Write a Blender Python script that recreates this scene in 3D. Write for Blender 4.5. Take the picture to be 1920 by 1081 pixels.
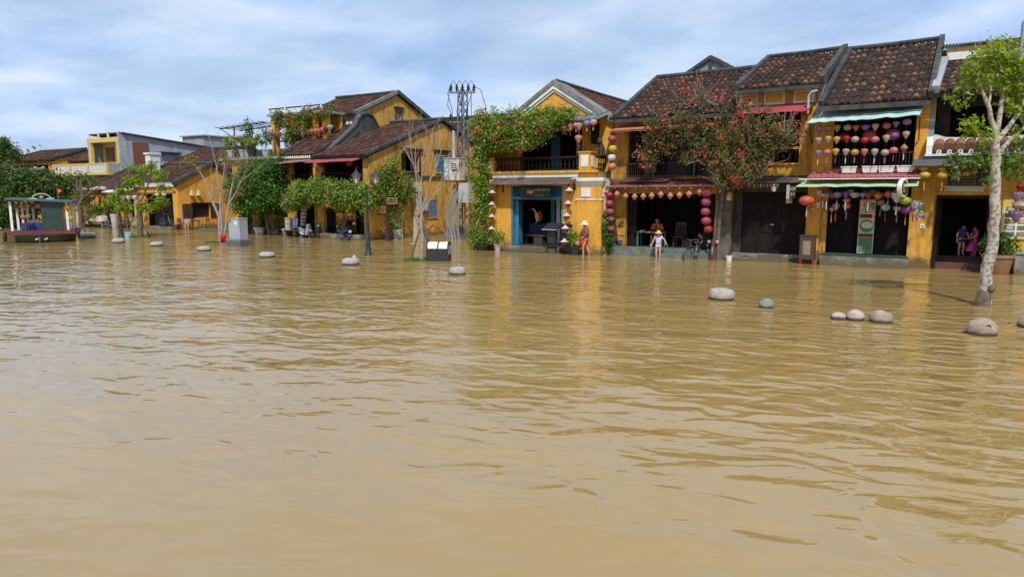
import bpy, math, random
import numpy as np
from mathutils import Vector, Matrix

for _o in list(bpy.data.objects): bpy.data.objects.remove(_o)
SC = bpy.context.scene
C = SC.collection
R = math.radians
# world axes: +X runs along the street to the right, +Y away from the river, water surface at z = 0

# ---------------------------------------------------------------- camera
_cd = bpy.data.cameras.new('camera'); CAM = bpy.data.objects.new('camera', _cd); C.objects.link(CAM)
_cd.sensor_width = 36; _cd.lens = 24; _cd.clip_end = 3000; _cd.clip_start = .1
CAM.location = (0, 0, 3.0)
CAM.rotation_euler = (R(90-8.03), 0, R(31))
SC.camera = CAM
SC.render.resolution_x = 1024; SC.render.resolution_y = 576

# ---------------------------------------------------------------- sky, sun, exposure
SUN_EL, SUN_H = R(52), Vector((.52, -.854)).normalized()
W = bpy.data.worlds.new('World'); SC.world = W; W.use_nodes = True
def build_sky():
    nt = W.node_tree; N = nt.nodes; L = nt.links; N.clear()
    out = N.new('ShaderNodeOutputWorld'); bg = N.new('ShaderNodeBackground'); bg.inputs[1].default_value = .106
    sky = N.new('ShaderNodeTexSky'); sky.sky_type = 'NISHITA'; sky.sun_disc = False
    sky.sun_elevation = SUN_EL; sky.sun_rotation = math.atan2(SUN_H.x, SUN_H.y)
    sky.air_density = 1.0; sky.dust_density = 1.2; sky.ozone_density = 1.5
    tc = N.new('ShaderNodeTexCoord'); sep = N.new('ShaderNodeSeparateXYZ'); L.new(tc.outputs['Generated'], sep.inputs[0])
    mx = N.new('ShaderNodeMath'); mx.operation = 'MAXIMUM'; mx.inputs[1].default_value = 0; L.new(sep.outputs[2], mx.inputs[0])
    ad = N.new('ShaderNodeMath'); ad.operation = 'ADD'; ad.inputs[1].default_value = .16; L.new(mx.outputs[0], ad.inputs[0])
    dv = N.new('ShaderNodeVectorMath'); dv.operation = 'DIVIDE'; L.new(tc.outputs['Generated'], dv.inputs[0]); L.new(ad.outputs[0], dv.inputs[1])
    mp = N.new('ShaderNodeMapping'); mp.inputs['Scale'].default_value = (.8, 1.0, .35); mp.inputs['Rotation'].default_value = (0, 0, R(22)); mp.inputs['Location'].default_value = (1.7, .4, 0)
    L.new(dv.outputs[0], mp.inputs[0])
    n1 = N.new('ShaderNodeTexNoise'); n1.inputs['Scale'].default_value = 1.15; n1.inputs['Detail'].default_value = 8; n1.inputs['Roughness'].default_value = .56; n1.inputs['Distortion'].default_value = .5
    L.new(mp.outputs[0], n1.inputs['Vector'])
    r1 = N.new('ShaderNodeValToRGB'); r1.color_ramp.elements[0].position = .33; r1.color_ramp.elements[0].color = (.45,)*3+(1,)
    r1.color_ramp.elements[1].position = .58; r1.color_ramp.elements[1].color = (.96,)*3+(1,)
    L.new(n1.outputs[0], r1.inputs[0])
    n2 = N.new('ShaderNodeTexNoise'); n2.inputs['Scale'].default_value = 2.3; n2.inputs['Detail'].default_value = 7; n2.inputs['Distortion'].default_value = .3
    L.new(mp.outputs[0], n2.inputs['Vector'])
    r2 = N.new('ShaderNodeValToRGB'); r2.color_ramp.elements[0].position = .3; r2.color_ramp.elements[0].color = (3.3, 4.9, 7.9, 1)
    r2.color_ramp.elements[1].position = .68; r2.color_ramp.elements[1].color = (6.3, 7.4, 9.2, 1)
    L.new(n2.outputs[0], r2.inputs[0])
    mix = N.new('ShaderNodeMix'); mix.data_type = 'RGBA'
    L.new(r1.outputs[0], mix.inputs[0]); L.new(sky.outputs[0], mix.inputs[6]); L.new(r2.outputs[0], mix.inputs[7])
    L.new(mix.outputs[2], bg.inputs[0]); L.new(bg.outputs[0], out.inputs[0])
build_sky()
_sl = bpy.data.lights.new('sun', 'SUN'); _sl.energy = 3.6; _sl.angle = R(2); _sl.color = (1, .955, .88)
SUN = bpy.data.objects.new('sun', _sl); C.objects.link(SUN); SUN.location = (0, -20, 40)
_d = Vector((SUN_H.x*math.cos(SUN_EL), SUN_H.y*math.cos(SUN_EL), math.sin(SUN_EL)))
SUN.rotation_euler = _d.to_track_quat('Z', 'Y').to_euler()
SC.view_settings.view_transform = 'Standard'; SC.view_settings.look = 'None'
SC.view_settings.exposure = 0.14; SC.view_settings.gamma = 1.0; SC.view_settings.use_curve_mapping = False
SC.render.engine = 'CYCLES'
try:
    SC.cycles.max_bounces = 6; SC.cycles.transparent_max_bounces = 8
    SC.cycles.caustics_reflective = False; SC.cycles.caustics_refractive = False
except Exception: pass

# ---------------------------------------------------------------- mesh helpers
WL = {}                                   # world location of every thing / part we parent to
def _link(o, parent, loc=(0, 0, 0)):
    C.objects.link(o)
    if parent is not None:
        o.parent = parent; WL[o.name] = WL.get(parent.name, Vector()) + Vector(loc)
    else: WL[o.name] = Vector(loc)
    o.location = loc
    return o
def tag(o, label=None, cat=None, group=None, kind=None):
    if label: o['label'] = label
    if cat: o['category'] = cat
    if group: o['group'] = group
    if kind: o['kind'] = kind
    return o
def thing(name, label, cat, loc=(0, 0, 0), rz=0, group=None):
    o = bpy.data.objects.new(name, None); o.empty_display_size = .3
    _link(o, None, loc); o.rotation_euler = (0, 0, rz)
    return tag(o, label, cat, group)

class MB:
    def __init__(s): s.v = []; s.f = []
    def q(s, *p):
        n = len(s.v); s.v += [tuple(x) for x in p]; s.f.append(tuple(range(n, n+len(p)))); return s
    def box(s, x0, x1, y0, y1, z0, z1):
        n = len(s.v)
        s.v += [(x0,y0,z0),(x1,y0,z0),(x1,y1,z0),(x0,y1,z0),(x0,y0,z1),(x1,y0,z1),(x1,y1,z1),(x0,y1,z1)]
        s.f += [tuple(n+i for i in t) for t in ((0,3,2,1),(4,5,6,7),(0,1,5,4),(1,2,6,5),(2,3,7,6),(3,0,4,7))]
        return s
    def bev(s, x0, x1, y0, y1, z0, z1, b=.01):      # box with chamfered vertical and top edges
        def ring(i, z): return [(x0+i+b*(k in (1,)), 0, z) for k in ()]
        pts = lambda e, z: [(x0+e+b,y0+e,z),(x1-e-b,y0+e,z),(x1-e,y0+e+b,z),(x1-e,y1-e-b,z),(x1-e-b,y1-e,z),(x0+e+b,y1-e,z),(x0+e,y1-e-b,z),(x0+e,y0+e+b,z)]
        s.loft([pts(0, z0), pts(0, z1-b), pts(b*.8, z1)], caps=True); return s
    def obox(s, c, size, M=None):
        n = len(s.v); hx, hy, hz = size[0]/2, size[1]/2, size[2]/2; c = Vector(c)
        for p in [(-hx,-hy,-hz),(hx,-hy,-hz),(hx,hy,-hz),(-hx,hy,-hz),(-hx,-hy,hz),(hx,-hy,hz),(hx,hy,hz),(-hx,hy,hz)]:
            w = Vector(p)
            if M is not None: w = M @ w
            s.v.append(tuple(c+w))
        s.f += [tuple(n+i for i in t) for t in ((0,3,2,1),(4,5,6,7),(0,1,5,4),(1,2,6,5),(2,3,7,6),(3,0,4,7))]
        return s
    def bar(s, a, b, w, h=None):                     # rectangular bar from a to b
        a = Vector(a); b = Vector(b); d = b-a; h = h or w
        M = d.to_track_quat('Y', 'Z').to_matrix()
        return s.obox((a+b)/2, (w, d.length, h), M)
    def loft(s, rings, caps=True):
        n = len(s.v); k = len(rings[0])
        for r in rings: s.v += [tuple(p) for p in r]
        for i in range(len(rings)-1):
            for j in range(k):
                a = n+i*k+j; b = n+i*k+(j+1) % k
                s.f.append((a, b, b+k, a+k))
        if caps:
            s.f.append(tuple(n+j for j in reversed(range(k)))); m = n+(len(rings)-1)*k
            s.f.append(tuple(m+j for j in range(k)))
        return s
    def tube(s, pts, r, n=8, caps=True):
        pts = [Vector(p) for p in pts]; rings = []; prev = None
        for i, p in enumerate(pts):
            d = (pts[min(i+1, len(pts)-1)]-pts[max(i-1, 0)])
            if d.length < 1e-7: d = Vector((0, 0, 1))
            d.normalize()
            if prev is None:
                up = Vector((0, 0, 1)) if abs(d.z) < .9 else Vector((1, 0, 0)); x = d.cross(up).normalized()
            else:
                x = prev-d*prev.dot(d)
                x = x.normalized() if x.length > 1e-6 else d.orthogonal().normalized()
            prev = x; y = d.cross(x); rr = r[i] if isinstance(r, (list, tuple)) else r
            rings.append([p+(x*math.cos(2*math.pi*j/n)+y*math.sin(2*math.pi*j/n))*rr for j in range(n)])
        return s.loft(rings, caps)
    def lathe(s, prof, c=(0, 0, 0), n=14, rib=0, sx=1, sy=1):
        rings = []
        for r, z in prof:
            rings.append([(c[0]+sx*r*(1-rib*(j % 2))*math.cos(2*math.pi*j/n), c[1]+sy*r*(1-rib*(j % 2))*math.sin(2*math.pi*j/n), c[2]+z) for j in range(n)])
        return s.loft(rings)
    def ball(s, c, rx, ry=None, rz=None, n=10, m=6):
        ry = ry or rx; rz = rz or rx
        return s.lathe([(max(.02, math.sin(math.pi*i/m))*1, -math.cos(math.pi*i/m)*1) for i in range(m+1)], (0, 0, 0), n)._xf_last(n*(m+1), c, rx, ry, rz)
    def _xf_last(s, k, c, rx, ry, rz):
        for i in range(len(s.v)-k, len(s.v)):
            x, y, z = s.v[i]; s.v[i] = (c[0]+x*rx, c[1]+y*ry, c[2]+z*rz)
        return s
    def prism(s, poly, axis, p0, p1):                # 2-D polygon extruded along an axis ('x': poly is (y,z); 'y': (x,z); 'z': (x,y))
        f = {'x': lambda a, b, p: (p, a, b), 'y': lambda a, b, p: (a, p, b), 'z': lambda a, b, p: (a, b, p)}[axis]
        return s.loft([[f(a, b, p0) for a, b in poly], [f(a, b, p1) for a, b in poly]])
    def slab(s, a, b, c, d, t):                      # quad a b c d thickened downwards along its normal
        a, b, c, d = map(Vector, (a, b, c, d)); n = (b-a).cross(d-a).normalized()*t
        return s.loft([[a-n, b-n, c-n, d-n], [a, b, c, d]])
    def wall(s, axis, p0, p1, a0, a1, z0, top, holes=(), brk=()):
        tf = top if callable(top) else (lambda a: top)
        A = sorted({a0, a1, *[h[0] for h in holes], *[h[1] for h in holes], *brk}); Z = sorted({z0, *[h[2] for h in holes], *[h[3] for h in holes]})
        Z = [z for z in Z if z >= z0]
        def P(a, p, z): return (a, p, z) if axis == 'x' else (p, a, z)
        nr = len(Z); nc = len(A)-1
        sol = [[not any(h[0] <= A[i]+1e-6 and A[i+1] <= h[1]+1e-6 and h[2] <= Z[j]+1e-6 and (Z[j+1] if j+1 < nr else 1e9) <= h[3]+1e-6 for h in holes) for j in range(nr)] for i in range(nc)]
        for i in range(nc):
            for j in range(nr):
                if not sol[i][j]: continue
                a, b = A[i], A[i+1]; za, zb = min(Z[j], tf(a)), min(Z[j], tf(b))
                ta, tb = (min(Z[j+1], tf(a)), min(Z[j+1], tf(b))) if j+1 < nr else (max(tf(a), za), max(tf(b), zb))
                if ta-za < 1e-5 and tb-zb < 1e-5: continue
                s.q(P(a,p0,za), P(b,p0,zb), P(b,p0,tb), P(a,p0,ta)); s.q(P(b,p1,zb), P(a,p1,za), P(a,p1,ta), P(b,p1,tb))
                if i == 0 or not sol[i-1][j]: s.q(P(a,p1,za), P(a,p0,za), P(a,p0,ta), P(a,p1,ta))
                if i == nc-1 or not sol[i+1][j]: s.q(P(b,p0,zb), P(b,p1,zb), P(b,p1,tb), P(b,p0,tb))
                if j == 0 or not sol[i][j-1]: s.q(P(a,p1,za), P(b,p1,zb), P(b,p0,zb), P(a,p0,za))
                if j == nr-1 or not sol[i][j+1]: s.q(P(a,p0,ta), P(b,p0,tb), P(b,p1,tb), P(a,p1,ta))
        return s
    def room(s, x0, x1, y0, y1, z0, z1):             # inside faces of a room open at the front
        s.q((x0,y1,z0),(x1,y1,z0),(x1,y1,z1),(x0,y1,z1)); s.q((x0,y0,z0),(x0,y1,z0),(x0,y1,z1),(x0,y0,z1))
        s.q((x1,y1,z0),(x1,y0,z0),(x1,y0,z1),(x1,y1,z1)); s.q((x0,y0,z0),(x1,y0,z0),(x1,y1,z0),(x0,y1,z0))
        s.q((x0,y1,z1),(x1,y1,z1),(x1,y0,z1),(x0,y0,z1)); return s
    def mesh(s, name, off=(0, 0, 0), smooth=False):
        me = bpy.data.meshes.new(name); ox, oy, oz = off
        me.from_pydata([(x-ox, y-oy, z-oz) for x, y, z in s.v], [], s.f); me.update()
        if smooth:
            me.polygons.foreach_set('use_smooth', [True]*len(me.polygons))
            try: me.set_sharp_from_angle(angle=R(40))
            except Exception: pass
        return me
    def build(s, name, mat, parent=None, local=False, smooth=False, kind=None, base=None):
        if parent is None:                            # a top-level single mesh: origin at its base centre
            xs = np.array(s.v); lo = xs.min(0); hi = xs.max(0)
            b = base or ((lo[0]+hi[0])/2, (lo[1]+hi[1])/2, lo[2])
            me = s.mesh(name, b, smooth); o = bpy.data.objects.new(name, me); _link(o, None, b)
        else:
            off = (0, 0, 0) if local else WL[parent.name]
            me = s.mesh(name, off, smooth); o = bpy.data.objects.new(name, me); _link(o, parent)
        if mat is not None: me.materials.append(mat)
        if kind: o['kind'] = kind
        return o
def inst(name, me, parent, M):                        # one more piece sharing mesh data; M in world space
    o = bpy.data.objects.new(name, me); C.objects.link(o); o.parent = parent
    o.matrix_local = Matrix.Translation(-WL[parent.name]) @ M
    return o
def copy_tree(o, parent=None):
    c = o.copy(); C.objects.link(c); c.parent = parent
    if parent is None: WL[c.name] = Vector(c.location)
    for ch in o.children: copy_tree(ch, c)
    return c
def put(o, loc, rz=0, scale=None):
    o.location = loc; o.rotation_euler = (0, 0, rz); WL[o.name] = Vector(loc)
    if scale: o.scale = (scale,)*3
    return o

# ---------------------------------------------------------------- materials
MATS = {}
def _n(nt, t, **k):
    n = nt.nodes.new(t)
    for a, b in k.items():
        if a in n.inputs: n.inputs[a].default_value = b
        else: setattr(n, a, b)
    return n
def mat_base(name):
    m = bpy.data.materials.new(name); m.use_nodes = True; nt = m.node_tree
    return m, nt, nt.nodes['Principled BSDF']
def _mix(nt, fac, a, b, blend='MIX'):
    m = nt.nodes.new('ShaderNodeMix'); m.data_type = 'RGBA'; m.blend_type = blend
    for sock, v in ((m.inputs[0], fac), (m.inputs[6], a), (m.inputs[7], b)):
        if isinstance(v, (int, float)): sock.default_value = v
        elif isinstance(v, tuple): sock.default_value = v if len(v) == 4 else v+(1,)
        else: nt.links.new(v, sock)
    return m.outputs[2]
def _ramp(nt, src, p0, p1, c0=(0, 0, 0), c1=(1, 1, 1)):
    r = nt.nodes.new('ShaderNodeValToRGB'); e = r.color_ramp.elements
    e[0].position = p0; e[0].color = c0+(1,); e[1].position = p1; e[1].color = c1+(1,)
    nt.links.new(src, r.inputs[0]); return r.outputs[0]
def _noise(nt, co, scale, detail=4, rough=.55, dist=0, sc=None):
    if sc:
        mp = _n(nt, 'ShaderNodeMapping'); mp.inputs['Scale'].default_value = sc; nt.links.new(co, mp.inputs[0]); co = mp.outputs[0]
    n = _n(nt, 'ShaderNodeTexNoise'); n.inputs['Scale'].default_value = scale; n.inputs['Detail'].default_value = detail
    n.inputs['Roughness'].default_value = rough; n.inputs['Distortion'].default_value = dist
    nt.links.new(co, n.inputs['Vector']); return n.outputs[0]
def _bump(nt, b, h, strength=.5, dist=.02):
    n = _n(nt, 'ShaderNodeBump'); n.inputs['Strength'].default_value = strength; n.inputs['Distance'].default_value = dist
    nt.links.new(h, n.inputs['Height']); nt.links.new(n.outputs[0], b.inputs['Normal'])
def P(name, c=None, c2=None, scale=4, rough=.7, bump=.25, bscale=30, metal=0, spec=.5, rnd=None, sc=None, island=False, rpos=(.35, .68)):
    """plain paint / wood / cloth: two tones by noise, optionally a random tone per object or per loose piece"""
    if name in MATS: return MATS[name]
    m, nt, b = mat_base(name); co = _n(nt, 'ShaderNodeNewGeometry').outputs['Position']
    c2 = c2 or tuple(x*.72 for x in c)
    col = _mix(nt, _ramp(nt, _noise(nt, co, scale, 5, .6, 0, sc), *rpos), c, c2)
    if rnd:
        src = _n(nt, 'ShaderNodeNewGeometry').outputs['Random Per Island'] if island else _n(nt, 'ShaderNodeObjectInfo').outputs['Random']
        col = _mix(nt, _ramp(nt, src, .15, .95), col, rnd)
    nt.links.new(col, b.inputs['Base Color']); b.inputs['Roughness'].default_value = rough; b.inputs['Metallic'].default_value = metal
    b.inputs['Specular IOR Level'].default_value = spec
    if bump: _bump(nt, b, _noise(nt, co, bscale, 3), bump, .01)
    MATS[name] = m; return m
def plaster(name, c, c2, stain=(.06, .05, .04), amount=.5, damp=.5):
    """lime-washed wall: uneven wash, dark mould with its own shape, rain streaks, silt line left by floods"""
    if name in MATS: return MATS[name]
    m, nt, b = mat_base(name); co = _n(nt, 'ShaderNodeNewGeometry').outputs['Position']
    col = _mix(nt, _ramp(nt, _noise(nt, co, .9, 5, .6, .4), .35, .68), c, c2)
    col = _mix(nt, _ramp(nt, _noise(nt, co, 5, 4, .6), .5, .8), col, tuple(min(1, x*1.12) for x in c))
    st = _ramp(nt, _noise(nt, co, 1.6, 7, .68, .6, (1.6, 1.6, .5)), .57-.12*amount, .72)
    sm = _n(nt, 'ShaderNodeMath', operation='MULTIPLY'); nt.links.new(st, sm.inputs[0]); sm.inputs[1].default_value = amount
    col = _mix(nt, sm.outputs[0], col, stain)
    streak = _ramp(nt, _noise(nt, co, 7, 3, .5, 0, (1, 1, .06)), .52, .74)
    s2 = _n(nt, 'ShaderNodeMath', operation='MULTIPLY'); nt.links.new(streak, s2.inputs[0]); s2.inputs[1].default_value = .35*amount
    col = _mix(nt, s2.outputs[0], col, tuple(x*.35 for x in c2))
    sep = _n(nt, 'ShaderNodeSeparateXYZ'); nt.links.new(co, sep.inputs[0])
    nz = _noise(nt, co, 1.3, 5, .65)
    a = _n(nt, 'ShaderNodeMath', operation='MULTIPLY_ADD'); nt.links.new(nz, a.inputs[0]); a.inputs[1].default_value = -1.9; nt.links.new(sep.outputs[2], a.inputs[2])
    dm = _ramp(nt, a.outputs[0], 0, .28, (1, 1, 1), (0, 0, 0))
    a2 = _n(nt, 'ShaderNodeMath', operation='ADD'); nt.links.new(a.outputs[0], a2.inputs[0]); a2.inputs[1].default_value = .78
    dm = _ramp(nt, a2.outputs[0], .0, .35, (damp,)*3, (0, 0, 0))
    col = _mix(nt, dm, col, (.11, .085, .045))
    nt.links.new(col, b.inputs['Base Color']); b.inputs['Roughness'].default_value = .88; b.inputs['Specular IOR Level'].default_value = .25
    _bump(nt, b, _noise(nt, co, 9, 6, .65), .35, .02)
    MATS[name] = m; return m
def leafmat(name, cols=None, trans=.35, rough=.5):
    if name in MATS: return MATS[name]
    m, nt, b = mat_base(name); g = _n(nt, 'ShaderNodeNewGeometry')
    r = nt.nodes.new('ShaderNodeValToRGB'); e = r.color_ramp.elements
    e[0].position = 0; e[0].color = cols[0]+(1,); e[1].position = 1; e[1].color = cols[-1]+(1,)
    for i, c in enumerate(cols[1:-1]):
        k = e.new((i+1)/(len(cols)-1)); k.color = c+(1,)
    nt.links.new(g.outputs['Random Per Island'], r.inputs[0])
    big = _ramp(nt, _noise(nt, g.outputs['Position'], 1.1, 3), .35, .7, (.78, .82, .75), (1.15, 1.12, 1.0))
    col = _mix(nt, 1.0, r.outputs[0], big, 'MULTIPLY')
    nt.links.new(col, b.inputs['Base Color']); b.inputs['Roughness'].default_value = rough; b.inputs['Specular IOR Level'].default_value = .35
    t = _n(nt, 'ShaderNodeBsdfTranslucent'); nt.links.new(col, t.inputs[0])
    mx = _n(nt, 'ShaderNodeMixShader'); mx.inputs[0].default_value = trans
    nt.links.new(b.outputs[0], mx.inputs[1]); nt.links.new(t.outputs[0], mx.inputs[2])
    nt.links.new(mx.outputs[0], nt.nodes['Material Output'].inputs[0])
    MATS[name] = m; return m

YEL = plaster('plaster_yellow', (.72, .38, .058), (.58, .29, .042), amount=.5, damp=.85)
YEL2 = plaster('plaster_ochre_weathered', (.63, .345, .062), (.48, .25, .045), amount=.8, damp=.9)
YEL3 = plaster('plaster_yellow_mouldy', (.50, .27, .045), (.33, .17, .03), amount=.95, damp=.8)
CREAM = plaster('plaster_cream', (.66, .50, .24), (.56, .40, .17), amount=.4)
WHITE = plaster('plaster_white', (.72, .72, .68), (.58, .58, .54), amount=.35)
PALEGREY = plaster('plaster_pale_grey', (.38, .40, .42), (.29, .31, .33), amount=.5)
GREY = plaster('plaster_grey', (.34, .35, .36), (.24, .25, .26), amount=.5)
LICHEN = plaster('mortar_lichen', (.085, .085, .078), (.038, .038, .036), (.02, .02, .02), amount=.9, damp=0)
COPING = plaster('mortar_pale', (.26, .26, .24), (.13, .13, .12), (.04, .04, .04), amount=.8, damp=0)
CONC = plaster('concrete_step', (.30, .30, .27), (.20, .20, .17), amount=.5, damp=.9)
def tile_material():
    """old clay tile: light on its upturned lower end painted in as paler orange, dark mossy tone farther up, each tile a little different"""
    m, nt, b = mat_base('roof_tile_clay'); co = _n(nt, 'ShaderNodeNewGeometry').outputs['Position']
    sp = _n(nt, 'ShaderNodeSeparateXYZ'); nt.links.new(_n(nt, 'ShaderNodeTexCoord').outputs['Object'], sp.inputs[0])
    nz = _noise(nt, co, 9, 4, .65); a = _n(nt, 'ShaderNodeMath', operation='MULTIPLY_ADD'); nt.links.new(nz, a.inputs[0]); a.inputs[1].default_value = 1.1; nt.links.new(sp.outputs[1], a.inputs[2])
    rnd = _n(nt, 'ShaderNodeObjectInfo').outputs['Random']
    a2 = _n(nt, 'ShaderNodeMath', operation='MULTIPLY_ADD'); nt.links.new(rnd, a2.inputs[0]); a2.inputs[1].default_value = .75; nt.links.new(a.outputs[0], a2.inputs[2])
    f = _ramp(nt, a2.outputs[0], .95, 1.25)  # paler lower end stands in for light catching the upturned tile edge
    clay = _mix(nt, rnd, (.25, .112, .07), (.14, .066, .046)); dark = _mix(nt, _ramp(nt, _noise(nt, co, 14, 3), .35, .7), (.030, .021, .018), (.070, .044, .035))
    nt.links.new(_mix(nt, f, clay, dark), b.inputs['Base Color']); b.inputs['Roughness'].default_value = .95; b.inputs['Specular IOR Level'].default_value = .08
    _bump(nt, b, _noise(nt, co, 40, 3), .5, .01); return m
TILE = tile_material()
TILEF = P('roof_tile_old', (.17, .072, .048), (.05, .031, .026), 3, .95, .4, 30, spec=.08, rnd=(.032, .024, .021), island=True)
PAN = P('roof_pan_dark', (.058, .056, .046), (.02, .018, .016), 6, .95, .4, 30, spec=.08)
DARKW = P('dark_wood', (.022, .015, .013), (.011, .008, .0075), 5, .8, .3, 25, spec=.15, sc=(4, 4, .4))
BROWNW = P('brown_wood', (.085, .042, .025), (.045, .024, .016), 5, .55, .3, 25, sc=(4, 4, .4))
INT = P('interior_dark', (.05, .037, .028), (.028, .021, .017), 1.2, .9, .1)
IRON = P('black_iron', (.018, .018, .02), (.03, .028, .027), 8, .45, .15, 40)
STEEL = P('galvanised_steel', (.21, .225, .24), (.13, .14, .15), 6, .45, .1, 40, metal=.5)
RUB = P('black_rubber', (.014, .014, .015), (.025, .025, .025), 8, .6, .2)
WPAINT = P('white_paint', (.75, .75, .73), (.60, .60, .57), 5, .5, .15)
BLUE = P('blue_paint', (.045, .21, .33), (.03, .14, .24), 5, .55, .15)
GREYP = P('grey_paint', (.36, .40, .44), (.28, .31, .34), 4, .5, .1)
# ---------------------------------------------------------------- ground and flood water
def water_material():
    m, nt, b = mat_base('muddy_water'); co = _n(nt, 'ShaderNodeNewGeometry').outputs['Position']
    col = _mix(nt, _ramp(nt, _noise(nt, co, .12, 3), .3, .7), (.345, .228, .076), (.305, .20, .065))
    nt.links.new(col, b.inputs['Base Color']); b.inputs['Roughness'].default_value = .035; b.inputs['IOR'].default_value = 1.74
    b.inputs['Specular IOR Level'].default_value = .5
    def wav(scale, sc, rot, detail, dist, loc=(0, 0, 0)):
        mp = _n(nt, 'ShaderNodeMapping', vector_type='TEXTURE'); mp.inputs['Scale'].default_value = (1/sc[0], 1/sc[1], 1); mp.inputs['Rotation'].default_value = (0, 0, R(rot)); mp.inputs['Location'].default_value = loc
        nt.links.new(co, mp.inputs[0])
        n = _n(nt, 'ShaderNodeTexNoise'); n.inputs['Scale'].default_value = scale; n.inputs['Detail'].default_value = detail; n.inputs['Roughness'].default_value = .42; n.inputs['Distortion'].default_value = dist
        nt.links.new(mp.outputs[0], n.inputs['Vector']); return n.outputs[0]
    def mul(a, k):
        x = _n(nt, 'ShaderNodeMath', operation='MULTIPLY'); nt.links.new(a, x.inputs[0])
        if isinstance(k, (int, float)): x.inputs[1].default_value = k
        else: nt.links.new(k, x.inputs[1])
        return x.outputs[0]
    def add(a, c):
        x = _n(nt, 'ShaderNodeMath', operation='ADD'); nt.links.new(a, x.inputs[0]); nt.links.new(c, x.inputs[1]); return x.outputs[0]
    big = wav(.55, (.7, 1.2, 1), 14, 1.0, .35)
    mid = wav(1.7, (.72, 1.3, 1), 14, 1.2, .8, (7, 3, 0))
    fine = wav(4.2, (.6, 1.35, 1), 25, 2.0, .4)
    msk = _ramp(nt, wav(.085, (1, 1, 1), 0, 2, .5, (31, 14, 0)), .36, .62, (.38, .38, .38), (1, 1, 1))
    sy = _n(nt, 'ShaderNodeSeparateXYZ'); nt.links.new(co, sy.inputs[0])           # sheltered, calmer water towards the near bank
    mr = _n(nt, 'ShaderNodeMapRange'); nt.links.new(sy.outputs[1], mr.inputs[0])
    for k, v in ((1, 3.5), (2, 9.5), (3, .42), (4, 1.0)): mr.inputs[k].default_value = v
    msk = mul(mr.outputs[0], msk)
    h = add(add(mul(big, 1.5), mul(mul(mid, msk), 1.45)), mul(mul(fine, msk), .26))
    bp = _n(nt, 'ShaderNodeBump'); bp.inputs['Strength'].default_value = 1; bp.inputs['Distance'].default_value = .055
    nt.links.new(h, bp.inputs['Height']); nt.links.new(bp.outputs[0], b.inputs['Normal'])
    return m
tag(MB().q((-900,-400,-.14),(500,-400,-.14),(500,900,-.14),(-900,900,-.14)).build('ground', P('silt', (.2, .15, .08)), base=(0, 0, -.14)), kind='structure')
tag(MB().q((-900,-400,0),(500,-400,0),(500,900,0),(-900,900,0)).build('water', water_material(), base=(0, 0, 0)), kind='structure')
# ---------------------------------------------------------------- building helpers
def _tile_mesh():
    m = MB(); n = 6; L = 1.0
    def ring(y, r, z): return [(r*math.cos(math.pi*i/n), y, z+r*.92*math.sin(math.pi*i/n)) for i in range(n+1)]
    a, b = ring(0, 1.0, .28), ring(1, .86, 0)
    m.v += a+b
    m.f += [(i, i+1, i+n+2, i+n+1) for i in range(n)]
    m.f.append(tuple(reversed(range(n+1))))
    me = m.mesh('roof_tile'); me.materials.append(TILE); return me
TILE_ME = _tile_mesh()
def tiled_roof(T, el, er, rl, rr, sp=.25, rows=9, single=True, seed=1, rad=.095, over=1.06, thick=.11):
    """roof slope with half-round clay tiles; el er = eave ends, rl rr = ridge ends"""
    el, er, rl, rr = map(Vector, (el, er, rl, rr)); rng = random.Random(seed)
    roof = MB().slab(el, er, rr, rl, thick).build('roof', PAN, T)
    w = (er-el).length; nc = max(2, int(round(w/sp))); mb = MB(); n = 6
    nrm = (er-el).cross(rl-el).normalized()
    for i in range(nc):
        u = (i+.5)/nc; a = el.lerp(er, u); b = rl.lerp(rr, u); d = (b-a); Ls = d.length/rows; d.normalize()
        x = d.cross(nrm).normalized()
        sag = rng.uniform(-.01, .01)
        for j in range(rows):
            p = a+d*(j*Ls+rng.uniform(-.04, .04)*Ls)+nrm*(.005+sag)+x*rng.uniform(-.012, .012)
            r = rad*rng.uniform(.93, 1.06); ln = Ls*over
            M = Matrix(((x.x*r, d.x*ln, nrm.x*r, p.x), (x.y*r, d.y*ln, nrm.y*r, p.y), (x.z*r, d.z*ln, nrm.z*r, p.z), (0, 0, 0, 1)))
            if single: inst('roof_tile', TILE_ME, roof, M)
            else:
                o = len(mb.v)
                for v in TILE_ME.vertices: mb.v.append(tuple(M @ v.co))
                for f in TILE_ME.polygons: mb.f.append(tuple(o+k for k in f.vertices))
    if not single: mb.build('roof_tiles', TILEF, roof, kind='stuff')
    return roof
def verge(T, a, b, w=.22, h=.16, mat=None, name='roof_verge', lift=.1):
    z = Vector((0, 0, lift)); return MB().bar(Vector(a)+z, Vector(b)+z, w, h).build(name, mat or LICHEN, T)
def ridge(T, a, b, r=.13):
    a, b = Vector(a), Vector(b)
    return MB().tube([a, a.lerp(b, .5)-Vector((0, 0, .02)), b], r, 8).build('ridge_cap', LICHEN, T)
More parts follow.
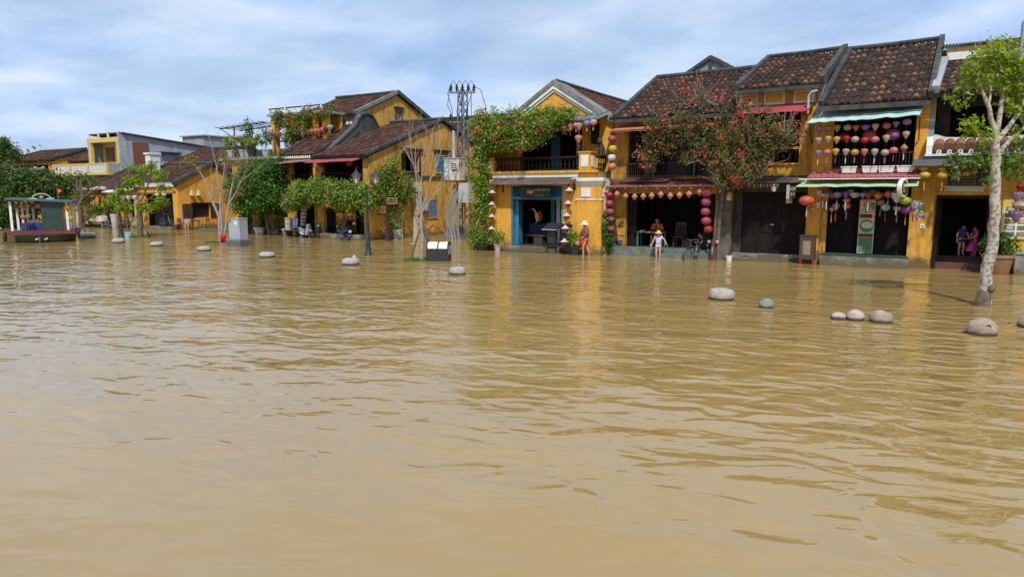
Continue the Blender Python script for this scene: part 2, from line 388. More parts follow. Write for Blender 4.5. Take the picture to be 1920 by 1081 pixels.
def awning(T, name, a, b, c, d, mat, t=.03, rows=12, wob=.02, seed=0):
    """sheet from the wall edge a-b out to the free edge d-c, slightly wavy"""
    a, b, c, d = map(Vector, (a, b, c, d)); rng = random.Random(seed); m = MB(); top = []; N = rows
    w = [rng.uniform(-wob, wob) for _ in range(N+1)]
    for i in range(N+1):
        u = i/N; p = a.lerp(b, u); q = d.lerp(c, u)+Vector((0, 0, w[i])); top.append((p, p.lerp(q, .5)+Vector((0, 0, -.03+w[i]*.5)), q))
    dz = Vector((0, 0, t))
    for i in range(N):
        for k in range(2):
            A, B, D, E = top[i][k], top[i+1][k], top[i+1][k+1], top[i][k+1]
            m.q(A, E, D, B); m.q(A-dz, B-dz, D-dz, E-dz)
        m.q(top[i][2], top[i][2]-dz, top[i+1][2]-dz, top[i+1][2])
    for e in (0, N):
        for k in range(2): m.q(top[e][k], top[e][k+1], top[e][k+1]-dz, top[e][k]-dz)
    return m.build(name, mat, T)
def text(body, size, loc, mat, parent, rot=(R(90), 0, 0), align='CENTER', name='lettering', ext=.002):
    cu = bpy.data.curves.new('t', 'FONT'); cu.body = body; cu.size = size; cu.align_x = align; cu.align_y = 'CENTER'; cu.extrude = ext
    o = bpy.data.objects.new('t', cu); C.objects.link(o); bpy.context.view_layer.update()
    me = bpy.data.meshes.new_from_object(o.evaluated_get(bpy.context.evaluated_depsgraph_get()))
    bpy.data.objects.remove(o)
    me.name = name; me.materials.clear(); me.materials.append(mat)
    p = bpy.data.objects.new(name, me); C.objects.link(p); p.parent = parent
    p.location = Vector(loc)-WL[parent.name]; p.rotation_euler = rot
    return p
def panel_door(T, x0, x1, y, z0, z1, n, mat, name='door_leaf', rails=(.35, .62)):
    """n timber leaves side by side, each with raised stiles and sunk panels; y is the front face"""
    w = (x1-x0)/n
    for i in range(n):
        a, b = x0+i*w+.012, x0+(i+1)*w-.012; m = MB(); s = min(.09, w*.16)
        m.box(a, b, y+.035, y+.06, z0, z1)
        m.box(a, a+s, y, y+.034, z0, z1); m.box(b-s, b, y, y+.034, z0, z1)
        hs = [z0]+[z0+(z1-z0)*r for r in rails]+[z1-.1]
        for h in hs: m.box(a+s, b-s, y+.004, y+.034, h, h+.1)
        m.build(name, mat, T)
def baluster_mesh(h, r=.045):
    m = MB(); m.lathe([(r*.9, 0), (r*.9, h*.08), (r*.45, h*.12), (r*.95, h*.3), (r*1.0, h*.4), (r*.5, h*.62), (r*.4, h*.7), (r*.75, h*.78), (r*.45, h*.84), (r*.8, h*.92), (r*.8, h)], n=8)
    return m.mesh('baluster', smooth=True)

# ---------------------------------------------------------------- leaves, branches
def leaf_cloud(name, mat, parent, clumps, size, seed=0, up=.35, kind=None, aspect=.5, shell=.55, sub=22):
    """clumps: (x,y,z, rx,ry,rz, leaves). Leaves gather in small tufts through each clump's volume."""
    rng = np.random.default_rng(seed); VV = []; 
    for (cx, cy, cz, rx, ry, rz, n) in clumps:
        nt_ = max(1, int(n/sub)); d = rng.normal(size=(nt_, 3)); d /= np.linalg.norm(d, axis=1)[:, None]
        rad = shell+(1-shell)*rng.random((nt_, 1))**.7; rad *= rng.uniform(.78, 1.14, (nt_, 1))
        tc = d*rad*np.array([rx, ry, rz])+np.array([cx, cy, cz])
        k = int(math.ceil(n/nt_)); tr = .16*(rx*ry*rz)**(1/3)+size*.9
        pos = np.repeat(tc, k, 0)+rng.normal(size=(nt_*k, 3))*tr*.55
        out = np.repeat(d, k, 0)
        nrm = out*.5+rng.normal(size=pos.shape)*.6+np.array([0, 0, up]); nrm /= np.linalg.norm(nrm, axis=1)[:, None]
        t = rng.normal(size=pos.shape)+np.array([0, 0, -.5]); t -= nrm*(t*nrm).sum(1)[:, None]; t /= np.linalg.norm(t, axis=1)[:, None]
        b = np.cross(nrm, t); s = size*rng.uniform(.6, 1.3, (len(pos), 1))
        q = np.stack([pos-t*s*.5, pos+b*s*aspect*.5+nrm*s*.08, pos+t*s*.5, pos-b*s*aspect*.5+nrm*s*.08], 1)
        VV.append(q.reshape(-1, 3))
    V = np.concatenate(VV); nf = len(V)//4
    off = np.array(WL[parent.name]) if parent is not None else np.zeros(3)
    me = bpy.data.meshes.new(name); me.vertices.add(len(V)); me.vertices.foreach_set('co', (V-off).astype(np.float32).ravel())
    me.loops.add(nf*4); me.loops.foreach_set('vertex_index', np.arange(nf*4, dtype=np.int32))
    me.polygons.add(nf); me.polygons.foreach_set('loop_start', np.arange(0, nf*4, 4, dtype=np.int32)); me.polygons.foreach_set('loop_total', np.full(nf, 4, np.int32))
    me.update(calc_edges=True); me.materials.append(mat)
    o = bpy.data.objects.new(name, me); _link(o, parent)
    if kind: o['kind'] = kind
    return o
def grow(mb, p, d, r, length, depth, rng, tips, spread=.5, up=.25, n=7, seg=4, kids=(2, 3), shrink=.68):
    p = Vector(p); d = Vector(d).normalized(); pts = [p.copy()]; rs = [r]; L = length/seg
    for i in range(seg):
        d = (d+Vector((rng.uniform(-1, 1), rng.uniform(-1, 1), rng.uniform(-.6, .8)))*.13+Vector((0, 0, up*.08))).normalized()
        p = p+d*L; pts.append(p.copy()); rs.append(r*(1-.42*(i+1)/seg))
    mb.tube(pts, rs, n)
    if depth == 0: tips.append(p); return
    for k in range(rng.randint(*kids)):
        ax = Vector((rng.uniform(-1, 1), rng.uniform(-1, 1), rng.uniform(-.3, .6)))
        nd = (d+ax*spread+Vector((0, 0, up))).normalized(); st = pts[-1] if k < 2 else pts[-2]
        grow(mb, st, nd, rs[-1]*.8, length*shrink*rng.uniform(.8, 1.15), depth-1, rng, tips, spread, up, max(4, n-1), seg, kids, shrink)
    tips.append(pts[2])
LEAF_V = leafmat('leaf_vine', [(.065, .14, .016), (.12, .25, .025), (.19, .34, .035), (.27, .37, .05), (.33, .31, .08)])
LEAF_D = leafmat('leaf_dense', [(.03, .085, .012), (.05, .13, .018), (.085, .20, .025), (.12, .25, .03)])
LEAF_Y = leafmat('leaf_bright', [(.12, .21, .015), (.21, .33, .02), (.31, .42, .03), (.40, .45, .04)], .45)
LEAF_B = leafmat('leaf_bougainvillea', [(.045, .065, .018), (.085, .115, .028), (.14, .16, .04), (.20, .17, .055), (.26, .15, .07)])
LEAF_F = leafmat('leaf_far', [(.035, .075, .014), (.055, .11, .018), (.09, .15, .025), (.12, .15, .04)])
FLO_P = leafmat('flower_peach', [(.50, .17, .09), (.55, .24, .13), (.45, .13, .10), (.5, .32, .16)], .4)
FLO_R = leafmat('flower_bougainvillea', [(.58, .03, .08), (.64, .09, .10), (.60, .16, .10), (.50, .17, .09)], .4)
BARK = P('bark_pale', (.46, .41, .34), (.16, .13, .10), 11, .9, .9, 22, rpos=(.45, .62))
BARKD = P('bark_dark', (.16, .125, .09), (.07, .055, .042), 7, .9, .6, 30)
BARKG = P('bark_grey', (.36, .31, .25), (.20, .17, .14), 7, .9, .5, 30)

# ---------------------------------------------------------------- lanterns
LPROF = {
 'round': [(.2, -.40), (.55, -.37), (.86, -.24), (1, 0), (.86, .24), (.55, .37), (.2, .40)],
 'ball':  [(.2, -.80), (.55, -.70), (.88, -.42), (1, 0), (.88, .42), (.55, .70), (.2, .80)],
 'diamond': [(.2, -1.05), (.42, -.8), (.8, -.3), (.98, -.05), (.98, .05), (.8, .3), (.42, .8), (.2, 1.05)],
 'garlic': [(.16, -1.25), (.3, -1.05), (.55, -.6), (.85, -.1), (1, .3), (.92, .6), (.6, .8), (.25, .88)],
 'cup':   [(.18, -.75), (.45, -.7), (.72, -.4), (.95, .0), (1.02, .3), (.8, .52), (.3, .6)],
 'top':   [(.15, -1.15), (.4, -.75), (.75, -.2), (1, .35), (.98, .5), (.3, .55)],
}
LMESH = {}
def cloth(name, c, pat=None, scale=14):
    k = 'lantern_'+name
    if k in MATS: return MATS[k]
    m, nt, b = mat_base(k); tc = _n(nt, 'ShaderNodeTexCoord').outputs['Object']
    col = _mix(nt, _ramp(nt, _noise(nt, tc, 3, 2), .3, .7), c, tuple(x*.8 for x in c))
    if pat:
        col = _mix(nt, _ramp(nt, _noise(nt, tc, scale, 2, .5, 1.2), .50, .56), col, pat)
    nt.links.new(col, b.inputs['Base Color']); b.inputs['Roughness'].default_value = .5
    t = _n(nt, 'ShaderNodeBsdfTranslucent'); nt.links.new(col, t.inputs[0]); mx = _n(nt, 'ShaderNodeMixShader'); mx.inputs[0].default_value = .25
    nt.links.new(b.outputs[0], mx.inputs[1]); nt.links.new(t.outputs[0], mx.inputs[2]); nt.links.new(mx.outputs[0], nt.nodes['Material Output'].inputs[0])
    MATS[k] = m; return m
COL = {'red': (.55, .02, .025), 'crimson': (.42, .03, .05), 'pink': (.60, .20, .22), 'magenta': (.42, .075, .13), 'peach': (.62, .25, .18), 'yellow': (.62, .50, .06),
 'orange': (.68, .24, .02), 'gold': (.68, .42, .14), 'cream': (.72, .65, .48), 'white': (.70, .69, .66), 'purple': (.27, .08, .32), 'violet': (.22, .16, .42), 'blue': (.07, .12, .36),
 'green': (.12, .28, .07), 'teal': (.06, .28, .26), 'mint': (.32, .58, .50), 'grey': (.50, .50, .53), 'olive': (.34, .34, .10), 'brown': (.42, .20, .11), 'lilac': (.36, .28, .42), 'lime': (.36, .44, .03), 'coral': (.66, .12, .09)}
PATS = {'purple': (.5, .4, .55), 'cream': (.12, .08, .10), 'white': (.30, .06, .12), 'blue': (.45, .5, .6), 'olive': (.5, .48, .3), 'red': (.6, .3, .2), 'grey': (.5, .2, .2), 'lilac': (.6, .55, .6), 'gold': (.40, .15, .04), 'peach': (.68, .40, .30), 'violet': (.3, .25, .5)}
def lantern(loc, shape, r, col, label, group, pat=False, tassel=None, tl=.22, z_stretch=1.0, cat='lantern'):
    """cloth lantern hung by its top: body with ribs, wooden caps, optional tassel"""
    T = thing('lantern', label, cat, loc, 0, group)
    key = (shape, col, pat, round(z_stretch, 1))
    if key not in LMESH:
        m = MB().lathe([(a, b*z_stretch) for a, b in LPROF[shape]], n=20, rib=.09)
        me = m.mesh('lantern_body', smooth=True); me.materials.append(cloth(col+('_p' if pat else ''), COL[col], PATS.get(col, (.6, .55, .45)) if pat else None))
        LMESH[key] = me
    def add(name, me, s, z):
        o = bpy.data.objects.new(name, me); C.objects.link(o); o.parent = T; o.scale = (s, s, s); o.location = (0, 0, z); return o
    add('body', LMESH[key], r, 0).rotation_euler = (0, 0, random.Random(str(loc)).uniform(0, 1))
    zt = LPROF[shape][-1][1]*z_stretch; zb = LPROF[shape][0][1]*z_stretch
    if 'cap' not in LMESH:
        me = MB().lathe([(.24, -.07), (.24, .05), (.06, .06), (.03, .42)], n=8).mesh('cap'); me.materials.append(DARKW); LMESH['cap'] = me
        me = MB().lathe([(.2, .06), (.2, -.08)], n=8).mesh('base_ring'); me.materials.append(DARKW); LMESH['ring'] = me
    add('cap', LMESH['cap'], r, zt*r); add('base_ring', LMESH['ring'], r, zb*r)
    if tassel:
        kk = ('tas', tassel, round(tl, 2))
        if kk not in LMESH:
            me = MB().tube([(0, 0, 0), (0, 0, -.35*tl)], .008, 5).tube([(0, 0, -.3*tl), (0, 0, -.4*tl), (0, 0, -tl)], [.012, .024, .02], 6).mesh('tassel'); me.materials.append(cloth('t_'+tassel, COL[tassel])); LMESH[kk] = me
        add('tassel', LMESH[kk], 1, zb*r)
    return T
def cord(pts, holder, r=.008):
    return MB().tube(pts, r, 5).build('cord', IRON, holder)      # the cord a lantern hangs on, part of that lantern
ORD = ['first', 'second', 'third', 'fourth', 'fifth', 'sixth', 'seventh', 'eighth', 'ninth', 'tenth', 'eleventh', 'twelfth', 'thirteenth', 'fourteenth', 'fifteenth', 'sixteenth']
# ================================================================ H: yellow gabled cafe with the balcony
def build_cafe():
    T = thing('gabled_house', 'two-storey yellow house with white-trimmed gable, balcony and dark awning over a blue doorway', 'house', (-16.6, 30.3, 0))
    gz = lambda x: 8.42-abs(x+16.58)*.635
    MB().wall('x', 30.3, 30.55, -19.7, -13.5, -.14, 3.9, [(-18.27, -15.29, -.14, 3.3)]).build('front_wall', YEL, T)
    MB().wall('x', 31.8, 32.05, -19.7, -13.5, 3.9, gz, [(-18.6, -15.0, 4.02, 6.15)], brk=(-16.58,)).build('upper_wall', YEL, T)
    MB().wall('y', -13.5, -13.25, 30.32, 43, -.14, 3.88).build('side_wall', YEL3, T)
    MB().wall('y', -13.502, -13.26, 31.78, 43, 3.88, 6.42).build('upper_side_wall', YEL2, T)
    MB().wall('y', -19.95, -19.7, 30.32, 43, -.14, 6.4).build('far_side_wall', YEL2, T)
    MB().wall('x', 42.8, 43, -19.7, -13.5, -.14, gz, brk=(-16.58,)).build('rear_wall', YEL2, T)
    MB().box(-19.69, -13.51, 30.34, 42.8, 3.72, 3.98).build('upper_floor', CONC, T)
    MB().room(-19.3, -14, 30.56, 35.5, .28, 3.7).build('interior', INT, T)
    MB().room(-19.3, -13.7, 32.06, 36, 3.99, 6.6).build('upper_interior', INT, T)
    # corner column, pilaster, capitals, plaques
    col = MB().box(-14.5, -13.501, 30.2, 30.298, -.14, 3.28).box(-13.5, -13.2, 30.2, 31.0, -.14, 3.28).build('corner_column', YEL, T)
    m = MB()
    for i, (e, z0, z1) in enumerate([(.03, 2.62, 2.68), (.02, 3.28, 3.36), (.07, 3.36, 3.44), (.12, 3.44, 3.52), (.17, 3.52, 3.68)]):
        m.box(-14.5-e, -13.2+e, 30.2-e, 31.0+e, z0, z1)
    m.build('capital', WHITE, T)
    MB().box(-14.25, -13.75, 30.16, 30.2, 2.78, 3.2).build('plaque', WPAINT, col); MB().box(-13.2, -13.16, 30.35, 30.85, 2.78, 3.2).build('plaque', WPAINT, col)
    pil = MB().box(-19.72, -19.12, 30.2, 30.3, -.14, 3.3).build('pilaster', YEL, T)
    m = MB()
    for e, z0, z1 in [(.02, 3.3, 3.38), (.08, 3.38, 3.46), (.14, 3.46, 3.62)]: m.box(-19.72-e, -19.12+e, 30.2-e, 30.5, z0, z1)
    m.build('capital', WHITE, T)
    MB().box(-19.6, -19.24, 30.16, 30.2, 2.75, 3.2).build('plaque', WPAINT, pil)
    MB().box(-19.3, -14.45, 30.17, 30.3, 3.72, 3.92).build('cornice', WHITE, T)
    MB().box(-19.8, -13.4, 30.1, 30.3, 3.925, 4.04).build('balcony_ledge', YEL, T)
    # balustrade
    rail = MB().box(-19.2, -14.35, 30.2, 30.36, 4.62, 4.73).box(-19.2, -14.35, 30.22, 30.34, 4.05, 4.12).build('balustrade', DARKW, T)
    bm = baluster_mesh(.5, .055); bm.materials.append(DARKW)
    for i in range(21): inst('baluster', bm, rail, Matrix.Translation((-19.05+i*.228, 30.28, 4.12)))
    for i in range(4): inst('baluster', bm, rail, Matrix.Translation((-13.6, 30.75+i*.26, 4.12)))
    MB().box(-13.68, -13.52, 30.62, 31.78, 4.62, 4.73).build('side_rail', DARKW, rail)
    for (a, b, h) in ((-19.75, -19.2, 4.68), (-14.35, -13.75, 4.86)):
        p = MB().box(a, b, 30.1, 30.62, 4.045, h).box(a-.05, b+.05, 30.05, 30.67, h, h+.05).build('balcony_post', YEL, T)
        MB().box(a+.12, b-.12, 30.07, 30.1, 4.2, h-.12).build('plaque', WPAINT, p)
    MB().box(-13.75, -13.72, 30.2, 30.5, 4.2, 4.7).build('plaque', WPAINT, p)
    # gable trim, roof
    tr = MB()
    for s in (-1, 1):
        x1 = -16.58+s*2.45
        tr.prism([(-16.58, gz(-16.58)), (x1, gz(x1)), (x1, gz(x1)-.2), (-16.58, gz(-16.58)-.24)], 'y', 31.66, 31.8)
        tr.prism([(-16.58, gz(-16.58)-.3), (x1-s*.1, gz(x1)-.2), (x1-s*.1, gz(x1)-.26), (-16.58, gz(-16.58)-.37)], 'y', 31.72, 31.8)
    tr.build('gable_trim', WHITE, T)
    for s in (-1, 1):
        xe = -16.58+s*3.45; ze = gz(xe)
        if s > 0: tiled_roof(T, (xe, 33.0, ze+.05), (xe, 43.1, ze+.05), (-16.58, 33.0, 8.47), (-16.58, 43.1, 8.47), .26, 7, False, 5)
        else: tiled_roof(T, (xe, 43.1, ze+.05), (xe, 33.0, ze+.05), (-16.58, 43.1, 8.47), (-16.58, 33.0, 8.47), .26, 7, False, 6)
        MB().prism([(-16.58, 8.62), (xe, ze+.2), (xe, ze-.02), (-16.58, 8.4)], 'y', 31.6, 33.02).build('verge_coping', COPING, T)
    ridge(T, (-16.58, 32, 8.6), (-16.58, 43.1, 8.6), .12)
    # lean-to over the balcony
    GLS = P('green_sheet', (.20, .30, .25), (.10, .15, .12), 3, .4, .1)
    lt = MB().slab((-19.5, 30.15, 6.28), (-13.5, 30.15, 6.38), (-13.5, 31.66, 6.78), (-19.5, 31.66, 6.68), .03).build('balcony_roof', GLS, T)
    fr = MB()
    for i in range(9): x = -19.4+i*.73; fr.bar((x, 30.1, 6.36+.012*i), (x, 31.6, 6.78+.012*i), .04)
    fr.bar((-19.5, 30.12, 6.3), (-13.5, 30.12, 6.4), .06); fr.bar((-19.5, 30.8, 6.6), (-13.5, 30.8, 6.68), .04)
    fr.bar((-15.2, 30.12, 6.4), (-14.3, 30.9, 7.0), .04)
    fr.build('roof_frame', STEEL, lt)
    MB().prism([(-14.3, 5.35), (-14.1, 5.35), (-14.05, 6.3), (-14.3, 6.3)], 'y', 31.3, 31.8).build('roof_bracket', DARKW, T)
    # awning
    RUST = P('rusty_sheet', (.05, .036, .03), (.16, .10, .08), 1.6, .75, .4, 20)
    aw = MB()
    N = 44
    for i in range(N):
        x0 = -19.15+i*4.72/N; x1 = x0+4.72/N; z = .025*(i % 2); z1 = .025*((i+1) % 2)
        aw.q((x0, 29.5, 3.36+z), (x1, 29.5, 3.36+z1), (x1, 30.22, 3.70+z1), (x0, 30.22, 3.70+z)); aw.q((x0, 30.22, 3.68+z), (x1, 30.22, 3.68+z1), (x1, 29.5, 3.34+z1), (x0, 29.5, 3.34+z))
    aw = aw.build('awning', RUST, T)
    for x in (-18.75, -14.7): MB().prism([(30.25, 3.0), (30.3, 3.0), (30.3, 3.62), (29.6, 3.34), (29.6, 3.28), (30.25, 3.5)], 'x', x, x+.05).build('bracket', DARKW, aw)
    # doorway: blue frame, louvred transom, folded leaf
    fr = MB().box(-18.27, -18.17, 30.32, 30.5, .29, 3.3).box(-15.39, -15.29, 30.32, 30.5, .29, 3.3).box(-18.17, -15.39, 30.33, 30.5, 2.62, 2.78).build('door_frame', BLUE, T)
    for i in range(9): MB().slab((-18.15, 30.36, 2.82+i*.052), (-15.41, 30.36, 2.82+i*.052), (-15.41, 30.42, 2.86+i*.052), (-18.15, 30.42, 2.86+i*.052), .012).build('louvre', BLUE, fr)
    MB().box(-18.16, -18.1, 30.5, 31.2, .3, 2.6).box(-18.1, -17.95, 30.52, 30.57, .3, 2.6).build('door_leaf', BLUE, T)
    MB().box(-16.62, -16.42, 32.2, 32.35, .3, 2.6).build('inner_post', WPAINT, T); MB().box(-16.95, -16.72, 32.2, 32.3, .3, 2.6).build('inner_door', BLUE, T)
    for i in range(3): MB().box(-17.55+i*.95, -17.0+i*.95, 33.2+.1, 33.3+.1, 4.0, 6.0).build('upper_door_leaf', BLUE if i != 1 else DARKW, T)
    MB().box(-15.7, -15.45, 32.6, 32.66, 4.1, 5.6).build('upper_door_leaf', GREYP, T)
    MB().box(-18.3, -15.3, 29.85, 30.52, .06, .27).build('step', CONC, T); MB().box(-18.6, -15.0, 29.55, 30.3, -.14, .055).build('lower_step', P('wet_step', (.09, .075, .055)), T)
    return T
build_cafe()
def cafe_things():
    s = thing('signboard', 'black shop sign with yellow flower and white lettering hung in the blue doorway', 'sign', (-16.7, 30.1, 2.95))
    MB().prism([(-17.55, 2.68), (-15.8, 2.70), (-15.88, 3.24), (-17.7, 3.24)], 'y', 30.06, 30.1).build('board', P('sign_black', (.022, .024, .024), None, 4, .6, .05), s)
    WT = P('sign_white', (.6, .6, .58), None, 4, .6, 0); YT = P('sign_gold', (.62, .36, .06), None, 4, .6, 0)
    text('NGƯỜI HỘI PHỐ', .125, (-16.33, 30.05, 3.1), WT, s); text('COFFEE & RESTAURANT', .045, (-16.5, 30.05, 2.84), WT, s); text('NGƯỜI HỘI PHỐ', .05, (-17.33, 30.05, 3.13), YT, s)
    m = MB()
    for i, (dx, dz, r) in enumerate([(-.12, 0, .075), (-.02, .06, .06), (.02, -.05, .065), (.1, .03, .05), (.16, .0, .045)]):
        m.prism([(-16.98+dx+r*1.2*math.cos(a*math.pi/4), 3.0+dz+r*(.8+.3*(a % 2))*math.sin(a*math.pi/4)) for a in range(8)], 'y', 30.045, 30.06)
    m.build('flower_emblem', YT, s)
    # furniture seen through the door
    m = thing('bench', 'dark navy bench seat inside the cafe doorway', 'bench', (-17.6, 31.6, .28))
    NV = P('navy_cloth', (.03, .05, .10), None, 6, .8)
    MB().box(-18.05, -17.0, 31.3, 31.9, .7, .82).build('seat', NV, m); MB().box(-18.05, -17.0, 31.85, 31.97, .82, 1.35).build('backrest', NV, m)
    for x in (-18.0, -17.1): MB().box(x, x+.06, 31.35, 31.8, .29, .7).build('leg', DARKW, m)
    t = thing('coffee_table', 'brown box-shaped coffee table just inside the cafe doorway', 'table', (-16.9, 31.0, .28))
    MB().box(-17.3, -16.6, 30.75, 31.25, .74, .8).build('tabletop', BROWNW, t); MB().box(-17.2, -16.7, 30.8, 31.2, .29, .74).build('base', BROWNW, t)
    b = thing('serving_counter', 'dark counter with cups deep inside the cafe', 'counter', (-15.8, 33, .28))
    MB().box(-16.3, -14.6, 32.9, 33.5, .29, 1.1).build('body', DARKW, b); MB().box(-16.35, -14.55, 32.85, 33.55, 1.1, 1.15).build('top', BROWNW, b)
    d = thing('fish_ornament', 'yellow and dark red hanging fish ornament inside the cafe doorway', 'ornament', (-17.35, 31.3, 1.6))
    MB().prism([(-17.5+.25*math.sin(a*.5)+.12*math.cos(a*.9), 1.35+a*.1) for a in range(9)]+[(-17.32+.2*math.sin(a*.5), 1.4+a*.095) for a in range(8, -1, -1)], 'y', 31.25, 31.3).build('body', P('orn_yellow', (.6, .42, .1)), d)
    MB().ball((-17.12, 31.3, 1.75), .16, .06, .3).build('belly', P('orn_red', (.25, .02, .02)), d)
    # lecterns / boards outside
    m = thing('menu_stand', 'black sloping menu stand beside the cafe doorway', 'stand', (-15.6, 29.75, 0))
    MB().slab((-16.0, 29.5, 1.22), (-15.2, 29.5, 1.22), (-15.1, 29.95, 1.5), (-15.9, 29.95, 1.5), .06).build('board', P('stand_black', (.03, .032, .036), None, 5, .4), m)
    MB().box(-15.8, -15.35, 29.66, 29.86, .5, 1.25).build('column', IRON, m)
    for x in (-15.85, -15.35): MB().bar((x+.05, 29.75, .55), (x-.02, 29.6, -.13), .05).build('leg', IRON, m)
    MB().box(-15.99, -15.21, 29.44, 29.5, 1.18, 1.2).build('ledge', WPAINT, m)
    m = thing('pavement_sign', 'black folding sign with red and white lettering standing under the right lantern string', 'sign', (-14.85, 29.9, 0))
    bd = MB().slab((-15.2, 29.85, .3), (-14.6, 29.85, .3), (-14.6, 30.0, 1.45), (-15.2, 30.0, 1.45), .03).build('board', P('chalk_black', (.02, .02, .02), None, 4, .7), m)
    for x in (-15.17, -14.63): MB().bar((x, 29.85, .3), (x-.05, 29.75, -.13), .04).build('leg', IRON, m)
    rt = (R(82.6), 0, 0)
    text('HAPPY\nHOUR', .15, (-14.9, 29.915, 1.15), WT, bd, rt); text('BUY 1', .13, (-14.9, 29.885, .82), P('sign_red', (.6, .05, .05), None, 4, .6, 0), bd, rt); text('GET 1', .12, (-14.9, 29.86, .6), WT, bd, rt)
cafe_things()
# conical lanterns on the two door strings
def cone_lantern(loc, label, group, s=.235):
    T = thing('lantern', label, 'lantern', loc, 0, group)
    if 'coneT' not in LMESH:
        me = MB().lathe([(1, 0), (.55, .36), (.12, .78), (.02, .82)], n=12, rib=.03).mesh('top_shade', smooth=False); me.materials.append(cloth('cone_top', (.82, .70, .66), (.70, .32, .30), 5)); LMESH['coneT'] = me
        me = MB().lathe([(.02, -.84), (.12, -.8), (.55, -.42), (.97, -.02)], n=12, rib=.03).mesh('lower_shade'); me.materials.append(cloth('cone_low', (.55, .085, .06))); LMESH['coneL'] = me
        me = MB().lathe([(1.0, -.02), (1.04, 0), (1.0, .02)], n=12).mesh('rim'); me.materials.append(cloth('cone_rim', (.75, .7, .66))); LMESH['coneR'] = me
    for n, k in (('top_shade', 'coneT'), ('lower_shade', 'coneL'), ('rim', 'coneR')):
        o = bpy.data.objects.new(n, LMESH[k]); C.objects.link(o); o.parent = T; o.scale = (s,)*3
    return T
for side, pts in (('left', [(-18.9, 2.96), (-18.93, 2.37), (-18.93, 1.75), (-18.95, 1.13), (-18.96, .55)]), ('right', [(-14.55, 3.06), (-14.6, 2.45), (-14.67, 1.87), (-14.74, 1.27), (-14.78, .63)])):
    for i, (x, z) in enumerate(pts):
        LT = cone_lantern((x, 29.5, z), '%s from top of the red and white cone lanterns hanging %s of the cafe doorway' % (ORD[i], side), 'cone lanterns at the cafe door', .21 if side == 'right' else .19)
    cord([(pts[0][0], 29.52, 3.4)]+[(x, 29.5, z) for x, z in pts], LT)
_hl = [('ball', .19, 'peach', -15.58, 6.02), ('round', .22, 'grey', -15.19, 6.12), ('garlic', .17, 'peach', -14.8, 6.08), ('ball', .14, 'grey', -14.5, 6.15), ('garlic', .18, 'pink', -14.35, 6.09), ('ball', .18, 'violet', -13.94, 6.2), ('ball', .18, 'peach', -13.61, 6.23), ('garlic', .18, 'peach', -14.37, 5.52)]
for i, (s, r, c, x, z) in enumerate(_hl):
    LT = lantern((x, 30.05, z), s, r, c, ('%s patterned lantern, %s from left under the cafe balcony roof' % (c, ORD[i])) if i < 7 else 'peach lantern hanging lowest under the cafe balcony roof', 'lanterns under the cafe balcony roof', True, 'crimson' if i in (0, 2, 4, 7) else 'cream')
cord([(-14.36, 30.05, 6.4), (-14.37, 30.05, 5.5)], LT)
def lion():
    T = thing('lion_statue', 'small dark stone lion sitting on the cafe balcony corner rail', 'statue', (-13.6, 30.95, 4.73)); S = P('dark_stone', (.06, .06, .045), (.03, .03, .025), 9, .85, .5)
    MB().box(-13.78, -13.42, 30.7, 31.2, 4.73, 4.8).build('plinth', S, T)
    MB().tube([(-13.6, 31.1, 4.8), (-13.6, 31.05, 5.0), (-13.6, 30.95, 5.2), (-13.6, 30.88, 5.32)], [.16, .17, .14, .1], 10).build('body', S, T, smooth=True)
    h = MB().ball((-13.6, 30.83, 5.42), .13, .13, .14).ball((-13.6, 30.72, 5.38), .07, .07, .06).build('head', S, T, smooth=True)
    for x in (-13.69, -13.51): MB().ball((x, 30.85, 5.54), .04).build('ear', S, h)
    for x in (-13.68, -13.52): MB().tube([(x, 30.9, 5.15), (x, 30.8, 4.95), (x, 30.78, 4.8)], [.06, .045, .05], 7).build('leg', S, T)
lion()

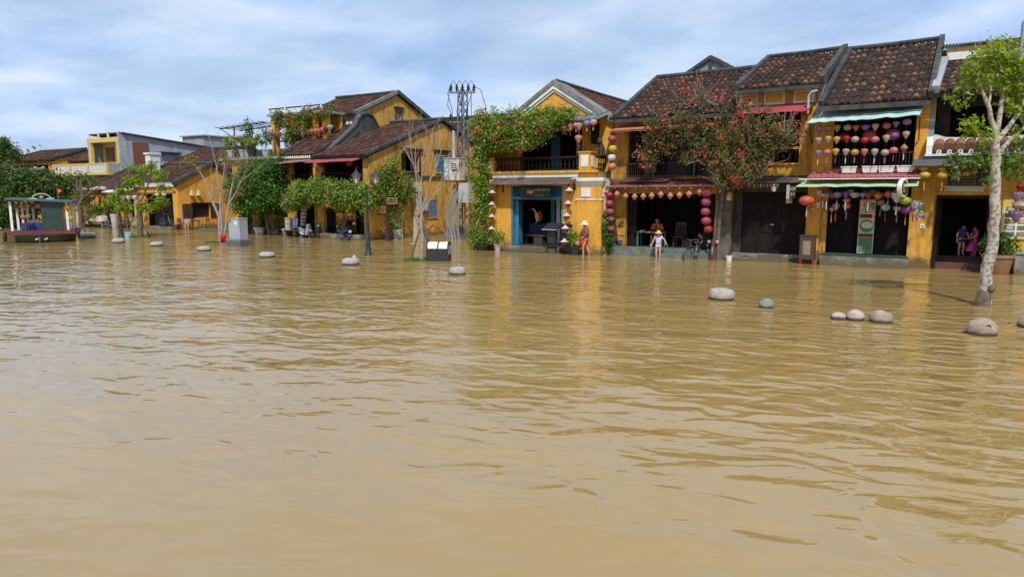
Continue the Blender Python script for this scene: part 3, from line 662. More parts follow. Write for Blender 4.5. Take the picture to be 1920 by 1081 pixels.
# ================================================================ I: bougainvillea house
def build_bougainvillea_house():
    T = thing('shophouse', 'tile-roofed shophouse with brown canopy, black iron balcony and open front behind the bougainvillea', 'house', (-10.4, 31.3, 0))
    MB().wall('x', 31.3, 31.55, -13.2, -7.62, -.14, 3.62, [(-12.4, -8.1, -.14, 2.92)]).build('front_wall', YEL2, T)
    MB().wall('x', 31.3, 31.55, -13.2, -7.62, 3.62, 6.55, [(-12.35, -8.2, 3.7, 5.95)]).build('upper_wall', YEL3, T)
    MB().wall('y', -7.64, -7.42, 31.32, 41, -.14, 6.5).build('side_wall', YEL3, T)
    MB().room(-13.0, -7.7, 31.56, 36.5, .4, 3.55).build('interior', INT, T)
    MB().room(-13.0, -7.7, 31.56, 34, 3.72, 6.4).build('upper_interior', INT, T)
    for i, x in enumerate((-12.3, -11.2, -10.1, -9.0)): MB().box(x, x+.95, 33.9, 33.96, 3.75, 5.9).build('upper_door_leaf', BROWNW if i % 2 else DARKW, T)
    for x in (-11.9, -8.5): MB().box(x-.14, x+.14, 32.8, 33.1, 3.75, 6.3).build('upper_post', YEL2, T)
    MB().box(-13.2, -7.64, 30.85, 31.32, -.14, .40).build('plinth', P('plinth_green', (.16, .19, .16), (.09, .105, .09), 2.5, .85, .4), T)
    MB().box(-10.6, -9.3, 30.5, 30.86, -.14, .2).build('step', P('plinth_green'), T)
    for z in (.9, 1.35, 1.8): MB().box(-13.16, -12.42, 31.27, 31.3, z, z+.04).build('pillar_band', YEL3, T)
    for x0, x1 in ((-12.4, -11.95), (-8.35, -8.12)): MB().box(x0, x1, 31.6, 31.66, .41, 2.9).build('door_leaf', DARKW, T)
    MB().box(-12.4, -8.1, 31.32, 31.5, 2.72, 2.91).build('lintel', DARKW, T)
    BRS = P('brown_sheet', (.15, .055, .045), (.09, .035, .03), 2, .5, .15)
    m = MB(); N = 50
    for i in range(N):
        x0 = -13.05+i*5.5/N; x1 = x0+5.5/N; a, b = .02*(i % 2), .02*((i+1) % 2)
        m.q((x0, 30.35, 3.27+a), (x1, 30.35, 3.27+b), (x1, 31.28, 3.6+b), (x0, 31.28, 3.6+a)); m.q((x0, 31.28, 3.58+a), (x1, 31.28, 3.58+b), (x1, 30.35, 3.25+b), (x0, 30.35, 3.25+a))
    cn = m.build('canopy', BRS, T)
    MB().tube([(-13.05, 30.33, 3.24), (-7.55, 30.33, 3.28)], .045, 8).build('gutter', P('brown_pipe', (.26, .12, .10)), cn)
    MB().slab((-12.5, 30.55, 3.48), (-10.2, 30.55, 3.48), (-9.9, 31.2, 3.72), (-12.3, 31.2, 3.72), .03).build('upper_sheet', BRS, cn)
    for i in range(10): MB().ball((-12.6+i*.52, 30.36, 3.17), .03).build('bulb', WPAINT, cn)
    # iron balcony
    bal = MB().bar((-12.35, 31.15, 4.32), (-8.2, 31.15, 4.32), .05).bar((-12.35, 31.15, 3.74), (-8.2, 31.15, 3.74), .04).build('balcony_rail', IRON, T)
    bar = MB().box(-.011, .011, -.011, .011, 0, .56).mesh('rail_bar'); bar.materials.append(IRON)
    for i in range(40): inst('rail_bar', bar, bal, Matrix.Translation((-12.3+i*.105, 31.15, 3.75)))
    for i in range(2):
        MB().tube([(-11.9+i*1.9+k*.15, 31.15, 4.32+.18*math.sin(math.pi*k/10)) for k in range(11)], .02, 6).build('rail_arch', IRON, bal)
    for x in (-10.95, -9.05):
        MB().tube([(x, 31.0, 3.6), (x, 31.0, 4.45)], .022, 6).ball((x, 31.0, 4.5), .09, .09, .12).build('rail_lamp', P('lamp_teal', (.10, .2, .19)), bal)
    ORC = P('orange_canvas', (.62, .17, .06), (.52, .13, .045), 2, .7, .1)
    aw = awning(T, 'upper_awning', (-12.75, 31.2, 6.12), (-8.1, 31.2, 6.12), (-8.1, 30.25, 5.86), (-12.9, 30.25, 5.86), ORC, seed=3)
    MB().bar((-12.9, 30.27, 5.78), (-8.1, 30.27, 5.78), .04).build('awning_bar', STEEL, aw)
    el, er, rl, rr = (-12.75, 30.7, 6.42), (-7.4, 30.7, 6.42), (-12.6, 36.0, 8.9), (-7.4, 36.0, 8.98)
    tiled_roof(T, el, er, rl, rr, .26, 11, True, 11, .1)
    tiled_roof(T, (-7.4, 41, 6.5), (-12.6, 41, 6.5), (-7.4, 36.02, 8.98), (-12.6, 36.02, 8.9), .26, 6, False, 12)
    verge(T, (-12.78, 30.65, 6.42), (-12.62, 36.1, 8.95), .2, .2); verge(T, (-12.98, 30.65, 6.3), (-12.82, 36.1, 8.83), .18, .16, name='outer_verge'); ridge(T, (-12.7, 36.0, 9.03), (-7.3, 36.0, 9.1), .11)
    MB().box(-12.8, -7.4, 30.62, 30.72, 6.2, 6.36).build('eave_board', LICHEN, T)
    MB().wall('y', -12.99, -12.79, 31.56, 41, 3.6, lambda y: 6.3+(min(y, 72-y)-30.7)*.467, brk=(36.,)).build('party_wall', YEL3, T)
build_bougainvillea_house()
G1 = 'lantern column at the shop corner'
for i, (s, c, x, z) in enumerate([('round', 'magenta', -12.71, 5.45), ('round', 'yellow', -12.67, 5.0), ('round', 'white', -12.71, 4.59), ('round', 'peach', -12.68, 4.19)]):
    LT = lantern((x, 30.2, z), s, .20, c, '%s oval lantern in the upper string left of the bougainvillea' % ['dusky pink', 'yellow', 'white', 'peach'][i], G1, tassel='cream' if i == 3 else None, z_stretch=1.9, tl=.4)
cord([(-12.7, 30.2, 5.8), (-12.68, 30.2, 4.2)], LT)
for i, (x, z) in enumerate([(-12.91, 2.87), (-12.9, 2.47), (-12.86, 2.07), (-12.8, 1.71), (-12.79, 1.26)]):
    LT = lantern((x, 30.5, z), 'round', .20 if i < 3 else .18, 'crimson' if i == 0 else 'magenta', '%s from top of the magenta lanterns left of the open shop front' % ORD[i], 'magenta lanterns at the open shop', z_stretch=1.8)
cord([(-12.9, 30.5, 3.25), (-12.79, 30.5, 1.3)], LT)
_row = [(-12.49, 2.9), (-12.06, 2.8), (-11.61, 2.78), (-11.19, 2.8), (-10.79, 2.83), (-10.36, 2.88), (-9.91, 2.83), (-9.49, 2.86), (-9.06, 2.91), (-8.58, 3.0)]
for i, (x, z) in enumerate(_row):
    LT = lantern((x, 30.4, z), 'diamond', .145, 'peach', '%s from left in the row of peach lanterns under the brown canopy' % ORD[i], 'peach lantern row', z_stretch=1.05)
cord([(-12.9, 30.4, 3.2)]+[(x, 30.4, z+.2) for x, z in _row]+[(-8.3, 30.4, 3.25)], LT)
for i, (x, z) in enumerate([(-8.28, 2.95), (-8.28, 2.56), (-8.29, 2.14), (-8.25, 1.74), (-8.14, 1.37)]):
    LT = lantern((x, 30.4, z), 'round', .225 if i < 4 else .2, 'magenta' if i < 4 else 'crimson', '%s from top of the pink lanterns right of the open shop front' % ORD[i], 'pink lanterns at the open shop', z_stretch=1.85)
cord([(-8.28, 30.4, 3.25), (-8.14, 30.4, 1.4)], LT)

# ================================================================ J: dark-doored house
def build_dark_door_house():
    T = thing('shophouse', 'narrow tile-roofed house with dark timber doors, red awning and yellow panels under the eave', 'house', (-5.7, 31.7, 0))
    MB().wall('x', 31.7, 31.95, -7.4, -4.22, -.14, 3.7, [(-7.02, -4.38, -.14, 3.0)]).build('front_wall', LICHEN, T)
    MB().wall('x', 31.7, 31.95, -7.4, -4.22, 3.7, 7.42, [(-7.05, -4.78, 4.2, 6.45)]).build('upper_wall', YEL2, T)
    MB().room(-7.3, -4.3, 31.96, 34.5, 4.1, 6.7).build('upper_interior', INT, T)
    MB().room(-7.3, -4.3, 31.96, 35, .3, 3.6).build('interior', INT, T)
    panel_door(T, -7.0, -4.4, 31.76, .3, 2.99, 4, DARKW)
    MB().box(-5.78, -5.62, 31.7, 31.75, 1.55, 1.6).build('door_bolt', STEEL, T)
    MB().box(-7.3, -4.9, 31.2, 31.72, -.14, .3).build('step', CONC, T); MB().box(-7.2, -5.2, 30.9, 31.2, -.14, .14).build('lower_step', CONC, T)
    MB().box(-7.38, -4.24, 31.73, 31.94, -.14, .299).build('foundation', CONC, T)
    MB().box(-7.95, -7.42, 31.2, 31.29, .05, 3.4).build('grey_pillar', P('grey_wood', (.16, .16, .14), (.08, .08, .075), 4, .9, .4), T)
    MB().box(-8.0, -4.3, 31.0, 31.7, 3.42, 3.46).box(-8.0, -4.3, 30.75, 31.0, 3.36, 3.40).build('canopy', P('dark_sheet', (.07, .055, .05), (.13, .10, .09), 2, .8, .3), T)
    for i in range(5): MB().slab((-7.6+i*.66, 30.6, 3.4), (-6.96+i*.66, 30.6, 3.42), (-6.96+i*.66, 31.65, 3.64), (-7.6+i*.66, 31.65, 3.62), .02).build('canopy_sheet', P('dark_sheet'), T)
    MB().box(-7.05, -4.75, 31.62, 31.7, 4.16, 4.24).build('sill', YEL, T)
    MB().box(-7.05, -4.78, 31.72, 31.82, 4.82, 4.92).build('rail', YEL, T)
    bm = baluster_mesh(.58, .05); bm.materials.append(DARKW)
    for i in range(9): inst('baluster', bm, T, Matrix.Translation((-6.9+i*.25, 31.78, 4.24)))
    for i, (a, b) in enumerate(((-7.3, -6.55), (-6.3, -5.45), (-5.1, -4.3))):
        f = MB().box(a, b, 31.64, 31.7, 6.72, 6.80).box(a, b, 31.64, 31.7, 7.16, 7.24).box(a, a+.07, 31.642, 31.7, 6.8, 7.16).box(b-.07, b, 31.642, 31.7, 6.8, 7.16).build('panel_frame', WHITE, T)
        MB().box(a+.08, b-.08, 31.66, 31.7, 6.81, 7.15).build('yellow_panel', YEL, f)
    RC = P('red_canvas', (.36, .055, .06), (.29, .04, .045), 2, .7, .1)
    awning(T, 'upper_awning', (-7.3, 31.66, 6.72), (-4.28, 31.66, 6.72), (-4.42, 30.7, 6.3), (-7.3, 30.7, 6.3), RC, seed=5)
    tiled_roof(T, (-7.3, 31.15, 7.4), (-4.0, 31.15, 7.4), (-7.0, 36.2, 9.42), (-3.75, 36.2, 9.5), .255, 9, True, 21, .1)
    tiled_roof(T, (-3.75, 41, 7.4), (-7.0, 41, 7.4), (-3.75, 36.22, 9.5), (-7.0, 36.22, 9.42), .26, 6, False, 22)
    verge(T, (-7.35, 31.1, 7.4), (-7.05, 36.2, 9.45), .2, .22); verge(T, (-4.0, 31.1, 7.42), (-3.7, 36.2, 9.55), .22, .3)
    ridge(T, (-7.1, 36.2, 9.56), (-3.7, 36.2, 9.64), .1)
    MB().box(-7.4, -4.0, 31.05, 31.16, 7.18, 7.34).build('eave_board', LICHEN, T)
    MB().wall('y', -4.21, -3.95, 31.8, 41, 3.6, lambda y: 7.35+(min(y, 72.4-y)-31.15)*.41, brk=(36.2,)).build('party_wall', GREY, T)
    m = MB().tube([(-4.1, 31.0, 7.1), (-4.32, 31.0, 7.05), (-4.42, 31.0, 6.9), (-4.42, 31.0, 6.2)], .045, 8)
    m.build('drain_pipe', P('pipe_white', (.42, .43, .44)), T)
build_dark_door_house()
for i in range(16):
    c = ['blue', 'crimson', 'gold', 'teal', 'orange', 'purple'][i % 6]; x = -7.45+i*.135
    tag(MB().prism([(x, 3.33), (x+.1, 3.33), (x+.05, 3.14)], 'y', 30.6, 30.608).build('pennant', cloth('pen_'+c, COL[c])), '%s pennant, %s from left in the string under the dark canopy' % ({'gold': 'golden'}.get(c, c), ORD[i]), 'pennant', 'pennant string under the dark canopy')
s = thing('hanging_sign', 'small dark hanging sign with yellow characters under the dark canopy', 'sign', (-4.85, 30.7, 2.9))
MB().box(-5.02, -4.9, 30.66, 30.76, 2.72, 3.3).build('bracket_board', GREYP, s); MB().box(-4.9, -4.66, 30.68, 30.72, 2.75, 3.26).build('board', P('sign_black'), s)
text('300', .17, (-4.78, 30.675, 3.13), P('sign_yellow', (.7, .5, .02), None, 4, .5, 0), s); text('16', .2, (-4.78, 30.675, 2.9), P('sign_yellow'), s)
for i, (x, z, h) in enumerate(((-7.75, 3.15, .2), (-5.55, 3.15, .2))):
    t = thing('hanging_lamp', ['white bell lamp near the grey pillar', 'white bell lamp in front of the dark timber doors'][i], 'lamp', (x, 30.8, z), 0, 'bell lamps')
    MB().lathe([(.085, -.12), (.1, 0), (.09, .06), (.04, .1), (.03, .18)], (x, 30.8, z), 10).build('shade', WPAINT, t)
for i, (x, z) in enumerate(((-7.45, 2.85), (-4.95, 2.75))):
    t = thing('basket_lamp', ['cream basket lamp beside the grey pillar', 'cream basket lamp below the yellow-lettered sign'][i], 'lamp', (x, 31.0, z), 0, 'basket lamps')
    MB().lathe([(.13, -.22), (.11, .12), (.03, .2)], (x, 31.0, z), 10).build('shade', P('wicker', (.55, .47, .33), (.4, .33, .22), 20), t)

# ================================================================ K: lantern shop
def build_lantern_shop():
    T = thing('shophouse', 'tile-roofed lantern shop with mint awning upstairs and pink and green canopies below', 'house', (-2.2, 31.5, 0))
    MB().wall('x', 31.5, 31.75, -4.2, -.32, -.14, 3.8, [(-3.5, -.45, -.14, 3.32)]).build('front_wall', YEL2, T)
    MB().wall('x', 31.5, 31.75, -4.2, -.1, 3.8, 6.5, [(-3.45, -.52, 3.95, 6.2)]).build('upper_wall', YEL, T)
    MB().wall('y', -.1, .1, 31.52, 41, 3.8, lambda y: 6.3+(min(y, 72.6-y)-30.7)*.53, brk=(36.3,)).build('party_wall', GREY, T)
    MB().room(-4.1, -.2, 31.76, 34.5, 3.9, 6.4).build('upper_interior', INT, T)
    MB().room(-4.1, -.36, 31.76, 33, .42, 3.5).build('interior', INT, T)
    panel_door(T, -3.48, -1.9, 31.9, .44, 3.3, 3, DARKW); 
    for i in range(9): MB().box(-1.88, -.46, 31.9, 31.94, .44+i*.318, .44+i*.318+.305).build('shutter_board', DARKW, T)
    MB().box(-3.6, -.4, 30.75, 31.52, -.14, .44).build('plinth', CONC, T)
    MB().box(-3.58, -.42, 30.72, 31.88, .445, .46).build('green_mat', P('green_carpet', (.015, .07, .02), (.01, .05, .015), 20, .95), T)
    MB().box(-4.28, -3.75, 31.36, 31.5, -.14, 3.3).build('pillar', YEL, T); MB().box(-.5, .3, 31.36, 31.5, -.14, 4.3).build('pillar', YEL2, T)
    rail = MB().bar((-3.45, 31.45, 4.55), (-.52, 31.45, 4.55), .05).bar((-3.45, 31.45, 4.0), (-.52, 31.45, 4.0), .04).build('balcony_rail', IRON, T)
    bar = MB().box(-.012, .012, -.012, .012, 0, .54).mesh('rail_bar'); bar.materials.append(IRON)
    for i in range(26): inst('rail_bar', bar, rail, Matrix.Translation((-3.4+i*.114, 31.45, 4.01)))
    MINT = P('mint_canvas', (.42, .60, .53), (.34, .50, .45), 2.5, .7, .15)
    awning(T, 'upper_awning', (-4.1, 31.48, 6.28), (-.3, 31.48, 6.34), (-.42, 30.2, 5.86), (-4.3, 30.2, 5.78), MINT, seed=7, rows=18, wob=.03)
    for x in (-4.25, -.4): MB().bar((x, 31.45, 5.0), (x, 30.3, 5.8), .04).build('awning_strut', IRON, T)
    PK = P('pink_sheet', (.40, .10, .10), (.30, .07, .07), 2, .6, .15)
    m = MB(); N = 36
    for i in range(N):
        x0 = -4.2+i*3.95/N; x1 = x0+3.95/N; a, b = .025*(i % 2), .025*((i+1) % 2)
        m.q((x0, 30.25, 3.56+a), (x1, 30.25, 3.56+b), (x1, 31.47, 3.86+b), (x0, 31.47, 3.86+a)); m.q((x0, 31.47, 3.83+a), (x1, 31.47, 3.83+b), (x1, 30.25, 3.53+b), (x0, 30.25, 3.53+a))
    cn = m.build('pink_canopy', PK, T); MB().box(-4.5, -.22, 30.2, 30.25, 3.50, 3.54).build('canopy_edge', WPAINT, cn)
    GC = P('pale_green_canvas', (.42, .56, .30), (.34, .47, .25), 2, .7, .1)
    awning(T, 'lower_awning', (-4.35, 30.9, 3.50), (-.25, 30.9, 3.50), (-.28, 29.95, 3.24), (-4.55, 29.95, 3.24), GC, seed=9)
    tiled_roof(T, (-3.78, 30.65, 6.42), (-.2, 30.65, 6.5), (-3.42, 36.4, 9.45), (0.02, 36.4, 9.53), .252, 11, True, 31, .102)
    tiled_roof(T, (.02, 41.5, 6.6), (-3.4, 41.5, 6.6), (.02, 36.42, 9.53), (-3.4, 36.42, 9.45), .26, 6, False, 32)
    verge(T, (-3.9, 30.6, 6.42), (-3.5, 36.4, 9.5), .2, .22); verge(T, (-.12, 30.6, 6.5), (.12, 36.4, 9.6), .2, .28)
    ridge(T, (-3.5, 36.4, 9.6), (.15, 36.4, 9.68), .1)
    MB().box(-4.05, -.1, 30.55, 30.66, 6.22, 6.4).build('eave_board', LICHEN, T)
build_lantern_shop()
_kt = [(-3.9, 5.54), (-3.55, 5.53), (-3.23, 5.54), (-2.86, 5.53), (-2.56, 5.52), (-2.22, 5.51), (-1.88, 5.52), (-1.49, 5.53), (-1.18, 5.59), (-.82, 5.64)]
_km = [(-3.9, 5.07), (-3.54, 5.11), (-3.22, 5.08), (-2.86, 5.09), (-2.56, 5.06), (-2.21, 5.02), (-1.86, 5.03), (-1.47, 5.07), (-1.2, 5.15), (-.82, 5.18)]
_kb = [(-3.88, 4.56), (-3.54, 4.59), (-3.23, 4.61), (-2.86, 4.59), (-2.54, 4.56), (-2.2, 4.57), (-1.84, 4.56), (-1.48, 4.52), (-1.19, 4.6), (-.85, 4.67)]
_kc = {'top': ['purple', 'brown', 'olive', 'olive', 'coral', 'violet', 'grey', 'red', 'violet', 'purple'], 'middle': ['grey', 'cream', 'gold', 'crimson', 'cream', 'red', 'pink', 'cream', 'purple', 'cream'], 'bottom': ['purple', 'pink', 'gold', 'cream', 'gold', 'peach', 'white', 'cream', 'pink', 'brown']}
_ks = {'top': ['ball', 'cup', 'garlic', 'ball', 'top', 'cup', 'garlic', 'ball', 'top', 'ball'], 'middle': ['garlic', 'garlic', 'garlic', 'garlic', 'ball', 'ball', 'ball', 'garlic', 'ball', 'garlic'], 'bottom': ['garlic', 'ball', 'garlic', 'garlic', 'ball', 'garlic', 'garlic', 'ball', 'ball', 'diamond']}
_kh = {}
for row, pts in (('top', _kt), ('middle', _km), ('bottom', _kb)):
    for i, (x, z) in enumerate(pts):
        c, s = _kc[row][i], _ks[row][i]
        _kh[(row, i)] = lantern((x, 30.6, z), s, {'ball': .155, 'cup': .16, 'top': .135, 'garlic': .135, 'diamond': .14}[s], c, '%s lantern, %s from left in the %s row below the mint awning' % (c, ORD[i], row), 'lantern rows below the mint awning', c in PATS and i % 3 != 2, ['cream', 'pink', 'crimson'][i % 3] if row == 'bottom' else None, .3, .95 if s == 'ball' else 1)
for i in range(10): cord([(_kt[i][0], 30.6, 5.9), (_km[i][0], 30.6, _km[i][1]), (_kb[i][0], 30.6, _kb[i][1])], _kh[('top', i)], .006)
for i, x in enumerate((-3.03, -2.09, -1.29)): LT = lantern((x, 31.2, 5.23), 'ball', .26 if i else .19, 'red', 'big dark red lantern, %s from left, hanging behind the lantern rows of the mint awning' % ORD[i], 'red lanterns behind the rows', i > 0)
_kl = [('ball', .33, 'coral', -4.15, 2.66, 0, .8), ('garlic', .13, 'white', -3.73, 2.98, 1, 1), ('ball', .10, 'grey', -3.56, 2.88, 0, 1), ('ball', .125, 'olive', -3.43, 2.86, 0, 1.05), ('garlic', .12, 'crimson', -3.23, 2.86, 0, 1), ('ball', .165, 'blue', -3.05, 2.89, 1, .95), ('garlic', .12, 'purple', -2.73, 2.91, 0, 1.2), ('cup', .165, 'white', -2.43, 2.89, 1, 1), ('garlic', .125, 'blue', -2.13, 2.89, 1, .8), ('garlic', .14, 'red', -1.93, 2.87, 0, 1), ('diamond', .165, 'orange', -1.6, 2.86, 0, .85), ('ball', .15, 'red', -1.25, 2.92, 1, 1.1), ('top', .25, 'white', -.95, 2.85, 0, .95), ('ball', .215, 'lime', -.66, 2.68, 0, .95)]
for i, (s, r, c, x, z, p, st) in enumerate(_kl):
    LT = lantern((x, 30.35, z), s, r, c, ('large coral red lantern at the left end under the green canopy' if i == 0 else '%s lantern, %s from left in the front row under the green canopy' % (c, ORD[i])), 'lanterns under the green canopy', bool(p), ['cream', None, 'pink'][i % 3], .45, st)
    cord([(x, 30.35, z+r*.7), (x, 30.35, 3.3)], LT, .006)
_k2 = [('garlic', .14, 'brown', -4.0, 2.28), ('garlic', .14, 'cream', -3.76, 2.5), ('garlic', .14, 'green', -3.52, 2.47), ('diamond', .11, 'brown', -3.24, 2.31), ('garlic', .145, 'blue', -3.09, 2.42), ('ball', .16, 'coral', -2.7, 2.45), ('cup', .14, 'olive', -2.72, 2.67), ('top', .13, 'teal', -1.74, 2.46), ('ball', .175, 'mint', -1.32, 2.41), ('ball', .15, 'brown', -1.5, 2.6), ('cup', .15, 'lilac', -.92, 2.37), ('ball', .2, 'purple', -.62, 2.32), ('ball', .14, 'purple', -.38, 2.4), ('top', .17, 'white', -.24, 2.5)]
for i, (s, r, c, x, z) in enumerate(_k2):
    LT = lantern((x, 30.62, z), s, r, c, '%s lantern, %s from left in the lower back row under the green canopy' % (c, ORD[i]), 'lanterns under the green canopy', c in PATS and i % 2 == 0, ['crimson', 'blue', 'teal', 'pink'][i % 4], .42)
for i in range(12):
    c = ['violet', 'teal', 'brown', 'crimson', 'olive', 'grey'][i % 6]
    LT = lantern((-3.7+i*.27, 30.95, 2.95+.06*math.sin(i*2.1)), ['ball', 'garlic', 'cup'][i % 3], .13, c, 'dim %s lantern, %s from left at the back under the green canopy' % (c, ORD[i]), 'back lanterns under the green canopy', i % 2 == 0)
cl = thing('paper_garland', 'bunch of pale paper garlands hanging at the right end of the green canopy', 'garland', (-.22, 30.5, 2.3))
for i in range(7):
    rng = random.Random(i); leaf_cloud('strip', cloth(['grey', 'white', 'lilac', 'teal'][i % 4], COL[['grey', 'white', 'lilac', 'teal'][i % 4]]), cl, [(-.36+i*.05, 30.3+.05*i, 2.35-.05*(i % 3), .06, .06, .40, 40)], .085, i, .1, aspect=.5)
for i, x in enumerate((-2.73, -1.98, -1.41, -.77)):
    t = thing('planter_box', '%s white planter from left on the pink canopy' % ORD[i], 'planter', (x, 30.9, 3.72), 0, 'white planters on the pink canopy')
    MB().loft([[(x-.24, 30.8, 3.76), (x+.24, 30.8, 3.76), (x+.24, 31.0, 3.76), (x-.24, 31.0, 3.76)], [(x-.28, 30.77, 3.98), (x+.28, 30.77, 3.98), (x+.28, 31.03, 3.98), (x-.28, 31.03, 3.98)]]).build('box', WPAINT, t)
    MB().box(x-.3, x+.3, 30.75, 31.05, 3.982, 4.02).build('rim', WPAINT, t)
def banner():
    T = thing('banner_stand', 'tall narrow food banner with green pictures standing in the lantern shop doorway', 'sign', (-2.0, 31.6, .46))
    MB().box(-2.3, -1.72, 31.58, 31.6, .5, 2.7).build('banner', P('banner_cream', (.58, .56, .48), None, 3, .7, 0), T)
    GRN = P('print_green', (.04, .16, .06), (.08, .26, .08), 9, .7, 0); RED = P('print_maroon', (.16, .02, .025), None, 3, .7, 0); CRM = P('print_rice', (.62, .60, .52), (.5, .5, .42), 14, .7, 0)
    for z0, z1 in ((1.95, 2.1), (1.17, 1.31), (.55, .6)): MB().box(-2.27, -1.75, 31.572, 31.58, z0, z1).build('print_band', RED, T)
    def disc(cx, cz, rx, rz, y, mat, n=18): MB().prism([(cx+rx*math.cos(2*math.pi*i/n), cz+rz*math.sin(2*math.pi*i/n)) for i in range(n)], 'y', y, y+.004).build('print_shape', mat, T)
    disc(-2.0, 1.62, .26, .27, 31.573, GRN); disc(-1.98, 1.66, .22, .14, 31.566, CRM)
    MB().box(-2.26, -1.76, 31.573, 31.578, .62, 1.15).build('print_shape', GRN, T)
    for i in range(7): MB().bar((-2.24+.065*i, 31.566, .66+.05*(i % 3)), (-2.1+.05*i, 31.566, 1.0+.04*(i % 4)), .03, .004).build('print_shape', CRM, T)
    for i in range(3): disc(-2.18+i*.18, 2.5-.06*(i % 2), .07, .06, 31.573, [P('print_orange', (.6, .22, .05), None, 3, .7, 0), GRN, RED][i])
    text('07', .16, (-2.0, 31.572, 2.22), DARKW, T)
    for x in (-2.28, -1.74): MB().bar((x, 31.62, .465), (x, 31.62, 2.7), .03).build('pole', STEEL, T)
banner()
def cabinet():
    T = thing('wooden_cabinet', 'dark wooden display cabinet on red legs by the yellow pillar', 'cabinet', (-4.1, 31.1, 0))
    MB().bev(-4.42, -3.82, 30.85, 31.3, .2, 1.16, .015).build('body', BROWNW, T)
    MB().box(-4.44, -3.8, 30.83, 31.32, 1.162, 1.2).build('top', BROWNW, T)
    MB().box(-4.28, -3.98, 30.835, 30.85, .4, .98).build('glass', P('cab_glass', (.20, .17, .11), (.3, .2, .13), 5, .15, 0), T)
    for x in (-4.4, -3.9): MB().lathe([(.03, 0), (.05, .2), (.055, .34)], (x+.04, 30.92, -.14), 8).build('leg', P('red_leg', (.35, .02, .03)), T)
    MB().ball((-3.92, 30.83, .7), .02).build('knob', STEEL, T)
cabinet()
b = thing('round_sign', 'round white double-sided sign with yellow writing at the canopy end', 'sign', (-.78, 30.05, 3.15))
MB().lathe([(.06, -.06), (.335, -.06), (.335, .06), (.06, .06)], (0, 0, 0), 24).build('disc', P('sign_dark2', (.05, .05, .07), None, 4, .5, 0), b, local=True)
m = MB().lathe([(.29, -.075), (.345, -.075), (.345, .075), (.29, .075)], (0, 0, 0), 24); m.f = m.f[:-2]; m.build('rim', WPAINT, b, local=True)
for i in range(4): MB().box(-.2+.02*i, .2-.02*i, .11-i*.085, .15-i*.085, .078, .082).build('print_line', P('sign_yellow'), b, local=True)
b.rotation_euler = (R(90), 0, R(72))
t = thing('wall_tag', 'small white number plate on the yellow pillar right of the lantern shop', 'sign', (-.05, 31.35, 1.7)); MB().box(-.12, .04, 31.34, 31.36, 1.6, 1.76).build('plate', WPAINT, t); text('46', .1, (-.04, 31.335, 1.68), BLUE, t)

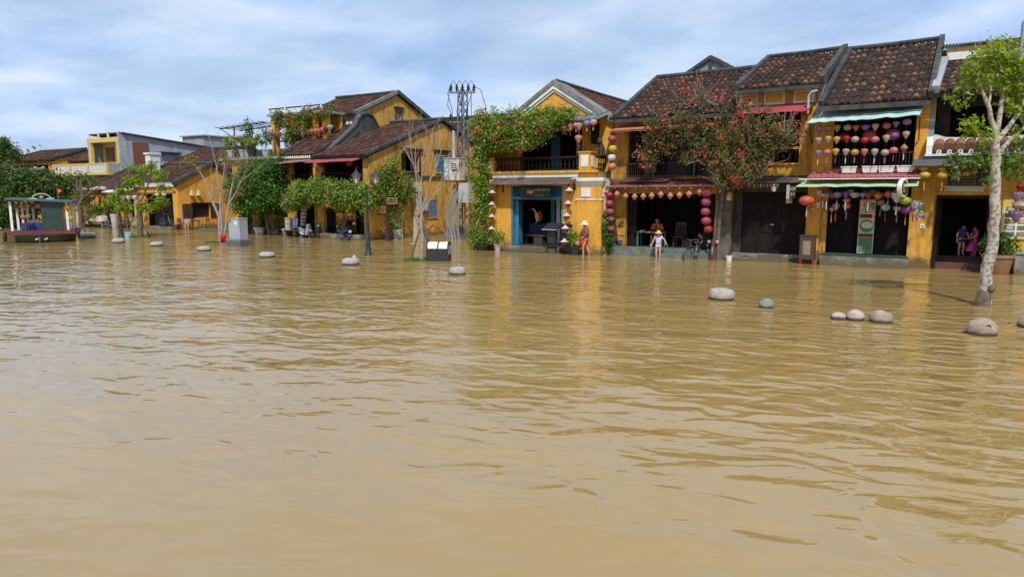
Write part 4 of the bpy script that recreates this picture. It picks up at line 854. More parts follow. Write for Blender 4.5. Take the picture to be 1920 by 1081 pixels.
# ================================================================ L: house on the right edge
def build_gold_house():
    T = thing('shophouse', 'yellow house with small decorative tiled porch roof and a black signboard over its open door', 'house', (2.5, 31.7, 0))
    MB().wall('x', 31.7, 31.95, .1, 6.5, -.14, 4.35, [(.37, 2.17, -.14, 2.88)]).build('front_wall', YEL, T)
    MB().wall('x', 32.6, 32.85, .15, 6.5, 4.35, 6.75, [(.6, 5.5, 4.4, 6.3)]).build('upper_wall', INT, T)
    MB().room(.12, 5.6, 31.96, 36, .5, 3.6).build('interior', INT, T)
    MB().room(.2, 6, 32.86, 36, 4.4, 6.6).build('upper_interior', INT, T)
    MB().box(.38, 2.16, 31.75, 32.2, -.14, .25).build('step', P('red_brown_step', (.13, .05, .04), (.08, .035, .03), 3, .7), T); MB().box(.38, 2.16, 32.2, 33.5, -.14, .5).build('upper_step', P('red_brown_step'), T)
    fr = MB().box(.37, .5, 31.66, 31.9, -.14, 2.86).box(2.04, 2.17, 31.66, 31.9, -.14, 2.86).box(.5, 2.04, 31.67, 31.9, 2.74, 2.87).build('door_frame', DARKW, T)
    MB().box(.52, .58, 31.9, 32.7, .0, 2.7).build('door_leaf', DARKW, T)
    MB().prism([(.5, 3.24), (1.95, 3.22), (1.85, 3.12), (1.9, 3.0), (.58, 3.02), (.62, 3.12)], 'y', 31.62, 31.7).build('carved_plate', P('ivory', (.55, .53, .46), (.45, .43, .37), 8), T)
    MB().box(.1, 6.5, 31.62, 31.7, 2.92, 2.98).build('band', YEL, T)
    # balcony slab and decorative roof
    MB().box(-.3, 6.5, 30.75, 31.7, 4.12, 4.34).build('porch_slab', P('slab_dark', (.10, .10, .10), (.06, .06, .06), 2, .8), T)
    MB().slab((-.55, 30.35, 3.98), (1.3, 30.35, 3.98), (1.3, 30.8, 4.25), (-.5, 30.8, 4.25), .05).build('porch_sheet', P('slab_dark'), T)
    wh = WHITE
    MB().prism([(-.12, 4.35)]+[(-.1+.12*math.sin(i*.5), 4.4+i*.09) for i in range(8)]+[(.15, 5.2), (.5, 5.08), (2.0, 5.0), (3.0, 5.08), (3.4, 5.2), (3.4, 4.35)], 'y', 31.45, 31.6).build('scroll_ridge', wh, T)
    MB().box(-.15, 3.4, 30.68, 30.95, 4.345, 4.42).build('porch_edge', wh, T)
    MB().prism([(30.9, 4.42), (31.45, 4.42), (31.45, 5.05), (31.3, 5.1), (30.9, 4.75)], 'x', -.12, .08).build('end_scroll', wh, T)
    for i in range(9):
        x = .3+i*.34
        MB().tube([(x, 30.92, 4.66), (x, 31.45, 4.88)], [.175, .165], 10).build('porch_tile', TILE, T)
        tl = MB().prism([(x-.08, 4.425), (x+.08, 4.425), (x+.08, 4.5)]+[(x+.08*math.cos(a*math.pi/6), 4.5+.07*math.sin(a*math.pi/6)) for a in range(1, 6)]+[(x-.08, 4.5)], 'y', 30.70, 30.74).build('eave_plate', WPAINT, T)
        MB().prism([(x+.04*math.cos(a*math.pi/4), 4.49+.04*math.sin(a*math.pi/4)) for a in range(8)], 'y', 30.692, 30.70).build('blue_motif', P('print_blue', (.10, .16, .35), None, 3, .5, 0), tl)
    tiled_roof(T, (.1, 30.9, 6.72), (6.5, 30.9, 6.72), (.35, 34.6, 8.35), (6.6, 34.6, 8.35), .26, 8, True, 41, .1)
    verge(T, (.02, 30.85, 6.7), (.28, 34.6, 8.35), .26, .3, GREY)
    MB().box(-.1, 6.5, 30.78, 30.9, 6.5, 6.66).build('eave_board', DARKW, T)
    m = MB()
    for i in range(60): m.tube([(.2+i*.11, 34.4, 9.0), (.2+i*.11, 38, 9.5)], .05, 6)
    m.build('corrugated_roof', P('dark_sheet'), T, kind='stuff')
    MB().wall('x', 34.7, 34.9, .3, 6.5, 8.2, 8.95).build('back_wall', CREAM, T); MB().box(.35, 6.4, 34.55, 34.68, 8.42, 8.72).build('back_ledge', WHITE, T)
    MB().box(2.75, 3.1, 34.0, 34.5, 6.8, 9.6).build('rear_pillar', GREY, T)
    MB().wall('y', .1, .3, 34.9, 42, 3.8, 8.9).build('party_wall', GREY, T)
build_gold_house()
s = thing('signboard', 'black signboard with gold lettering above the carved ivory plate on the right', 'sign', (1.25, 31.55, 3.55))
MB().box(.68, 1.95, 31.52, 31.56, 3.25, 3.98).build('board', P('sign_black'), s)
_gt = P('sign_gold2', (.42, .33, .16), None, 4, .5, 0)
text('NHAN', .17, (1.32, 31.515, 3.78), _gt, s); text('GOLD', .2, (1.3, 31.515, 3.57), _gt, s); text('JEWELRY & SILVER', .07, (1.3, 31.515, 3.42), _gt, s); text('TEL : 0905 117 788', .075, (1.3, 31.515, 3.32), _gt, s)
for i, (r, c, x, z) in enumerate([(.16, 'gold', -.13, 3.90), (.2, 'yellow', -.09, 3.64), (.15, 'gold', .45, 3.86), (.2, 'yellow', .48, 3.62), (.17, 'yellow', .95, 3.65), (.15, 'yellow', 1.22, 3.69), (.12, 'yellow', 1.45, 3.73)]):
    LT = lantern((x, 30.6, z), 'ball', r, c, '%s of the yellow lanterns from left under the decorative porch roof' % ORD[i], 'yellow lanterns under the porch', tassel='gold' if i in (1, 3) else None, tl=.45, z_stretch=.8)
for i, (s_, r, c, x, z) in enumerate([('round', .28, 'red', 3.02, 3.2), ('top', .24, 'lilac', 2.82, 2.88), ('round', .3, 'brown', 2.98, 2.52), ('top', .26, 'purple', 2.85, 2.2)]):
    LT = lantern((x, 30.7, z), s_, r, c, '%s lantern, %s from top at the right edge before the menu board' % (c, ORD[i]), 'lanterns before the menu board', i > 1, z_stretch=1.3 if s_ == 'round' else .9)
def menu():
    T = thing('menu_board', 'yellow-framed food menu board with dish photos on the right wall', 'sign', (2.95, 31.65, 1.3))
    MB().box(2.5, 3.45, 31.64, 31.68, 1.25, 2.72).build('board', P('menu_yellow', (.62, .5, .08), None, 3, .5, 0), T)
    MB().box(2.56, 3.39, 31.63, 31.64, 1.3, 2.48).build('sheet', WPAINT, T); rng = random.Random(4)
    text('MENU', .14, (2.97, 31.63, 2.6), P('sign_red'), T)
    for i in range(2):
        for j in range(5):
            cx, cz = 2.77+i*.4, 2.38-j*.235
            MB().box(cx-.17, cx+.17, 31.622, 31.63, cz-.085, cz+.085).build('photo', P('dish%d' % rng.randint(0, 2), (.2+.2*rng.random(), .2, .1), (.05, .12, .04), 12, .5, 0), T)
            MB().prism([(cx+.12*math.cos(a*math.pi/5), cz+.06*math.sin(a*math.pi/5)) for a in range(10)], 'y', 31.616, 31.622).build('plate', P('dish_p%d' % ((i+j) % 3), [(.5, .48, .4), (.1, .2, .06), (.5, .22, .1)][(i+j) % 3], None, 20, .5, 0), T)
menu()
# ================================================================ G: corner house with the big gable towards the lane
def window(T, x, y0, y1, z0, z1, mat, leaves=2, frame=None, proud=.04, cornice=False):
    """window on a wall facing +x at plane x: frame, shutter leaves with slats, cornice"""
    f = MB().box(x, x+.05, y0-.07, y0, z0, z1).box(x, x+.05, y1, y1+.07, z0, z1).box(x, x+.055, y0-.07, y1+.07, z1, z1+.07).box(x, x+.07, y0-.1, y1+.1, z0-.07, z0).build('window', frame or WPAINT, T)
    w = (y1-y0)/leaves
    for i in range(leaves):
        a, b = y0+i*w+.01, y0+(i+1)*w-.01; m = MB().box(x+.004, x+.02, a, b, z0, z1).box(x+.02, x+proud, a, a+.05, z0, z1).box(x+.02, x+proud, b-.05, b, z0, z1)
        for k in range(4): z = z0+(z1-z0)*k/3.3; m.box(x+.02, x+proud-.005, a+.05, b-.05, z, z+.05)
        m.build('shutter', mat, f)
    if cornice:
        m = MB()
        for e, h, t in ((.1, .22, .08), (.2, .3, .07), (.32, .38, .06)): m.box(x, x+.08+e*.3, y0-.1-e, y1+.1+e, z1+h, z1+h+t)
        m.build('cornice', LICHEN, f)
    return f
def build_corner_house():
    T = thing('corner_house', 'ochre two-storey corner house with wide gable, red awning and vine-covered ground floor', 'house', (-31.9, 32.2, 0))
    top = lambda y: 7.93-abs(y-39.6)*.352
    MB().wall('y', -29.85, -29.6, 32.2, 47, -.14, top, [(35.6, 37.05, 4.36, 5.5), (32.75, 33.3, 1.6, 2.75)], brk=(39.6,)).build('gable_wall', YEL2, T)
    MB().wall('x', 32.2, 32.45, -34.25, -29.86, -.14, 5.2, [(-33.75, -30.2, -.14, 3.1), (-33.75, -30.2, 3.62, 5.1)]).build('front_wall', YEL2, T)
    MB().wall('y', -34.3, -34.1, 32.46, 47, -.14, top, brk=(39.6,)).build('far_side_wall', YEL2, T); MB().wall('x', 46.8, 47, -34.1, -29.86, -.14, 5.2).build('rear_wall', YEL2, T)
    MB().room(-34.05, -29.9, 32.46, 36.5, .35, 3.3).build('interior', INT, T); MB().room(-34.05, -29.9, 32.46, 35, 3.55, 5.2).build('upper_interior', INT, T)
    MB().box(-33.7, -31.9, 33.2, 33.3, .36, 3.2).build('porch_wall', YEL3, T)
    for i in range(3): MB().box(-31.85+i*.55, -31.33+i*.55, 33.4, 33.45, .36, 2.9).build('door_leaf', DARKW, T)
    MB().box(-33.7, -30.2, 31.7, 32.2, -.14, .34).build('porch_step', CONC, T)
    MB().box(-29.6, -29.5, 32.2, 47, 3.95, 4.1).build('wall_band', LICHEN, T)
    rail = MB().bar((-33.75, 32.12, 4.2), (-30.2, 32.12, 4.2), .07).bar((-33.75, 32.12, 3.68), (-30.2, 32.12, 3.68), .05).build('balcony_rail', DARKW, T)
    bar = MB().box(-.02, .02, -.02, .02, 0, .5).mesh('rail_bar'); bar.materials.append(DARKW)
    for i in range(26): inst('rail_bar', bar, rail, Matrix.Translation((-33.7+i*.138, 32.12, 3.69)))
    RC = P('red_canvas')
    awning(T, 'red_awning', (-34.2, 32.18, 5.22), (-30.0, 32.18, 5.22), (-30.1, 31.2, 4.9), (-34.3, 31.2, 4.86), RC, seed=12)
    for x in (-33.9, -30.3): MB().bar((x, 32.15, 4.3), (x, 31.3, 4.88), .035).build('awning_strut', IRON, T)
    el, er, rl, rr = (-34.35, 31.9, 5.25), (-29.5, 31.9, 5.25), (-34.35, 39.6, 7.95), (-29.5, 39.6, 7.95)
    tiled_roof(T, el, er, rl, rr, .25, 15, False, 51, .09); tiled_roof(T, (-29.5, 47.2, 5.3), (-34.35, 47.2, 5.3), (-29.5, 39.62, 7.95), (-34.35, 39.62, 7.95), .25, 12, False, 52, .09)
    verge(T, (-29.5, 31.8, 5.2), (-29.5, 39.65, 7.98), .2, .17); verge(T, (-29.5, 47.2, 5.25), (-29.5, 39.55, 7.98), .2, .17); ridge(T, (-34.3, 39.6, 8.1), (-29.4, 39.6, 8.1), .12)
    MB().box(-34.3, -29.5, 31.8, 31.9, 5.05, 5.2).build('eave_board', DARKW, T)
    # lane-side windows
    f = window(T, -29.6, 38.9, 40.2, 4.36, 5.5, BLUE, 2, YEL2, cornice=True)
    f = window(T, -29.6, 37.95, 38.9, 1.25, 2.45, P('blue_grey', (.12, .18, .24), (.08, .12, .16), 5, .6), 2, YEL2)
    f = MB().box(-29.6, -29.54, 35.5, 35.6, 4.3, 5.56).box(-29.6, -29.54, 37.05, 37.15, 4.3, 5.56).box(-29.6, -29.52, 35.45, 37.2, 4.2, 4.3).box(-29.61, -29.55, 36.3, 36.36, 4.36, 5.5).build('window', DARKW, T)
    MB().box(-29.8, -29.76, 36.4, 37.0, 4.4, 5.48).build('inner_shutter', P('navy', (.05, .06, .14)), f)
    MB().slab((-29.56, 35.55, 4.36), (-29.2, 34.7, 4.36), (-29.2, 34.7, 5.5), (-29.56, 35.55, 5.5), .04).build('open_shutter', DARKW, f)
    m = MB()
    for e, h, t in ((.1, .16, .08), (.2, .24, .07), (.32, .31, .06)): m.box(-29.6, -29.52+e*.3, 35.5-e, 37.15+e, 5.5+h, 5.5+h+t)
    m.build('cornice', LICHEN, f)
    MB().box(-29.84, -29.8, 32.75, 33.3, 1.6, 2.75).build('lower_window', DARKW, T)
    MB().tube([(-29.5, 34.6, 5.4), (-29.2, 34.6, 5.65), (-28.8, 34.5, 5.7)], .03, 6).ball((-28.75, 34.45, 5.66), .16, .16, .07).build('wall_lamp', STEEL, T)
    MB().tube([(-29.5, 35.0, 0), (-29.5, 35.0, 1.9)], .05, 8).build('drain_pipe', WPAINT, T)
build_corner_house()
t = thing('utility_column', 'cream utility column with meter box against the ochre gable wall', 'utility column', (-29.35, 36.4, 0))
MB().box(-29.55, -29.2, 36.2, 36.65, -.14, 3.0).build('column', P('cream_paint', (.52, .47, .36), (.4, .36, .27), 3, .7), t)
MB().bev(-29.55, -29.1, 36.1, 36.75, 3.02, 3.6, .03).build('cap_box', P('cream_paint'), t); MB().box(-29.58, -29.3, 37.1, 37.55, 1.75, 2.6).build('meter_box', GREYP, t)
MB().tube([(-29.4, 37.3, 1.75), (-29.4, 37.25, 1.5), (-29.4, 37.0, 1.4), (-29.4, 36.7, 1.6)], .03, 6).build('conduit', IRON, t)
MB().box(-29.2, -29.19, 36.3, 36.55, 1.3, 1.5).build('warning_sticker', P('sticker_red', (.5, .05, .04), None, 3, .5, 0), t)
for i, (x, c) in enumerate(((-33.4, 'crimson'), (-30.9, 'red'))): lantern((x, 31.8, 4.75), 'ball', .22, c, 'dark red lantern, %s from left under the red awning of the corner house' % ORD[i], 'lanterns under the red awning', z_stretch=.9)

# ================================================================ F: house with the curved fire wall
def build_firewall_house():
    T = thing('shophouse', 'narrow house with grey curved fire wall rising over its dark tiled roof', 'house', (-35.8, 32.5, 0))
    MB().wall('x', 32.5, 32.75, -37.5, -34.5, -.14, 5.4, [(-36.9, -34.9, .28, 3.0), (-36.95, -34.9, 3.6, 5.1)]).build('front_wall', YEL2, T)
    MB().room(-37.3, -34.6, 32.76, 36, .3, 3.3).build('interior', INT, T); MB().room(-37.3, -34.6, 32.76, 35, 3.5, 5.2).build('upper_interior', INT, T)
    MB().wall('y', -37.6, -37.4, 32.6, 43, -.14, 5.4).build('far_side_wall', YEL2, T)
    prof = [(32.4, 5.15), (33.4, 5.65), (35.0, 6.75), (36.1, 7.55), (36.35, 8.0), (36.7, 8.35), (37.25, 8.5), (37.8, 8.38), (38.15, 8.0), (38.5, 7.5), (40, 6.6), (42.4, 5.4)]
    MB().prism(prof+[(42.4, 5.0), (32.4, 5.0)], 'x', -34.62, -34.4).build('fire_wall', LICHEN, T)
    m = MB()
    for a, b in zip(prof[:-1], prof[1:]): m.bar((-34.51, a[0], a[1]+.05), (-34.51, b[0], b[1]+.05), .4, .14)
    m.build('wall_coping', P('coping_dark', (.05, .05, .05), (.10, .10, .095), 3, .9), T)
    m = MB().bar((-34.38, 33.4, 5.3), (-34.38, 36.4, 7.35), .05, .3); m.box(-34.4, -34.36, 36.6, 37.3, 6.9, 7.4); m.build('wall_relief', P('coping_dark'), T)
    tiled_roof(T, (-37.6, 32.3, 5.4), (-34.65, 32.3, 5.4), (-37.6, 37.2, 7.75), (-34.65, 37.2, 7.75), .25, 11, False, 61, .09)
    tiled_roof(T, (-34.65, 42, 5.4), (-37.6, 42, 5.4), (-34.65, 37.22, 7.75), (-37.6, 37.22, 7.75), .25, 9, False, 62, .09)
    verge(T, (-37.62, 32.2, 5.4), (-37.62, 37.2, 7.78), .2, .24)
    rd = MB().box(-37.6, -34.7, 37.1, 37.3, 7.75, 8.05).box(-37.65, -34.7, 37.05, 37.35, 8.05, 8.13).build('ridge_band', P('coping_dark'), T)
    for i in range(6): MB().box(-36.9+i*.34, -36.68+i*.34, 37.07, 37.1, 7.82, 8.02).build('ridge_fret', WPAINT, rd)
    for i in range(14): MB().prism([(-37.5+i*.2, 5.22), (-37.38+i*.2, 5.22), (-37.38+i*.2, 5.34), (-37.44+i*.2, 5.38), (-37.5+i*.2, 5.34)], 'y', 32.18, 32.22).build('eave_plate', WPAINT, T)
    awning(T, 'brown_awning', (-37.4, 32.46, 5.12), (-34.7, 32.46, 5.16), (-34.7, 31.5, 4.98), (-38.0, 31.5, 4.85), P('faded_canvas', (.30, .17, .12), (.22, .12, .09), 2, .8), seed=14)
    MB().bar((-36.95, 32.45, 4.15), (-34.9, 32.45, 4.15), .06).build('balcony_rail', DARKW, T)
    for i in range(14): MB().box(-36.9+i*.145, -36.87+i*.145, 32.43, 32.47, 3.6, 4.13).build('rail_bar', DARKW, T)
    MB().box(-36.3, -35.2, 33.5, 33.56, 3.6, 4.9).build('red_curtain', P('dark_red', (.10, .015, .02)), T)
build_firewall_house()

# ================================================================ E: yellow house behind with the high gable
def build_high_gable():
    T = thing('high_gable_house', 'tall yellow house behind with a plain gable and one small blue window', 'house', (-39.5, 38.4, 0))
    top = lambda y: 10.66-abs(y-43.0)*.415
    MB().wall('y', -36.75, -36.5, 38.4, 47.6, -.14, top, [(42.9, 43.5, 8.5, 9.3)], brk=(43.0,)).build('gable_wall', YEL2, T)
    MB().wall('x', 38.4, 38.65, -42.8, -36.76, -.14, 8.65).build('front_wall', YEL2, T); MB().wall('y', -43.0, -42.8, 38.4, 47.6, -.14, top, brk=(43.0,)).build('far_gable_wall', YEL2, T); MB().wall('x', 47.4, 47.6, -42.8, -36.76, -.14, 8.65).build('rear_wall', YEL2, T)
    w = MB().box(-36.5, -36.42, 42.8, 42.9, 8.42, 9.38).box(-36.5, -36.42, 43.5, 43.6, 8.42, 9.38).box(-36.5, -36.4, 42.7, 43.7, 9.38, 9.5).box(-36.5, -36.4, 42.7, 43.7, 8.34, 8.42).build('window', LICHEN, T)
    MB().box(-36.7, -36.66, 42.9, 43.5, 8.5, 9.3).build('pane', P('pane_sky', (.35, .45, .55), (.3, .4, .5), 3, .1, 0), w)
    MB().box(-36.5, -36.35, 42.6, 43.8, 9.6, 9.7).build('hood', LICHEN, w)
    tiled_roof(T, (-43.1, 38.2, 8.7), (-36.4, 38.2, 8.7), (-43.1, 43.0, 10.7), (-36.4, 43.0, 10.7), .26, 11, False, 71, .09); tiled_roof(T, (-36.4, 47.8, 8.7), (-43.1, 47.8, 8.7), (-36.4, 43.02, 10.7), (-43.1, 43.02, 10.7), .26, 9, False, 72, .09)
    verge(T, (-36.4, 38.1, 8.66), (-36.4, 43.05, 10.74), .26, .24, COPING); verge(T, (-36.4, 47.9, 8.66), (-36.4, 42.95, 10.74), .26, .3); ridge(T, (-43.1, 43, 10.85), (-36.3, 43, 10.85), .12)
build_high_gable()
# ================================================================ D: terrace house
def build_terrace_house():
    T = thing('terrace_house', 'yellow house with roof terrace, steel pergola and vine-topped loggia behind the dense green tree', 'house', (-42, 33.5, 0))
    MB().wall('x', 33.6, 33.85, -44.4, -37.65, -.14, 5.3, [(-41.9, -41.0, .09, 2.4), (-43.9, -42.6, .09, 2.6), (-43.6, -42.4, 3.4, 4.7)]).build('front_wall', YEL2, T)
    MB().wall('y', -44.6, -44.4, 33.6, 44, -.14, 5.3).build('far_side_wall', YEL2, T)
    MB().room(-44.3, -37.7, 33.86, 37, .1, 2.9).build('interior', INT, T); MB().room(-44.3, -37.7, 33.86, 36, 3.2, 5.1).build('upper_interior', INT, T)
    MB().box(-45.6, -37.62, 33.3, 38.3, 5.31, 5.5).build('terrace_slab', CONC, T)
    MB().box(-40.1, -38.6, 33.5, 33.6, 1.35, 2.95).box(-40.0, -38.7, 33.46, 33.5, 1.45, 2.85).build('shop_board', P('board_dark', (.05, .055, .06)), T)
    MB().box(-48.4, -37.7, 32.9, 33.6, -.14, .16).build('pavement_step', CONC, T)
    # loggia on the terrace
    for x in (-41.4, -39.45, -37.3, -36.2): MB().box(x-.2, x+.2, 34.9, 35.3, 5.5, 8.45).build('loggia_post', YEL, T)
    MB().wall('x', 36.6, 36.8, -41.6, -36.3, 5.5, 8.5, [(-41.2, -40.4, 5.5, 7.6), (-39.2, -37.4, 6.3, 7.7)]).build('loggia_wall', YEL2, T); MB().room(-41.5, -36.4, 36.8, 38.3, 5.51, 8.4).build('loggia_interior', INT, T)
    MB().box(-40.7, -40.5, 36.5, 36.6, 5.5, 7.5).build('loggia_door', P('teal_door', (.10, .22, .23)), T)
    MB().box(-41.8, -36.1, 34.7, 36.8, 8.46, 8.6).build('loggia_roof', CONC, T)
    for x in (-41.7, -39.9, -38.1, -36.3): MB().box(x-.07, x+.07, 34.75, 34.9, 8.6, 9.0).build('roof_post', WPAINT, T)
    MB().bar((-41.7, 34.82, 8.98), (-36.2, 34.82, 8.98), .08).build('roof_rail', DARKW, T)
    MB().box(-39.2, -37.5, 34.95, 35.05, 6.05, 6.6).build('parapet', WPAINT, T)
    pg = MB()
    for y in (34.2, 36.0): pg.bar((-46.6, y, 7.75), (-41.3, y, 8.0), .07)
    for i in range(8): pg.bar((-46.3+i*.68, 33.6, 7.8+i*.032), (-46.3+i*.68, 36.4, 7.8+i*.032), .045)
    for x in (-44.9, -42.9): pg.bar((x, 34.2, 5.5), (x, 34.2, 7.85), .07)
    pg.bar((-46.4, 34.2, 7.72), (-44.9, 34.2, 7.0), .04); pg.bar((-41.3, 34.2, 7.0), (-42.0, 34.2, 7.9), .04)
    pg.build('pergola', IRON, T)
    MB().bar((-45.5, 33.4, 6.3), (-41.6, 33.4, 6.3), .04).build('terrace_rail', IRON, T)
    for i in range(7): MB().bar((-45.4+i*.6, 33.4, 5.5), (-45.4+i*.6, 33.4, 6.3), .025).build('terrace_rail_bar', IRON, T)
build_terrace_house()
_tl = [(-41.51, 7.28), (-41.0, 7.15), (-40.65, 7.13), (-38.9, 7.27), (-38.23, 7.03), (-38.04, 7.23), (-37.59, 7.21), (-37.22, 7.19), (-36.86, 7.2), (-36.53, 7.19), (-36.13, 7.27), (-35.88, 7.31), (-35.49, 7.39)]
for i, (x, z) in enumerate(_tl): lantern((x, 34.75, z), 'garlic', .23, ['pink', 'peach', 'peach', 'olive', 'pink', 'cream', 'gold', 'pink', 'gold', 'pink', 'gold', 'crimson', 'cream'][i], '%s from left in the lantern row along the vine-topped loggia' % ORD[i], 'loggia lantern row', i % 2 == 0, z_stretch=.9)
_tl = [(-45.01, 7.05), (-44.63, 7.01), (-44.33, 7.0), (-43.96, 6.98), (-43.7, 7.0), (-43.25, 6.95), (-42.6, 6.82), (-42.3, 6.97), (-42.7, 6.4), (-40.99, 6.71)]
for i, (x, z) in enumerate(_tl): lantern((x, 34.2, z), 'garlic', .21, 'peach' if i % 3 else 'pink', '%s from left of the pink lanterns under the steel pergola' % ORD[i], 'pergola lanterns', i % 2 == 1, z_stretch=.9)
for i, (x, z, c) in enumerate([(-42.87, 5.1, 'lilac'), (-42.55, 5.0, 'gold'), (-42.18, 5.0, 'yellow'), (-41.81, 5.08, 'peach'), (-44.5, 5.05, 'orange'), (-41.36, 5.1, 'crimson')]): lantern((x, 32.9, z), 'ball', .19, c, '%s lantern hanging below the terrace edge above the dense tree' % {'lilac': 'pale lilac', 'gold': 'golden', 'crimson': 'dark crimson'}.get(c, c), 'lanterns below the terrace edge', z_stretch=.9)
for i, (x, z, c) in enumerate([(-43.35, 1.75, 'blue'), (-42.9, 1.85, 'teal'), (-42.5, 1.75, 'violet'), (-41.23, 1.6, 'red')]): lantern((x, 32.7, z), 'garlic' if i == 3 else 'ball', .2, c, '%s lantern hanging low at the yellow wall under the dense tree' % c, 'lanterns under the dense tree')

# ================================================================ C and the far houses
def build_gable_cottage():
    T = thing('cottage', 'single-storey yellow house with gable side, dark doors and notice board by the bare tree', 'house', (-53.8, 33.5, 0))
    top = lambda y: 5.15-abs(y-36.6)*.49
    MB().wall('y', -51.45, -51.2, 33.5, 39.8, -.14, top, [(34.65, 36.25, .92, 2.05)], brk=(36.6,)).build('gable_wall', YEL, T)
    MB().wall('x', 33.5, 33.75, -56.6, -51.46, -.14, 3.5, [(-55.9, -51.8, -.14, 2.85)]).build('front_wall', YEL, T)
    MB().room(-56.4, -51.5, 33.76, 37, .2, 3.2).build('interior', INT, T); panel_door(T, -55.3, -51.85, 33.95, .25, 2.8, 6, DARKW)
    MB().wall('y', -56.8, -56.6, 33.5, 39.8, -.14, top, brk=(36.6,)).build('far_side_wall', YEL2, T); MB().wall('x', 39.6, 39.8, -56.6, -51.46, -.14, 3.5).build('rear_wall', YEL2, T)
    MB().box(-56.6, -51.3, 32.7, 33.5, -.14, .22).build('step', CONC, T); MB().box(-51.9, -51.25, 33.4, 33.5, -.14, 3.4).build('corner_pier', YEL, T)
    tiled_roof(T, (-56.8, 33.2, 3.62), (-51.1, 33.2, 3.62), (-56.8, 36.6, 5.28), (-51.1, 36.6, 5.28), .26, 8, False, 81, .09); tiled_roof(T, (-51.1, 40, 3.62), (-56.8, 40, 3.62), (-51.1, 36.62, 5.28), (-56.8, 36.62, 5.28), .26, 7, False, 82, .09)
    verge(T, (-51.1, 33.1, 3.58), (-51.1, 36.65, 5.3), .26, .3); verge(T, (-51.1, 40, 3.6), (-51.1, 36.55, 5.3), .26, .3); ridge(T, (-56.8, 36.6, 5.42), (-51, 36.6, 5.42), .12)
    e = MB().box(-56.8, -51.2, 33.02, 33.1, 3.42, 3.56).build('eave_fascia', WPAINT, T)
    for i in range(22): MB().box(-56.7+i*.25, -56.58+i*.25, 32.98, 33.02, 3.5, 3.72).build('eave_plate', WPAINT, e)
    w = MB().box(-51.2, -51.14, 34.55, 34.65, .85, 2.12).box(-51.2, -51.14, 36.25, 36.35, .85, 2.12).box(-51.2, -51.12, 34.5, 36.4, 2.05, 2.14).build('window', DARKW, T)
    for a, b in ((33.75, 34.55), (36.35, 37.1)): MB().box(-51.18, -51.13, a, b, .92, 2.05).build('shutter', BROWNW, w)
    for i in range(6): MB().box(-51.36, -51.33, 34.85+i*.24, 34.88+i*.24, .92, 2.05).build('window_bar', IRON, w)
    MB().box(-51.2, -51.15, 33.6, 33.66, .5, 2.0).box(-51.2, -51.16, 33.8, 34.4, .55, 1.95).build('notice_board', P('board_white', (.42, .44, .46), (.3, .32, .34), 12, .6), T)
build_gable_cottage()
for i in range(4):
    x = -51.0 if i > 1 else -53.0+i*.9; y = 32.8 if i < 2 else 34.5+(i-2)*.6
    t = thing('cone_lamp', ['wicker cone lamp left of the dark doors of the gable cottage', 'wicker cone lamp right of the dark doors of the gable cottage', 'wicker cone lamp at the front of the cottage gable', 'wicker cone lamp at the middle of the cottage gable'][i], 'lamp', (x, y, 2.9), 0, 'wicker cone lamps on the cottage')
    MB().lathe([(.19, -.22), (.12, .08), (.03, .22)], (x, y, 2.95), 10).build('shade', P('wicker'), t)
def row_house(label, x0, x1, yf, ze, yr, zr, wm, doors, seed, cat='house', name='row_house', ridge_mat=None):
    T = thing(name, label, cat, ((x0+x1)/2, yf, 0)); k = (zr-ze)/(yr-yf+.3)
    top = lambda y: zr-.12-abs(y-yr)*k
    yb = 2*yr-yf
    MB().wall('x', yf, yf+.25, x0, x1, -.14, ze-.1, [(a, b, z0, z1) for a, b, z0, z1, _ in doors]).build('front_wall', wm, T)
    for xx, nm in ((x0-.02, 'left_wall'), (x1-.2, 'right_wall')): MB().wall('y', xx, xx+.22, yf+.26, yb, -.14, top, brk=(yr,)).build(nm, wm, T)
    MB().room(x0+.25, x1-.25, yf+.27, yf+2.5, .15, ze-.15).build('interior', INT, T)
    for a, b, z0, z1, m in doors:
        if m: panel_door(T, a, b, yf+.12, max(z0, .1), z1, 2, m, 'door_leaf' if z0 < .3 else 'window_shutter')
    tiled_roof(T, (x0-.1, yf-.35, ze), (x1+.1, yf-.35, ze), (x0-.1, yr, zr), (x1+.1, yr, zr), .28, 8, False, seed, .1)
    tiled_roof(T, (x1+.1, yb+.3, ze), (x0-.1, yb+.3, ze), (x1+.1, yr+.02, zr), (x0-.1, yr+.02, zr), .28, 7, False, seed+1, .1)
    verge(T, (x0-.1, yf-.4, ze), (x0-.1, yr, zr), .22, .24); verge(T, (x1+.1, yf-.4, ze), (x1+.1, yr, zr), .22, .24); ridge(T, (x0-.15, yr, zr+.12), (x1+.15, yr, zr+.12), .12)
    return T
T = row_house('low yellow house with brown door and white lanterns at far left', -63.4, -58.3, 33.1, 3.2, 36.6, 5.0, YEL2, [(-61.5, -59.6, .2, 2.55, BROWNW)], 91)
MB().box(-63.3, -58.4, 32.3, 33.1, -.14, .22).build('step', CONC, T)
T = row_house('low cream house with dark windows between the lantern house and the gable cottage', -58.1, -56.95, 33.3, 3.5, 36.6, 5.1, CREAM, [(-57.8, -57.2, .9, 2.4, DARKW)], 93)
T2 = MB().slab((-60.0, 32.2, 3.0), (-56.7, 32.2, 3.0), (-56.7, 33.2, 3.35), (-60.0, 33.2, 3.35), .05).build('white_canopy', WPAINT, T)
MB().box(-57.9, -57.1, 35.0, 35.8, 4.3, 6.2).box(-58.0, -57.0, 34.9, 35.9, 6.2, 6.35).build('white_chimney', WPAINT, T)
